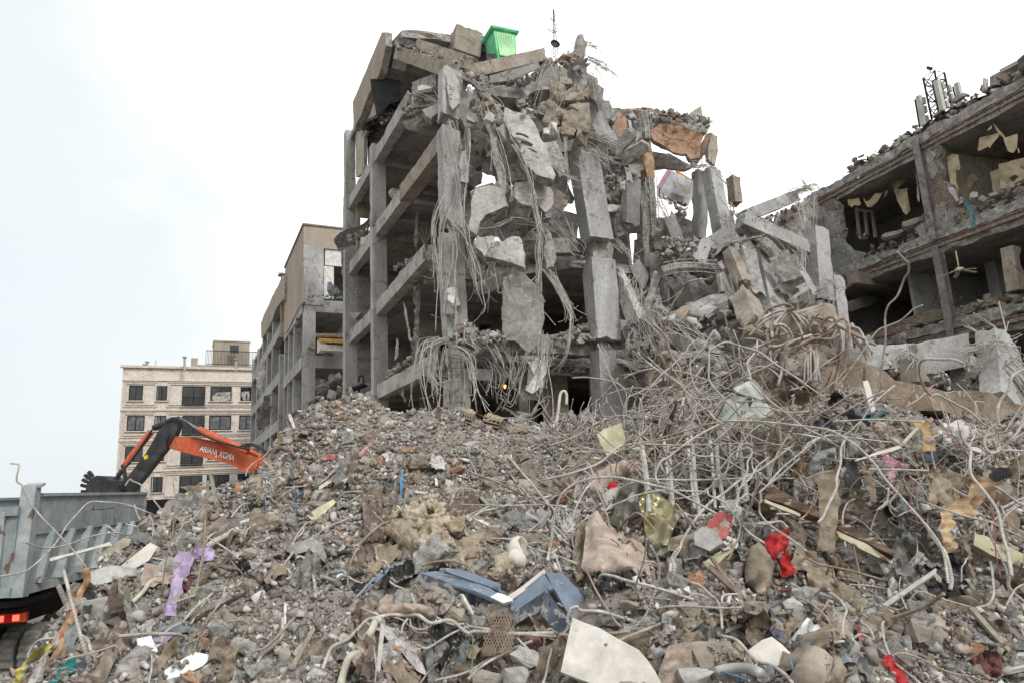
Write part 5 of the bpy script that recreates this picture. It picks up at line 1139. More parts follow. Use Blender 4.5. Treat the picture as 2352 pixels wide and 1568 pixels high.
gm.build('tan_groove', CONCT, bpy.data.objects['hanging_slab'])
cl_ = [((1700,560),85,130),((1760,500),70,60),((1830,600),110,130),((1890,570),80,80),((1650,740),90,130),((1730,730),80,130),((1790,790),90,120),((1890,760),90,190),((1880,880),70,110),((1780,860),80,90),((1660,850),60,80),((1830,700),60,60),((1580,720),60,60),((1620,880),50,50),((1620,660),70,60)]
for i, ((x, y), w, h) in enumerate(cl_):
 mb = MB(); s = .3003*21/1568; big_rock(mb, P('1', x, y, 20.6),(w*s*1.75,.6, h*s*1.6), seed=60+i, sub=3, rough=.10, sq=.5, n=20); tag(mb.build('boulder', CONCT if i not in (10,13) else WHITEP), 'jagged tan block in the cracked cluster hanging at the upper right of the ruin', 'concrete block', 'cracked blocks hanging together')
mb = MB(); big_rock(mb, P('1', 1040,765,19.2),(.34,.34,.3), seed=5, sub=2); tag(mb.build('boulder', CONCT), 'single tan lump hanging right of the near corner column top', 'concrete block')
FA = lambda nm, cols, **k: mat(nm, cols, 3.5,.95,.9,13, speck=((.60,.565,.52),7,.58), **k)
CL = {'taupe': FA('taupe cloth', [(.44,.395,.345),(.525,.475,.42),(.60,.555,.50)]), 'grey': FA('grey cloth', [(.38,.37,.355),(.47,.46,.445),(.57,.56,.545)]), 'black': FA('black cloth', [(.16,.16,.165),(.22,.22,.225),(.33,.32,.31)]),
 'navy': FA('navy cloth', [(.25,.26,.30),(.32,.33,.375),(.42,.42,.44)]), 'lilac': FA('lilac cloth', [(.60,.54,.66),(.68,.61,.735),(.74,.69,.78)]), 'beige': FA('beige cloth', [(.60,.53,.48),(.68,.61,.56),(.73,.67,.62)]),
 'khaki': FA('khaki cloth', [(.50,.45,.38),(.58,.53,.46),(.65,.60,.53)]), 'brown': FA('brown cloth', [(.36,.31,.275),(.44,.39,.35),(.52,.475,.435)]), 'ochre': FA('ochre cloth', [(.58,.47,.30),(.66,.55,.38),(.73,.64,.50)]),
 'red': mat('red fabric', [(.52,.07,.09),(.64,.10,.12),(.70,.20,.19)],3,.6,.3,20, spec=.4), 'maroon': FA('maroon cloth', [(.34,.20,.20),(.42,.26,.26),(.50,.37,.36)]), 'redf': FA('faded red board', [(.55,.28,.27),(.62,.34,.33),(.66,.46,.43)]), 'teal': FA('teal cloth', [(.08,.33,.34),(.13,.42,.42),(.30,.50,.50)]),
 'white': FA('white dusty cloth', [(.66,.64,.63),(.74,.72,.71),(.81,.79,.78)]), 'yellow': FA('yellow cloth', [(.64,.61,.28),(.74,.71,.38),(.80,.78,.52)]), 'blue': FA('blue plastic strip', [(.28,.44,.58),(.36,.51,.64),(.50,.60,.68)]), 'pink': FA('pink plastic net', [(.66,.46,.52),(.74,.55,.61),(.79,.66,.69)]),
 'slate': FA('slate cloth', [(.43,.445,.45),(.52,.53,.535),(.61,.62,.62)]), 'olive': FA('olive felt', [(.27,.28,.24),(.34,.35,.31),(.42,.43,.39)])}
STR = mat('orange striped cloth', [(.80,.76,.68),(.76,.62,.40),(.72,.54,.30)],.1,.95,.4,20)
for c, pts, Y, n, m_, nm, lab, a_ in [
 ('1', [(235,790),(300,765),(340,800),(320,880),(290,920),(300,990),(270,1000),(225,960),(250,880)],31,(-.5,-.9,0), 'brown', 'cloth', 'brown and mauve cloth bundle draped on the left facade edge below the black panel', .2),
 ('1', [(220,790),(290,770),(310,790),(260,835),(230,830)],30.5,(-.5,-.9,0), 'slate', 'cloth', 'slate cloth knot above the brown bundle on the left facade edge', .2),
 ('1', [(340,690),(440,630),(560,615),(600,640),(480,690),(430,760),(370,820),(345,790)],27,(-.3,-.8,.4), 'black', 'cloth', 'black and cream blankets heaped on the edge under the black panel', .2),
 ('1', [(265,560),(290,555),(300,625),(262,622)],30,(-.5,-.9,0), 'white', 'plastic_bag', 'small blue white bag pinned under the plastered side wall', .1),
 ('1', [(425,1300),(480,1290),(482,1400),(470,1480),(445,1530),(410,1520),(425,1420)],25.5,(-.5,-.9,0), 'beige', 'cloth', 'tan cloth hanging over the sloping beam left of the near corner column', .12),
 ('2', [(600,0),(618,0),(610,100),(612,200),(590,275),(585,180)],24.5,(-.3,-1,0), 'grey', 'curtain', 'narrow grey curtain strip in the second open storey', .05),
 ('2', [(470,440),(500,400),(520,420),(525,560),(500,650),(475,690),(458,640),(468,560)],26.5,(-.6,-.9,0), 'white', 'curtain', 'thin white curtain hung over the third beam left of the corner column', .12),
 ('2', [(580,520),(620,505),(635,620),(620,740),(625,900),(610,1010),(560,1060),(575,920),(590,760),(575,620)],24,(-.3,-1,0), 'grey', 'curtain', 'long dusty curtain hanging through the middle storey beside the corner column', .12),
 ('2', [(500,650),(525,700),(545,830),(565,960),(545,930),(515,760)],24.4,(-.3,-1,0), 'white', 'curtain', 'thin white curtain tail beside the long dusty curtain', .06),
 ('2', [(455,920),(470,960),(465,1050),(440,1110),(442,1030)],27,(-.3,-1,0), 'white', 'curtain', 'small pointed white curtain standing on the low beam by the left column', .06),
 ('2', [(500,1190),(520,1170),(525,1290),(510,1360),(520,1410),(490,1370),(470,1340),(485,1270)],24.6,(-.6,-.9,0), 'grey', 'curtain', 'ragged grey curtain below the lowest beam', .12),
 ('2', [(275,1280),(300,1240),(308,1300),(300,1390),(272,1400),(268,1330)],28.5,(-.6,-.9,0), 'white', 'curtain', 'pale lilac white cloth hanging at the foot of the left column', .08),
 ('2', [(262,420),(300,380),(310,430),(300,500),(305,560),(270,640),(262,600),(285,520)],30.5,(-.5,-1,0), 'slate', 'cloth', 'grey cloths bunched between the two left columns', .2),
 ('2', [(105,1340),(150,1310),(160,1340),(130,1430),(90,1440)],30.5,(-.5,-1,0), 'white', 'cloth', 'white cloth at the base of the leftmost column', .1),
 ('2', [(40,170),(70,165),(72,400),(75,600),(62,620),(48,400)],33,(-.3,-1,0), 'grey', 'hanging_duct', 'long grey strip of sheet metal hanging left of the frame', .04),
 ('2', [(1270,225),(1290,220),(1285,260)],18.6,(0,-1,0), 'white', 'cloth', 'tiny white rag on the heart shaped slab', .02),
 ('3', [(1560,1070),(1620,1030),(1700,1000),(1700,1060),(1640,1110),(1570,1120)],23.8,(-.2,-.8,.5), 'brown', 'cloth', 'brown tarpaulin crumpled between the crossed fallen beams', .2),
 ('8', [(970,205),(1000,200),(1005,250),(985,285),(965,250)],21.8,(0,-1,0), 'slate', 'cloth', 'small pale rag in the dark hollow beside the caged column', .06),
 ('8', [(1310,100),(1345,80),(1375,140),(1350,160)],20.8,(0,-1,0), 'lilac', 'cloth', 'lilac rag stuck at the end of the horizontal cage beam', .05),
 ('5', [(1190,850),(1215,800),(1225,880),(1235,960),(1215,970),(1200,930),(1180,890)],22.5,(-.5,-1,0), 'grey', 'cloth', 'grey rag hanging from the second floor edge of the right wing', .08),
 ('5', [(820,60),(870,55),(930,80),(925,110),(870,115)],25.6,(-.5,-1,.3), 'black', 'plastic_bag', 'black plastic lying behind the broken edge of the right wing', .1)]:
 sheet(nm, c, pts, Y, n, amp=a_, lam=.25, mt=CL[m_], cat=nm.replace('_', ' '), label=lab, seg=.07, jag=.03)
pm = MB(); px_plate(pm, '8', [(1330,190),(1350,170),(1420,210),(1440,300),(1400,330),(1345,320)],20.9,(.1,-1,0),.25, seg=.12, jag=.03, rough=.05); tag(pm.build('mattress', CL['white']), 'grey white mattress bent upright beside the leaning tan beam', 'mattress')
pb = MB(); tube(pb, [P('2', 1190,205,18.55), P('2', 1195,235,18.3)],.1,10); tag(pb.build('pipe_stub', WHITEP), 'short white pipe stub poking out of the heart shaped slab', 'pipe')
bl = MB(); big_rock(bl, P('2', 1254,1283,20.6),(.09,.09,.13), seed=2, sub=1); tag(bl.build('lamp', mat('lit bulb', [(1,.6,.2),(1,.6,.2)],1,.5,0,1, emit=((1,.45,.08,1),1.6))), 'small glowing orange bulb in the lowest dark storey', 'lamp')
ch = empty('chair', P('2', 210,1250,30), 'dark chair frame tipped on the low beam beside the leftmost column', 'chair')
c_ = MB(); box(c_, P('2', 165,1290,30),.75,.6,.08,(1,-.2,.25)); c_.build('seat', BLK, ch); c_ = MB(); tube(c_, [P('2', x, y, 30) for x, y in ((175,1250),(180,1210),(205,1205),(212,1240),(200,1270))],.04,5); c_.build('armrest', BLK, ch); c_ = MB(); tube(c_, [P('2', x, y, 30) for x, y in ((180,1290),(175,1380),(150,1430))],.04,5); c_.build('leg', BLK, ch); c_ = MB(); tube(c_, [P('2', x, y, 30) for x, y in ((265,1240),(280,1200),(300,1225),(340,1230))],.04,5); c_.build('leg', BLK, ch)
cd = MB(); q = P('2', 665,130,24.5)
for k in range(4): 
 for a in range(10): tube(cd, [q+np.array([math.cos(a*.628)*(.3-.07*k), math.sin(a*.628)*(.3-.07*k),-.14*k]), q+np.array([math.cos(a*.628)*(.26-.07*k), math.sin(a*.628)*(.26-.07*k),-.14*k-.16])],.014,4)
tag(cd.build('chandelier', RUST), 'crystal chandelier hanging in the dark third storey room', 'chandelier')
# ------------------------------------------------------------------ tipper truck
TRK = mat('pale blue grey truck paint', [(.50,.535,.54),(.57,.60,.605),(.62,.645,.645)],1.6,.55,.12,14, spec=.4, speck=((.40,.32,.27),3.6,.645), streak=2)
TRKD = mat('dark chassis steel', [(.10,.10,.105),(.14,.14,.145),(.2,.195,.19)],3,.7,.2,20)
TYRE = mat('dusty tyre rubber', [(.36,.35,.335),(.45,.44,.42),(.54,.53,.505)],5,.9,.4,20)
truck = empty('tipper_truck', (-9.6,14.5,0), 'dented pale blue grey tipper truck seen from behind, half hidden by the heap', 'truck')
T0 = np.array([-8.85,12.5,0]); Tf = unit((-.167,.986,0)); Tl = np.array([-Tf[1], Tf[0],0])
def T(a, l, z): return T0+Tf*a+Tl*l+ZU*z
def tb_(name, a0, a1, l0, l1, z0, z1, mt, parent=None):
 mb = MB(); box(mb, (T(a0, l0, z0)+T(a1, l1, z1))/2, a1-a0, l1-l0, z1-z0, Tf, Tl); return mb.build(name, mt, parent or truck)
mb = MB()
def tbx(a0, a1, l0, l1, z0, z1): box(mb, (T(a0, l0, z0)+T(a1, l1, z1))/2, a1-a0, l1-l0, z1-z0, Tf, Tl)
for l0 in (0., 2.42):
 na, nz_ = 50,14; v = []
 for j in range(nz_+1):
  for i in range(na+1):
   a = .1+5.8*i/na; z = 1.82+1.28*j/nz_; dn_ = .05*noise(np.array([a, z, l0]),1.6,4)+.02*noise(np.array([a, z, l0]),4,5)
   v.append(T(a, l0+.03+dn_, z))
 mb.add(v, [(j*(na+1)+i, j*(na+1)+i+1,(j+1)*(na+1)+i+1,(j+1)*(na+1)+i) for j in range(nz_) for i in range(na)])
tbx(0,6,-.05,.1,1.70,1.84); tbx(0,6,2.36,2.5,1.7,1.84); tbx(0,6,0,2.5,1.72,1.8)
for l in (.0,2.42): tbx(.1,5.9, l-.03, l+.08,2.72,3.08)
for l in (0.02,2.44): tbx(.2,6.0, l, l+.05,3.1,3.42); tbx(.2,6.05, l-.05, l+.1,3.40,3.46)
tbx(5.9,6.0,0,2.5,1.8,3.42)
mb.build('dump_body', TRK, truck)
for i in range(7):
 a = .75+i*.8; r = MB(); bar_box(r, T(a-.22,-.02,1.84), T(a+.18,-.02,2.74),.09,.2, up=Tl); bar_box(r, T(a-.10,-.035,1.84), T(a+.30,-.035,2.74),.02,.04, up=Tl); r.build('side_rib', TRK, truck)
for l in (-.05,2.35):
 mb = MB(); bar_box(mb, T(.02, l+.06,1.68), T(.14, l+.06,3.60),.24,.2, up=Tf); bar_box(mb, T(.06, l, 3.58), T(.2, l, 3.62),.28,.05); mb.build('corner_post', TRK, truck)
tg_ = MB(); box(tg_, T(-.03,1.25,2.45),2.3,.05,1.5, Tl, Tf)
for z in (1.78,3.16): box(tg_, T(-.08,1.25, z),2.35,.1,.16, Tl, Tf)
tailgate = tg_.build('tailgate', TRK, truck)
for l in (.35,.8,1.25,1.7,2.15):
 r = MB(); box(r, T(-.09, l, 2.45),.16,.1,1.4, Tl, Tf); r.build('gate_rib', TRK, tailgate)
tb_('chassis', .3,8.2,.75,1.75,1.0,1.5, TRKD); tb_('mudguard', .2,1.6,.1,2.4,1.5,1.6, TRKD)
tb_('bumper', .55,.7,.15,2.35,1.14,1.42, TRKD)
for l in (.36,2.1):
 h = tb_('tail_light', .47,.55, l-.3, l+.3,1.2,1.36, mat('red lamp glass', [(.55,.05,.04),(.62,.07,.05),(.68,.1,.07)],3,.3,.05,20))
 for d in (-.14,.12):
  m2 = MB(); q = T(.455, l+d, 1.28); box(m2, q, .11,.02,.10, Tl, Tf); m2.build('lit_bulb', mat('lit red bulb', [(1,.2,.15)]*2,1,.5,0,1, emit=((1,.10,.06,1),1.8)), h)
 m2 = MB(); box(m2, T(.46, l-.24 if l < 1 else l+.24,1.28),.12,.02,.15, Tl, Tf); m2.build('amber_glass', mat('amber glass', [(.6,.25,.08),(.7,.32,.1)],2,.3,0,5), h)
def wheel(a, l, r=.53, w=.3):
 q = T(a, l, r-.04); w_ = bpy.data.objects.new('wheel', None); col.objects.link(w_); w_.parent = truck; w_.location = q-ORG[truck.name]; ORG[w_.name] = q
 prof = [(-w/2, r*.6),(-w/2, r*.93),(-w/2+.04, r),(w/2-.04, r),(w/2, r*.93),(w/2, r*.6)]
 n = 40; v = []
 for k in range(n):
  a_ = k*2*math.pi/n
  for j, (x, rr) in enumerate(prof):
   q2 = rr*(.93 if (k % 2 and j in (1,2,3,4)) else 1); v.append(q+Tl*x+(Tf*math.cos(a_)+ZU*math.sin(a_))*q2)
 P_ = len(prof); m_ = MB(); m_.add(v, [(k*P_+j, ((k+1) % n)*P_+j, ((k+1) % n)*P_+j+1, k*P_+j+1) for k in range(n) for j in range(P_-1)]); t_ = m_.build('tyre', TYRE, w_)
 m_ = MB(); v = []
 for x, rr in ((-w*.5+.03, r*.61),(-w*.2, r*.5),(-w*.2, r*.2),(-w*.45, r*.16),(-w*.45,.001),(w*.4,.001),(w*.4, r*.61)):
  v += [q+Tl*x+(Tf*math.cos(k*2*math.pi/20)+ZU*math.sin(k*2*math.pi/20))*rr for k in range(20)]
 m_.add(v, [(i*20+k, i*20+(k+1) % 20,(i+1)*20+(k+1) % 20,(i+1)*20+k) for i in range(6) for k in range(20)]); m_.build('rim', TRKD, w_)
for a in (1.6,3.0):
 for l in (.32,.68,1.85,2.2): wheel(a, l)
for l in (.3,2.2): wheel(7.2, l)
cabm = MB(); beam(cabm, T(7.3,1.25,.9), T(7.3,1.25,3.25),2.3,1.7, Tf, rough=0, chip=.02); cabm.build('cab', TRKD, truck); m_ = MB(); box(m_, T(6.3,.05,2.75),.3,.3,.8, Tf, Tl); m_.build('mirror', TRKD, truck)
m_ = MB(); bar_box(m_, T(2.1,-.08,1.86), T(2.1,-.08,2.0),.16,.03, up=Tf); m_.build('lashing_eye', TRK, truck)
# ------------------------------------------------------------------ excavator
OR = mat('orange machine paint', [(.66,.29,.17),(.74,.34,.20),(.77,.42,.29)],2.2,.5,.08,30, spec=.4, speck=((.58,.42,.34),3,.62), streak=2); BK = mat('black machine paint', [(.11,.115,.12),(.16,.165,.17),(.25,.25,.25)],2.5,.55,.1,20, spec=.4); CHR = mat('chrome rod', [(.5,.5,.5),(.6,.6,.6)],2,.3,0,10, metal=.7)
EY = 25.
ex = empty('excavator', V(640,1120, EY), 'orange excavator arm with black stick and bucket reaching over the tipper truck', 'excavator')
EN = (.12,-1,0)
def xp(name, pts, th, mt, Yo=0, c='V', parent=None, seg=.3): 
 a = np.array(pts, float).mean(0); o = V(500,1030, EY+Yo); return_ = MB(); p, ax, ay = px_plane(c, pts, o, EN); plate(return_, p, o, ax, ay, th, seg=seg, jag=0, rough=.004); return return_.build(name, mt, parent or ex)
boom = xp('boom', [(380,1000),(400,1001),(440,1004),(470,1009),(520,1022),(565,1034),(592,1046),(612,1060),(620,1072),(612,1084),(594,1089),(562,1083),(540,1070),(505,1058),(470,1050),(430,1040),(398,1032),(384,1024),(376,1012)],.55, OR)
xp('boom_edge', [(440,1002.5),(470,1007.5),(520,1020),(565,1032),(592,1044),(592,1047),(565,1035.5),(520,1023.5),(470,1011),(440,1006)],.62, mat('dark orange edge', [(.62,.22,.10),(.66,.26,.12)],2,.5,0,10),-.04, parent=boom)
stick = xp('stick', [(377,973),(396,957),(410,955),(414,962),(405,990),(392,1015),(360,1055),(325,1100),(300,1130),(276,1131),(268,1122),(300,1085),(335,1040),(352,1010),(366,985)],.42, BK, -.1)
xp('warning_sticker', [(330,1046),(339,1043),(340,1051),(331,1055)],.02, mat('yellow sticker', [(.80,.68,.2),(.85,.72,.22)],2,.5,0,10),-.13, parent=stick, seg=.1)
bucket = xp('bucket', [(196,1128),(198,1112),(206,1098),(222,1091),(240,1093),(250,1101),(262,1103),(271,1112),(275,1124),(268,1138),(240,1142),(205,1140)],1.2, BK, -.6)
for k in range(5):
 t = MB(); a0 = V(198+[0,-1,2,7,15][k],[1128,1116,1106,1098,1093][k], EY-.6+.22*k); bar_box(t, a0, a0+np.array([-.16,0,.02+.04*k]),.13,.1); t.build('bucket_tooth', BK, bucket)
def cyl(name, a, b, r, mt, parent=None, Yo=-.25):
 m_ = MB(); tube(m_, [V(*a, EY+Yo), V(*b, EY+Yo)], r, 12,1, smoothit=False); return m_.build(name, mt, parent or ex)
cyl('stick_cylinder', (347,990),(288,1066),.12, OR); cyl('cylinder_rod', (290,1062),(278,1080),.06, CHR); cyl('boom_cylinder', (456,986),(570,1036),.14, OR); cyl('cylinder_rod', (412,962),(458,987),.07, CHR)
cyl('boom_cylinder', (540,1022),(600,1050),.12, OR, Yo=.3); cyl('bucket_link', (280,1078),(262,1108),.08, BK); cyl('bucket_link', (282,1066),(290,1105),.07, BK); cyl('bucket_link', (352,982),(397,962),.1, BK)
cyl('pivot_pin', (388,1012),(388.5,1012),.2, BK); 
for pts in ([(402,958),(425,968),(470,1000),(520,1018),(570,1030)],[(560,1026),(580,1022),(604,1034),(616,1052)],[(552,1024),(575,1018),(600,1028),(620,1046)],[(350,985),(330,1015),(306,1050),(286,1076)]):
 m_ = MB(); tube(m_, [V(x, y, EY-.4) for x, y in pts],.035,6); m_.build('hose', BK, ex)
for x, y in ((586,1068),(388,1013),(402,966),(284,1116)):
 m_ = MB(); q = V(x, y, EY-.1); tube(m_, [q, q+np.array([0,-.14,0])],.13,14,1, smoothit=False); tube(m_, [q, q+np.array([0,-.18,0])],.05,10,1, smoothit=False); m_.build('pivot_pin', OR if x == 586 else BK, ex)
def letter(txt, x0, y0, x1, y1, size, bold=0):
 cu = bpy.data.curves.new('lettering', 'FONT'); cu.body = txt; cu.size = 1; cu.extrude = .004; cu.offset = bold
 ob = bpy.data.objects.new('tmp', cu); col.objects.link(ob); bpy.context.view_layer.update(); dg = bpy.context.evaluated_depsgraph_get(); me = bpy.data.meshes.new_from_object(ob.evaluated_get(dg)); bpy.data.objects.remove(ob)
 v = np.array([q.co[:] for q in me.vertices]); w = v[:, 0].max()-v[:, 0].min(); v[:, 0] -= v[:, 0].min()
 n = unit(EN); o = V(500,1030, EY-.02); pts = []
 for x, y in ((x0, y0),(x1, y1)):
  d = ray('V', x, y); t = ((o-CAM)@n)/(d@n); pts.append(CAM+d*t)
 ax = unit(pts[1]-pts[0]); L = np.linalg.norm(pts[1]-pts[0]); ay = np.cross(n, ax); s = L/w
 co = pts[0]+ax*v[:, :1]*s+ay*v[:, 1:2]*size+n*(v[:, 2:]+.012)
 m_ = MB(); m_.add(co, [tuple(p.vertices) for p in me.polygons]); m_.build('lettering', WHT, boom)
WHT = mat('white lettering paint', [(.85,.85,.84),(.88,.88,.87)],2,.5,0,10)
letter('ARIAN', 458,1034,493,1043,.27,.01); box_l = MB(); bar_box(box_l, V(497.5,1033, EY-.06), V(496,1050, EY-.06),.03,.01, up=(0,1,0)); box_l.build('lettering', WHT, boom); letter('XGMA', 501,1047,537,1057,.30,.02)
m_ = MB(); q = V(640,1180, EY+1.5); q[2] = 1.9; box(m_, q+np.array([1.2,0,0]),3.4,2.6,1.6); m_.build('machine_house', OR, ex); 
for s_ in (-1,1):
 m_ = MB(); beam(m_, q+np.array([-1.4,1.2*s_, -1.45]), q+np.array([3.2,1.2*s_, -1.45]),.6,.9, rough=0, chip=.1); m_.build('track', BK, ex)
# ------------------------------------------------------------------ things lying on the heap
def V2(c, x, y): ox, oy, k = CROPS[c]; return ox+k*x, oy+k*y
def conform(v, f, off=.03, lift=.2):
 v = np.array(v, float); d = v-CAM; L = np.linalg.norm(d, axis=1); d /= L[:, None]; h = np.full(len(v),1e3)
 for i in range(len(v)):
  r = HB.ray_cast(Vector(CAM), Vector(d[i]))
  if r[0] is not None: h[i] = r[3]
 t = np.where(h < L+off, h-off, np.where((h > L+lift) & (h < L+2.5), L+(h-lift-L)*.6, L))
 e = np.array([(q[i], q[(i+1) % len(q)]) for q in f for i in range(len(q))]); cn = np.zeros(len(v)); np.add.at(cn, e[:, 0],1); cn = np.maximum(cn, 1)
 for _ in range(10):
  m = np.zeros(len(v)); np.add.at(m, e[:, 0], t[e[:, 1]]); t = np.minimum(.35*t+.65*m/cn, h-off*.7)
 return CAM+d*t[:, None]
def heap_plane(c, pts, up=.5):
 a = np.array(pts, float).mean(0); p, n, t = hit(c, *a)
 if p is None or t > 25: p = P(c, a[0], a[1],9.); n = np.array((0,-1,.3))
 return p, unit(unit(n)*up+unit(CAM-p)*(1-up)*1.2)
HEROP = []
def drape(name, c, pts, m_, lab=None, cat=None, group=None, amp=.03, lam=.18, off=.03, dirv=(1,0), seg=None, jag=.012, Y=None, n=None, conf=True, up=.45, thick=.0, parent=None, bulge=0):
 _sd[0] += 1; sd = _sd[0]; HEROP.append(np.array([V2(c, *q) for q in pts]))
 if Y is None: o, nn = heap_plane(c, pts, up); nn = n if n is not None else nn
 else: a = np.array(pts, float).mean(0); o = P(c, a[0], a[1], Y); nn = n if n is not None else (0,-1,.1)
 p, ax, ay = px_plane(c, pts, o, nn); size = math.sqrt(np.prod(np.ptp(p, axis=0))); seg = seg or max(.018, min(.06, size/18))
 v2, f, bd = tri_poly(p, seg, jag, sd); nz = np.cross(ax, ay); d = unit(dirv); u = v2@d
 w = np.stack([v2[:, 0], v2[:, 1], u*0+sd],1); ph = fbm(w, .7/lam, 3, sd)*.9
 h = amp*(1-2*np.abs(((u/lam+ph) % 1)-.5)*1.6+.8*fbm(w, 1.3/lam, 4, sd+2)+.55*(1-3*np.abs(fbm(w, 2.1/lam, 2, sd+7))))
 if bulge:
  b = v2[sorted({e[0] for e in bd})]; dm = np.min(np.linalg.norm(v2[:, None]-b[None], axis=2), axis=1); h = h+bulge*np.sqrt(np.clip(dm/(dm.max()+1e-6),0,1))
 v = o+ax*v2[:, :1]+ay*v2[:, 1:]
 if conf or Y is None: v = conform(v, f, off)
 v = v+nz*h[:, None]; mb = MB(); mb.add(v, f)
 if thick: mb.add(v-nz*thick, [q[::-1] for q in f])
 ob = mb.build(name, CL[m_] if isinstance(m_, str) else m_, parent, smooth=True)
 if lab: tag(ob, lab, cat or name.replace('_', ' '), group)
 return ob
def board(name, c, pts, m_, lab, cat=None, Y=None, n=None, thick=.03, seg=.08, jag=.012, rough=.01, off=.03, up=.5, side=None, parent=None, group=None):
 _sd[0] += 1; HEROP.append(np.array([V2(c, *q) for q in pts]))
 if Y is None: o, nn = heap_plane(c, pts, up); nn = n if n is not None else nn; o = o+unit(CAM-o)*(off+thick)
 else: a = np.array(pts, float).mean(0); o = P(c, a[0], a[1], Y); nn = n if n is not None else (0,-1,.2)
 p, ax, ay = px_plane(c, pts, o, nn); mb = MB(); plate(mb, p, o, ax, ay, thick, seg=seg, jag=jag, rough=rough, seed=_sd[0], mi_side=1)
 m_ = CL[m_] if isinstance(m_, str) else m_
 ob = mb.build(name, [m_, side or m_], parent)
 if lab: tag(ob, lab, cat or name.replace('_', ' '), group)
 return ob
WOOD = mat('weathered timber', [(.42,.37,.32),(.52,.47,.42),(.62,.58,.53)],2,.9,.4,30, streak=.15)
WOODB = mat('dark brown timber', [(.22,.16,.13),(.31,.24,.20),(.42,.35,.30)],3,.7,.3,30, streak=.2, speck=((.55,.50,.45),5,.6))
GALV = mat('dirty galvanised sheet', [(.55,.55,.53),(.66,.66,.64),(.74,.74,.72)],2,.5,.2,20, metal=.25, speck=((.50,.45,.39),4,.58))
KHM = mat('khaki steel profile', [(.46,.44,.38),(.55,.525,.46),(.62,.60,.54)],2,.6,.2,30, speck=((.4,.33,.25),4,.62))
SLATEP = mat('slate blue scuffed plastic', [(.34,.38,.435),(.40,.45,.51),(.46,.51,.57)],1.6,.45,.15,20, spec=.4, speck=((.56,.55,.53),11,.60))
SLATED = mat('shaded blue scuffed plastic', [(.17,.19,.23),(.24,.265,.31),(.36,.38,.42)],4,.5,.3,20, spec=.3, speck=((.50,.49,.47),16,.54))  # darker copy of the slate plastic: dirt and painted shade for unlit faces
WHP = mat('dirty white panel', [(.72,.70,.66),(.79,.77,.73),(.84,.82,.79)],1.5,.5,.1,14, spec=.3, speck=((.58,.53,.47),5,.68))
WBD = mat('clean white board', [(.84,.85,.87),(.87,.88,.89),(.89,.9,.9)],2,.5,.05,20, speck=((.72,.68,.62),6,.70))
GOLD = mat('creased gold foil', [(.62,.59,.45),(.72,.69,.56),(.82,.80,.70)],1.5,.28,.3,5, metal=.75)
FLUFF = mat('cream wadding', [(.66,.60,.50),(.76,.71,.62),(.84,.80,.73)],5,1,1.2,40, spec=0)
TERRA = mat('terracotta fragment', [(.52,.38,.29),(.62,.48,.38),(.69,.57,.48)],6,.95,.4,20)
PVC = mat('ivory pipe', [(.64,.61,.54),(.72,.70,.64),(.77,.75,.70)],2,.5,.1,20, speck=((.50,.45,.40),5,.60))
YEL = mat('pale yellow metal panel', [(.62,.60,.48),(.70,.68,.57),(.76,.74,.65)],2,.5,.15,20, speck=((.45,.38,.30),6,.63))
PALEG = mat('pale greenish sheet metal', [(.58,.62,.59),(.68,.71,.68),(.76,.78,.75)],1.6,.5,.4,8, spec=.3, speck=((.56,.50,.44),2.4,.58))
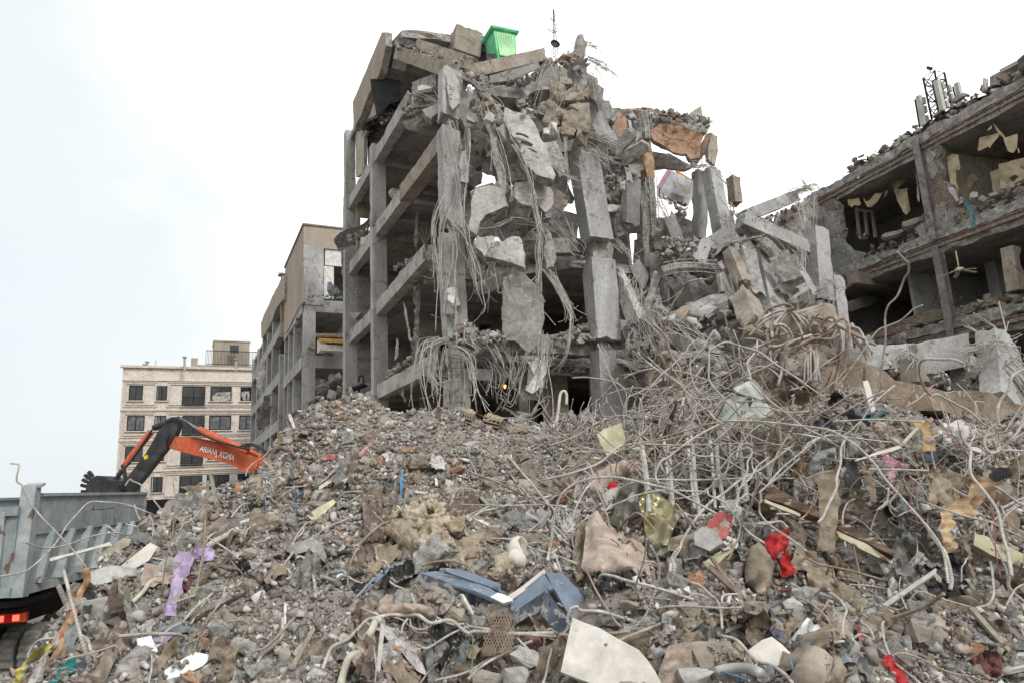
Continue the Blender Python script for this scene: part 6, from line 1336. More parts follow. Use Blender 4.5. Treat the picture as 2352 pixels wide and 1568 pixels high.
DR = [
('cloth', 'b', [(440,270),(470,215),(585,195),(640,260),(630,335),(530,345),(520,300),(450,350),(400,300)], 'lilac', 'upper fold of a lilac sheet tucked under a grey bar on the left slope', .06,.12,(1,.4), dict(off=.2, conf=False)),
('cloth', 'b', [(255,330),(330,250),(450,270),(440,360),(385,480),(345,500),(318,690),(252,905),(143,888),(190,720),(232,480)], 'lilac', 'long lilac sheet hanging down the left slope', .05,.16,(1,0), dict(off=.22, conf=False)),
('cloth', 'b', [(600,200),(640,260),(635,330),(500,385),(470,370),(530,320),(610,300)], 'grey', 'grey lining edge poking from under the lilac sheet', .02,.1,(1,0), {}),
('cloth', 'b', [(340,500),(420,470),(410,600),(380,700),(330,640)], 'maroon', 'maroon striped rag just right of the long lilac sheet', .03,.1,(1,0), {}),
('plastic_sheet', '7', [(340,1568),(380,1510),(450,1430),(520,1395),(525,1470),(430,1540),(370,1590)], 'teal', 'teal plastic sheet at the lower left corner', .05,.1,(1,.5), {}),
('plastic_sheet', '7', [(50,1590),(130,1470),(230,1350),(340,1300),(350,1312),(250,1400),(190,1440),(140,1568),(120,1600)], 'yellow', 'bright yellow plastic strip at the bottom left corner', .03,.12,(0,1), dict(Y=5.6)),
('cloth', '7', [(560,1000),(600,920),(645,935),(630,1040),(610,1120),(600,1180),(650,1285),(620,1300),(560,1200)], 'black', 'black cloth strap looping down in front of the truck wheels', .03,.1,(1,0), dict(off=.15)),
('cloth', '7', [(700,1080),(740,940),(790,870),(850,960),(880,1060),(800,1090),(740,1115)], 'brown', 'brown olive jacket slung over a bar left of the lilac sheet', .06,.12,(1,0), dict(off=.2)),
('cloth', '7', [(790,870),(840,900),(890,1030),(930,1250),(900,1310),(870,1180),(810,1010)], 'grey', 'grey trouser leg hanging beside the brown olive jacket', .05,.08,(1,0), dict(off=.2)),
('cloth', '7', [(780,1150),(810,1150),(860,1380),(800,1380),(750,1460),(700,1568),(560,1600),(530,1540),(640,1480),(720,1360)], 'taupe', 'long mauve taupe cloth spreading to the bottom edge at left', .06,.12,(1,.4), dict(off=.1)),
('cloth', '7', [(450,1180),(540,1140),(570,1200),(510,1330),(470,1420),(410,1440),(440,1330)], 'slate', 'grey vest on the rope above the teal sheet', .05,.1,(1,0), {}),('cloth', '7', [(445,1320),(560,1300),(590,1330),(500,1420),(460,1420)], 'grey', 'grey square rag directly above the teal sheet', .03,.1,(1,0), {}),
('cloth', '7', [(520,1440),(580,1380),(600,1470),(540,1510)], 'navy', 'navy crumpled rag touching the teal sheet', .04,.08,(1,0), {}),('cloth', '7', [(640,1380),(700,1340),(720,1390),(640,1450)], 'khaki', 'yellowish knitted rag above the long mauve taupe cloth', .04,.08,(1,0), {}),
('cloth', '7', [(950,780),(1000,720),(1090,740),(1080,790),(1020,850),(960,820)], 'navy', 'dark navy shirt crumpled on the pale channel left of the lilac sheet', .04,.1,(1,0), {}),('cloth', '7', [(870,600),(930,545),(1010,560),(1080,600),(1090,650),(1000,640),(900,640)], 'grey', 'charcoal bundle on top of the boards behind the truck', .06,.1,(1,0), dict(bulge=.1)),
('cloth', '7', [(870,620),(950,620),(960,650),(880,660)], 'navy', 'denim blue strip under the charcoal bundle', .03,.1,(1,0), {}),('cloth', '7', [(1030,900),(1090,880),(1000,960),(940,1000),(930,960)], 'black', 'black rag in the hollow left of the long lilac sheet', .04,.1,(1,0), {}),
('sack', '7', [(930,1160),(1000,1140),(1060,1120),(1000,1240),(940,1270)], 'white', 'blue white torn sack lying left of the standing metal profile', .03,.1,(1,0), {}),('cloth', '7', [(1000,1240),(1100,1180),(1300,1170),(1340,1230),(1200,1250),(1050,1260)], 'slate', 'flattened slate hood below the standing metal profile', .04,.12,(0,1), dict(bulge=.06)),
('plastic_sheet', '7', [(1030,1270),(1120,1230),(1160,1260),(1100,1310),(1040,1300)], 'lilac', 'small lilac net bag beside the slate hood', .05,.05,(1,0), {}),('cloth', '7', [(1120,1300),(1180,1270),(1240,1310),(1180,1370),(1060,1500),(980,1540),(1020,1480)], 'khaki', 'twisted khaki cloth left of the white board', .06,.07,(1,-.6), {}),
('cloth', 'a', [(495,1040),(500,1120),(480,1260),(560,1270),(640,1120),(690,1050),(600,1060)], 'black', 'dark tarp in the hollow under the crest at left', .05,.12,(1,0), {}),('cloth', 'a', [(520,760),(580,730),(640,830),(670,1050),(600,1050),(560,900)], 'khaki', 'pale cement sack hanging near the orange boom', .05,.1,(1,0), dict(bulge=.06)),
('cloth', 'a', [(290,1310),(320,960),(340,960),(345,1150),(325,1310)], 'black', 'black strip standing upright in the left slope', .02,.1,(1,0), dict(off=.2)),('cloth', 'a', [(740,1120),(790,900),(800,800),(840,810),(830,980),(860,1020),(800,1150)], 'brown', 'fleecy brown carpet strip under the crest', .05,.1,(1,0), {}),
('cloth', 'a', [(960,1190),(1000,890),(1080,900),(1090,950),(1060,1060),(1010,1190)], 'navy', 'navy and tan garment hanging mid slope on the left mound', .05,.09,(1,0), dict(off=.1)),('cloth', 'a', [(1090,900),(1190,890),(1150,1000),(1080,1090),(1040,1180),(1050,1060)], 'brown', 'tan sleeve right of the navy garment', .05,.08,(1,0), dict(off=.1)),
('cloth', 'a', [(1380,850),(1480,620),(1610,480),(1650,500),(1560,700),(1500,860),(1420,900)], 'grey', 'grey cloth pulled taut over the pink pipe on the mound', .06,.1,(1,.5), dict(off=.2, conf=False)),('cloth', 'a', [(1530,830),(1620,500),(1660,480),(1640,700),(1600,860),(1560,910)], 'brown', 'brown carpet strip with red streak beside the pink pipe', .05,.1,(1,0), dict(off=.2, conf=False)),
('cloth', 'a', [(870,590),(960,560),(1110,570),(1100,640),(1040,690),(1000,740),(950,640)], 'grey', 'grey frayed shirt on the left mound below the crest', .05,.08,(1,0), {}),('cloth', 'a', [(910,560),(980,400),(1000,420),(960,520),(920,600),(850,720),(830,740),(860,660)], 'maroon', 'thin maroon scarf trailing under the grid block on the mound', .03,.06,(1,0), {}),
('cloth', 'a', [(1700,1050),(1720,900),(1880,920),(2060,950),(2080,1100),(2000,1350),(1960,1500),(1720,1480),(1700,1300)], 'brown', 'large brown gathered curtain hanging in the middle of the mound', .09,.1,(1,0), dict(off=.2, conf=False)),('cloth', 'a', [(1740,950),(1780,820),(1960,820),(2060,850),(2130,920),(2080,960),(1900,940)], 'grey', 'grey sheet crumpled above the large brown gathered curtain', .06,.1,(0,1), {}),
('cloth', 'a', [(1750,960),(1890,960),(1900,1020),(1850,1050),(1760,1010)], 'black', 'black bag knotted on the large brown gathered curtain', .05,.08,(1,0), dict(off=.2)),('cloth', 'a', [(1910,1040),(2040,1020),(2000,1120),(1930,1150)], 'black', 'second black bag right of the knotted one', .05,.08,(1,0), dict(off=.2)),
('blue_strip', 'a', [(2098,712),(2122,708),(2126,820),(2112,960),(2100,1080),(2060,1195),(2052,1200),(2080,1080),(2094,900)], 'blue', 'bright blue plastic strip running down the mound', .01,.2,(1,0), dict(off=.22, seg=.02, conf=False)),('cloth', 'a', [(1880,560),(1960,540),(2080,560),(2060,620),(1950,640)], 'white', 'white rag on the upper right of the left mound', .04,.08,(1,0), {}),
('cloth', 'a', [(2150,700),(2260,660),(2300,740),(2310,880),(2250,860),(2180,870)], 'taupe', 'taupe knotted garment left of the green bag', .06,.08,(1,0), {}),('cloth', 'a', [(900,1360),(980,1320),(970,1400),(950,1500),(900,1480)], 'taupe', 'small taupe glove shaped rag on the lower left mound', .04,.06,(1,0), {}),
('cloth', 'b', [(1500,400),(1560,250),(1640,240),(1680,290),(1700,420),(1650,470),(1620,640),(1560,695),(1510,690),(1490,560)], 'grey', 'pale grey blouse hanging over the black hose', .06,.1,(1,0), dict(off=.2, conf=False)),('cloth', 'b', [(1085,560),(1200,510),(1230,480),(1220,600),(1130,660),(1150,600)], 'black', 'glossy black torn bag on the soil slope', .05,.08,(1,0), {}),
('cloth', 'b', [(620,400),(720,300),(800,60),(840,40),(760,280),(700,400),(640,430),(560,560),(460,600),(420,580)], 'brown', 'twisted brown grey trousers beside the ivory pipe', .04,.08,(1,.4), dict(off=.06)),('cloth', 'b', [(980,340),(1050,360),(1180,380),(1220,350),(1200,420),(1060,460),(1000,430)], 'white', 'muddy white roll half buried on the soil slope', .04,.1,(0,1), {}),
('cloth', 'b', [(1980,380),(2120,200),(2200,170),(2236,300),(2100,420),(2080,560),(1920,760),(1940,640)], 'brown', 'brown coat hanging at the left end of the slate metal bars', .06,.09,(1,.3), dict(off=.08)),('cloth', 'c', [(150,720),(240,700),(400,720),(700,780),(760,820),(560,840),(300,1000),(180,1100)], 'khaki', 'folded khaki curtain lying left of the wadding cushion', .06,.08,(1,0), {}),
('cloth', 'b', [(2040,760),(2180,740),(2236,800),(2200,1000),(2240,1200),(2180,1500),(2080,1510),(2040,1380),(2090,1100),(2010,900)], 'brown', 'dark brown trousers hanging below the slate metal bars', .06,.1,(1,0), dict(off=.2, conf=False)),
('cloth', 'c', [(380,1000),(560,900),(800,880),(1040,950),(900,1000),(720,1010),(640,1100),(500,1160),(300,1160)], 'black', 'black and tan cloth over the left end of the slate channel', .06,.09,(1,.4), dict(off=.12)),('cloth', 'c', [(960,880),(1100,870),(1180,930),(1150,970),(1020,930)], 'slate', 'grey waistband lying on the slate channel', .03,.1,(1,0), dict(off=.2)),
('cushion', 'c', [(250,1430),(380,1230),(470,1260),(560,1340),(700,1350),(860,1390),(900,1470),(840,1500),(600,1470),(400,1470)], 'beige', 'flattened beige upholstery under the slate channel', .05,.14,(1,0), dict(bulge=.12, off=.1)),('cloth', 'c', [(180,1290),(240,1200),(380,1180),(560,1200),(480,1240),(380,1240),(260,1420)], 'grey', 'grey quilted rag above the flattened beige upholstery', .04,.08,(1,0), {}),
('cloth', 'c', [(1000,830),(1180,640),(1380,560),(1460,600),(1380,800),(1300,950),(1280,1010),(1180,960),(1060,900)], 'khaki', 'muddy felt sheet sloping beside the wadding cushion', .05,.25,(1,0), {}),('cloth', 'c', [(980,410),(1060,330),(1180,330),(1220,400),(1120,450),(1040,470)], 'taupe', 'taupe cuff on the rubble right of the wadding', .05,.06,(1,0), {}),
('cloth', 'd', [(940,890),(1000,870),(1030,1080),(1040,1249),(970,1249),(950,1080)], 'slate', 'lilac grey sleeve dangling below the chain mesh', .03,.06,(1,0), dict(off=.1)),('cloth', 'd', [(1780,760),(1900,740),(2040,830),(2060,920),(2000,1040),(1920,980),(1860,880)], 'maroon', 'dark maroon cloth under the blue grey casing', .05,.08,(1,0), {}),
('cloth', 'd', [(1550,1040),(1680,990),(1760,1080),(1930,1090),(1840,1140),(1700,1150),(1600,1100)], 'khaki', 'knotted khaki bandage below the chain mesh', .06,.06,(1,.4), {}),('cloth', 'd', [(1900,600),(2060,640),(2200,780),(2200,860),(2060,820),(1960,720)], 'khaki', 'ochre brown folded cloth under the dark casing panel', .05,.08,(1,1), {}),
('cloth', 'e', [(345,800),(400,770),(430,775),(480,860),(600,1020),(700,1180),(760,1290),(600,1325),(450,1330),(350,1345),(280,1270),(330,1000)], 'beige', 'large pinkish beige cloth tented over the rubble in the centre', .06,.4,(1,.3), dict(off=.25, bulge=.12, conf=False)),
('cloth', 'e', [(470,830),(620,990),(760,1050),(860,1160),(935,1365),(760,1290),(690,1180),(560,1000)], 'beige', 'right hand flap of the tented beige cloth', .06,.2,(1,1), dict(off=.2)),('cloth', 'e', [(200,1180),(250,950),(330,850),(340,1000),(290,1240),(350,1330),(240,1440),(210,1330)], 'taupe', 'brown ruffled edge left of the tented beige cloth', .06,.07,(1,0), dict(off=.1)),
('charred_pad', 'e', [(365,1430),(420,1320),(470,1310),(480,1340),(560,1345),(640,1330),(760,1310),(830,1385),(700,1440),(560,1490),(400,1515)], 'black', 'charred black pad under the tented beige cloth', .06,.05,(1,0), dict(off=.08)),
('foil_sheet', 'e', [(795,690),(830,630),(900,590),(985,580),(1050,655),(1130,760),(1165,820),(1110,940),(1045,1080),(960,1055),(880,1030),(850,900)], GOLD, 'creased gold foil sheet propped among the bars', .10,.28,(1,.5), dict(off=.25, conf=False)),
('felt_sheet', 'e', [(590,700),(625,600),(680,510),(790,530),(850,580),(790,650),(750,760),(700,860),(670,920),(600,900),(530,860)], 'olive', 'dark olive felt sheet folded left of the gold foil', .05,.3,(1,0), dict(off=.12)),('felt_sheet', 'e', [(850,1060),(980,1050),(1110,1160),(1100,1210),(1000,1200),(890,1200)], 'olive', 'dark muddy felt lump below the gold foil', .06,.2,(1,0), dict(bulge=.1)),
('cloth', 'e', [(340,460),(560,340),(760,290),(840,350),(800,440),(600,450),(480,560),(400,620),(350,560)], 'beige', 'pinkish padded cloth under the long bars left of the steel grid', .05,.25,(1,0), dict(bulge=.1)),('cloth', 'e', [(20,430),(100,400),(280,470),(270,580),(120,560),(40,520)], 'brown', 'brown rags at the left end of the pinkish padded cloth', .05,.1,(1,0), {}),
('cloth', 'e', [(70,300),(130,260),(370,320),(340,370),(200,370)], 'taupe', 'taupe folded flap beside the white plastic container', .04,.12,(0,1), {}),('red_scrap', 'e', [(510,540),(560,495),(610,510),(600,545),(530,580)], 'red', 'small red scrap on the pinkish padded cloth', .03,.06,(1,0), dict(off=.2)),
('plastic_sheet', 'e', [(80,900),(130,810),(230,750),(290,740),(250,840),(200,960),(120,960)], 'white', 'crumpled clear plastic left of the tented beige cloth', .06,.06,(1,0), {}),('cloth', 'e', [(1640,900),(1720,810),(1850,840),(1920,940),(1880,1040),(1740,1080),(1670,1010)], 'grey', 'dark grey bundle between red board and red bag', .06,.08,(1,.4), dict(bulge=.1)),
('sack', 'e', [(1770,1140),(1800,1080),(1850,1055),(1920,1110),(1990,1180),(2012,1290),(1965,1470),(1900,1525),(1830,1480),(1750,1410),(1740,1260)], 'khaki', 'full taupe sack standing right of centre below the red bag', .02,.2,(1,0), dict(bulge=.28, off=.15)),
('bag', 'e', [(1908,1135),(1930,1020),(1960,975),(2080,935),(2140,960),(2130,1080),(2070,1160),(2010,1225),(1930,1190)], 'red', 'bright red bag sitting on the full taupe sack', .05,.1,(1,.5), dict(bulge=.12, off=.3)),('cloth', 'g', [(240,1400),(300,1380),(335,1470),(360,1560),(250,1590),(215,1480)], 'red', 'deep red cloth hanging behind the full taupe sack', .04,.1,(1,0), dict(off=.1)),
('cloth', 'e', [(1910,1030),(1930,970),(1990,885),(2070,925),(2000,955),(1945,1010)], 'navy', 'navy cloth edge behind the bright red bag', .04,.1,(1,0), dict(off=.28)),('cloth', 'g', [(150,1125),(200,1095),(330,1120),(400,1160),(450,1240),(430,1330),(470,1430),(400,1440),(330,1300),(290,1180),(210,1160)], 'khaki', 'khaki trousers draped behind the bright red bag', .05,.1,(1,.5), dict(off=.2, bulge=.05)),
('cloth', 'h', [(345,90),(420,60),(480,200),(560,240),(620,280),(700,430),(722,520),(680,600),(540,630),(490,500),(470,400),(370,360),(380,200)], 'khaki', 'lower leg of khaki trousers with a turned up cuff right of the sack', .06,.12,(1,.3), dict(off=.15, bulge=.05)),('cloth', 'h', [(650,260),(740,240),(850,340),(960,440),(1010,490),(960,500),(850,470),(760,400),(690,420)], 'taupe', 'taupe padded cloth right of the turned up cuff', .05,.12,(1,0), dict(off=.1, bulge=.05)),
('cloth', 'g', [(485,782),(560,750),(672,745),(700,830),(698,1000),(690,1120),(680,1300),(655,1395),(600,1375),(528,1368),(540,1200),(540,980),(540,850)], 'khaki', 'long khaki strip hanging straight down from the bars at right', .03,.25,(1,0), dict(Y=6.1)),
('cloth', 'g', [(600,205),(650,100),(690,120),(760,220),(870,340),(940,365),(945,400),(880,420),(850,470),(820,400),(740,330),(650,290)], 'black', 'charcoal twisted strap stretched over the bars at right', .04,.1,(.3,1), dict(Y=6.9)),('cloth', 'g', [(845,440),(885,420),(870,520),(860,600),(830,640),(755,650),(770,560)], 'grey', 'dark tail hanging from the charcoal twisted strap', .04,.08,(1,0), dict(Y=6.9)),
('cloth', 'g', [(705,690),(760,670),(820,665),(850,740),(870,860),(830,935),(790,900),(750,870),(720,780)], 'black', 'black sock shaped rag hanging left of the taupe sleeve', .03,.1,(1,0), dict(Y=6.2)),('cloth', 'g', [(880,720),(940,715),(950,800),(965,860),(990,900),(990,992),(945,995),(925,900),(890,800)], 'taupe', 'taupe sleeve hanging right of the black rag', .03,.08,(1,0), dict(Y=6.15)),
('cloth', 'g', [(700,950),(760,900),(870,900),(920,1050),(860,1120),(800,1090),(760,1180),(720,1060)], 'brown', 'tattered brown hem under the black rag', .04,.06,(1,0), dict(Y=6.5)),('cloth', 'g', [(1265,360),(1340,350),(1420,430),(1452,560),(1455,595),(1355,602),(1362,470),(1330,410),(1290,420)], 'ochre', 'ochre sleeve hanging over a bar at upper right', .03,.12,(1,0), dict(Y=7.1)),
('cloth', 'g', [(1355,600),(1455,592),(1478,690),(1372,682)], 'navy', 'navy cuff at the lower end of the ochre sleeve', .02,.12,(1,0), dict(Y=7.1)),('bag', 'g', [(1540,400),(1590,360),(1625,338),(1690,400),(1705,430),(1690,495),(1660,550),(1610,530),(1590,450)], 'white', 'white plastic bag tied on a bar at upper right', .04,.08,(1,0), dict(Y=7, bulge=.1)),
('plastic_sheet', 'g', [(1470,440),(1530,405),(1590,460),(1590,560),(1520,560)], 'white', 'grey tattered film left of the white plastic bag', .07,.05,(1,0), dict(Y=7.1)),('cloth', 'g', [(1380,750),(1440,725),(1520,725),(1620,770),(1730,800),(1720,830),(1640,900),(1620,1000),(1560,1045),(1490,1000),(1460,960),(1450,1060),(1420,1020),(1400,860)], 'khaki', 'khaki pullover hanging over a bar above the striped shirt', .05,.09,(1,0), dict(Y=6)),
('cloth', 'g', [(870,330),(960,300),(1040,275),(1080,315),(980,345),(880,350),(770,370),(740,420),(735,380)], 'teal', 'teal towel lying below the long tan concrete beam', .04,.1,(1,0), dict(Y=7.4)),('plastic_net', 'g', [(955,600),(1000,575),(1120,650),(1180,690),(1255,700),(1180,725),(1130,745),(1128,840),(1080,830),(1070,790),(1090,720),(1030,650)], 'pink', 'pink plastic net caught on the bars at right', .05,.05,(1,0), dict(Y=6.9)),
('sack', 'g', [(465,740),(480,660),(530,600),(640,565),(705,590),(640,640),(560,700),(540,770),(490,775)], 'slate', 'pale slate sack folded left of the black rag', .05,.12,(1,1), dict(Y=6.9, bulge=.1)),('sack', 'g', [(520,510),(600,470),(720,480),(780,540),(740,560),(600,550)], 'slate', 'smaller slate sack lying behind the folded one', .06,.1,(1,0), dict(Y=7.3, bulge=.08)),
('cloth', 'g', [(800,480),(870,460),(980,500),(1030,560),(900,610),(820,580)], 'slate', 'grey blue cloth in the bars under the charcoal strap', .06,.12,(1,0), dict(Y=7.2)),('cloth', 'g', [(500,370),(570,290),(640,350),(690,430),(600,440),(520,430)], 'navy', 'purple grey rag behind the charcoal strap', .06,.08,(1,0), dict(Y=7.4)),
('cloth', 'g', [(960,400),(1020,365),(1060,370),(1090,430),(1080,490),(1020,500),(980,450)], 'beige', 'beige curled cloth right of the charcoal strap', .05,.1,(1,0), dict(Y=7, bulge=.06)),('cloth', 'g', [(1090,420),(1130,430),(1165,490),(1160,560),(1120,530),(1100,470)], 'beige', 'beige tail of the curled cloth at right', .04,.08,(1,0), dict(Y=7)),
('cloth', 'g', [(155,130),(200,100),(300,112),(330,190),(320,240),(290,250),(200,240)], 'taupe', 'left half of the taupe dust sheet over the upper bars', .03,.2,(1,0), dict(Y=7.6)),('cloth', 'g', [(300,112),(420,120),(535,150),(535,192),(420,240),(340,230),(350,180)], 'taupe', 'right half of the taupe dust sheet over the upper bars', .03,.2,(0,1), dict(Y=7.6)),
('cloth', 'g', [(1170,900),(1250,960),(1290,1100),(1340,1240),(1330,1340),(1260,1320),(1200,1290),(1190,1200)], 'slate', 'silvery grey jacket hanging in the right hollow', .06,.08,(1,0), dict(off=.3)),('cloth', 'g', [(1180,780),(1230,800),(1240,920),(1230,1100),(1200,1300),(1240,1450),(1300,1580),(1150,1560),(1115,1400),(1160,1200),(1160,1000)], 'grey', 'very long grey curtain falling down the right slope', .05,.08,(1,0), dict(off=.25)),
('cloth', 'h', [(1230,300),(1320,280),(1440,400),(1530,560),(1610,720),(1605,785),(1540,740),(1440,600),(1320,450),(1250,380)], 'grey', 'lower end of the very long grey curtain on the right slope', .05,.08,(1,1), dict(off=.1)),('cloth', 'h', [(1590,380),(1660,290),(1760,200),(1800,280),(1845,400),(1862,520),(1800,580),(1640,560),(1600,470)], 'black', 'black sequinned cloth hanging below the striped shirt', .05,.07,(1,0), dict(off=.3)),
('cloth', 'h', [(1790,0),(1870,60),(1900,260),(1955,500),(1940,530),(1890,400),(1850,200)], 'taupe', 'narrow torn taupe strip right of the black sequinned cloth', .04,.06,(1,0), dict(off=.3)),('cloth', 'h', [(90,650),(150,675),(220,740),(275,800),(300,930),(360,1020),(405,1100),(370,1120),(300,1020),(200,950),(160,900),(185,790),(130,700)], 'navy', 'faded blue jeans leg winding between boulders at bottom right', .04,.1,(1,.3), dict(off=.12)),
('cloth', 'h', [(1700,640),(1900,610),(2000,660),(2040,800),(2200,830),(2250,900),(2100,960),(1980,860),(1880,760),(1760,700)], 'brown', 'large brown blanket on the lower right slope', .06,.15,(1,1), {}),('cloth', 'h', [(1590,780),(1750,850),(1900,970),(1900,1040),(1800,1060),(1720,950),(1650,880)], 'taupe', 'taupe wrinkled cloth low on the right slope', .05,.07,(1,1), {}),
('cloth', 'h', [(905,870),(940,865),(1020,980),(1110,1030),(1150,1110),(1130,1130),(1060,1040),(960,990),(1000,1100),(980,1110),(930,960)], 'redf', 'faded red strap near the bottom right', .03,.05,(1,0), dict(off=.06)),('cloth', 'h', [(1140,1120),(1220,1150),(1290,1200),(1330,1280),(1360,1370),(1280,1370),(1240,1270),(1130,1180)], 'red', 'deep red cloth at the bottom right corner', .05,.06,(1,0), {}),
('plastic_sheet', 'h', [(780,1070),(860,1080),(920,1120),(880,1200),(800,1180)], 'slate', 'pale violet film below the faded red strap', .05,.05,(1,0), {}),('cloth', 'h', [(930,1140),(1010,1180),(1060,1300),(1000,1350),(940,1250)], 'slate', 'pale grey rag below the pale violet film', .05,.06,(1,0), {}),('cloth', 'h', [(620,1354),(650,1200),(700,1100),(780,1110),(830,1240),(800,1354)], 'taupe', 'taupe leather like sheet at the bottom beside the plaster cylinder', .05,.15,(1,0), dict(bulge=.06)),
('cloth', 'h', [(1880,1130),(2000,1080),(2160,1140),(2200,1240),(2060,1300),(1920,1240)], 'maroon', 'maroon brown quilt in the lower right corner', .06,.08,(1,0), {}),('cloth', 'h', [(1170,640),(1200,480),(1260,480),(1280,540),(1220,640),(1150,690),(1080,650),(1085,620)], 'white', 'white knotted bag on the right slope above the long boulder', .04,.08,(1,0), dict(bulge=.06)),
('cloth', 'f', [(1370,620),(1450,560),(1540,560),(1600,620),(1580,680),(1480,650),(1400,690),(1320,690)], 'khaki', 'khaki knot tied on a bar above the bottom boulders', .05,.06,(1,0), dict(off=.25)),('cloth', 'f', [(1360,690),(1480,650),(1560,720),(1560,790),(1440,830),(1350,780)], 'slate', 'light blue cloth under the khaki knot', .04,.07,(1,0), dict(off=.1)),
('plastic_sheet', 'f', [(990,900),(1060,820),(1200,810),(1300,830),(1290,900),(1180,900),(1080,960),(1000,960)], 'white', 'white torn film right of the curved white panel', .05,.06,(1,0), {}),('plastic_sheet', 'f', [(1310,960),(1440,940),(1540,910),(1500,1000),(1420,1060),(1320,1050)], 'white', 'crumpled white film on the lower boulders', .05,.05,(1,0), {}),('plastic_sheet', 'f', [(1040,700),(1160,680),(1240,680),(1220,760),(1140,800),(1060,760)], 'white', 'white and blue film above the curved white panel', .05,.05,(1,0), {}),
('plastic_sheet', 'f', [(950,625),(1020,618),(1180,640),(1160,655),(1030,645),(1010,700),(1060,745),(1040,750),(1005,700),(1000,640)], 'blue', 'blue plastic tie beside the white and blue film', .02,.06,(1,0), dict(off=.15)),('cloth', 'f', [(1960,1180),(1970,1100),(2060,1040),(2140,1080),(2120,1150),(2050,1189)], 'slate', 'coiled grey cloth at the bottom below the white tile slab', .05,.05,(1,0), dict(bulge=.05)),
('cloth', 'f', [(1700,810),(1800,800),(1850,890),(1830,980),(1740,1000),(1700,900)], 'khaki', 'tan pleated paper beside the white tile slab', .05,.05,(1,0), {}),('cloth', 'f', [(1580,850),(1620,820),(1690,930),(1680,950),(1600,890)], 'brown', 'rusty brown strip between pale slabs at the bottom', .03,.06,(1,0), {}),
]
for nm, c, pts, m_, lab, amp, lam, dv, kw in DR: drape(nm, c, pts, m_, lab, {'cloth': 'cloth', 'plastic_sheet': 'plastic sheet'}.get(nm), amp=amp*.8, lam=lam, dirv=dv, **kw)
STRIPE = bpy.data.materials.new('orange and cream striped jersey'); STRIPE.use_nodes = True
t_ = STRIPE.node_tree; b_ = t_.nodes['Principled BSDF']; b_.inputs['Roughness'].default_value = .95; w_ = t_.nodes.new('ShaderNodeTexWave'); w_.inputs['Scale'].default_value = 4.2; w_.inputs['Distortion'].default_value = 2.5; w_.inputs['Detail'].default_value = 1; w_.inputs['Detail Scale'].default_value = .6; w_.bands_direction = 'Z'
tcx = t_.nodes.new('ShaderNodeTexCoord'); t_.links.new(tcx.outputs['Object'], w_.inputs['Vector']); crx = t_.nodes.new('ShaderNodeValToRGB'); t_.links.new(w_.outputs['Fac'], crx.inputs[0])
crx.color_ramp.elements[0].position = .3; crx.color_ramp.elements[0].color = lin((.66,.52,.37)); crx.color_ramp.elements[1].position = .75; crx.color_ramp.elements[1].color = lin((.68,.63,.55)); t_.links.new(crx.outputs[0], b_.inputs['Base Color'])
drape('cloth', 'g', [(1730,800),(1780,775),(1860,820),(1920,880),(1922,960),(1900,992),(1830,950),(1800,1000),(1795,1080),(1700,1110),(1620,1080),(1600,1150),(1590,1220),(1615,1320),(1590,1390),(1520,1395),(1478,1370),(1500,1280),(1495,1150),(1490,1020),(1560,1040),(1620,1000),(1640,960),(1700,950),(1720,860),(1690,820)], STRIPE, 'orange and cream striped shirt hanging over a bar at right', 'cloth', amp=.05, lam=.12, Y=5.9)
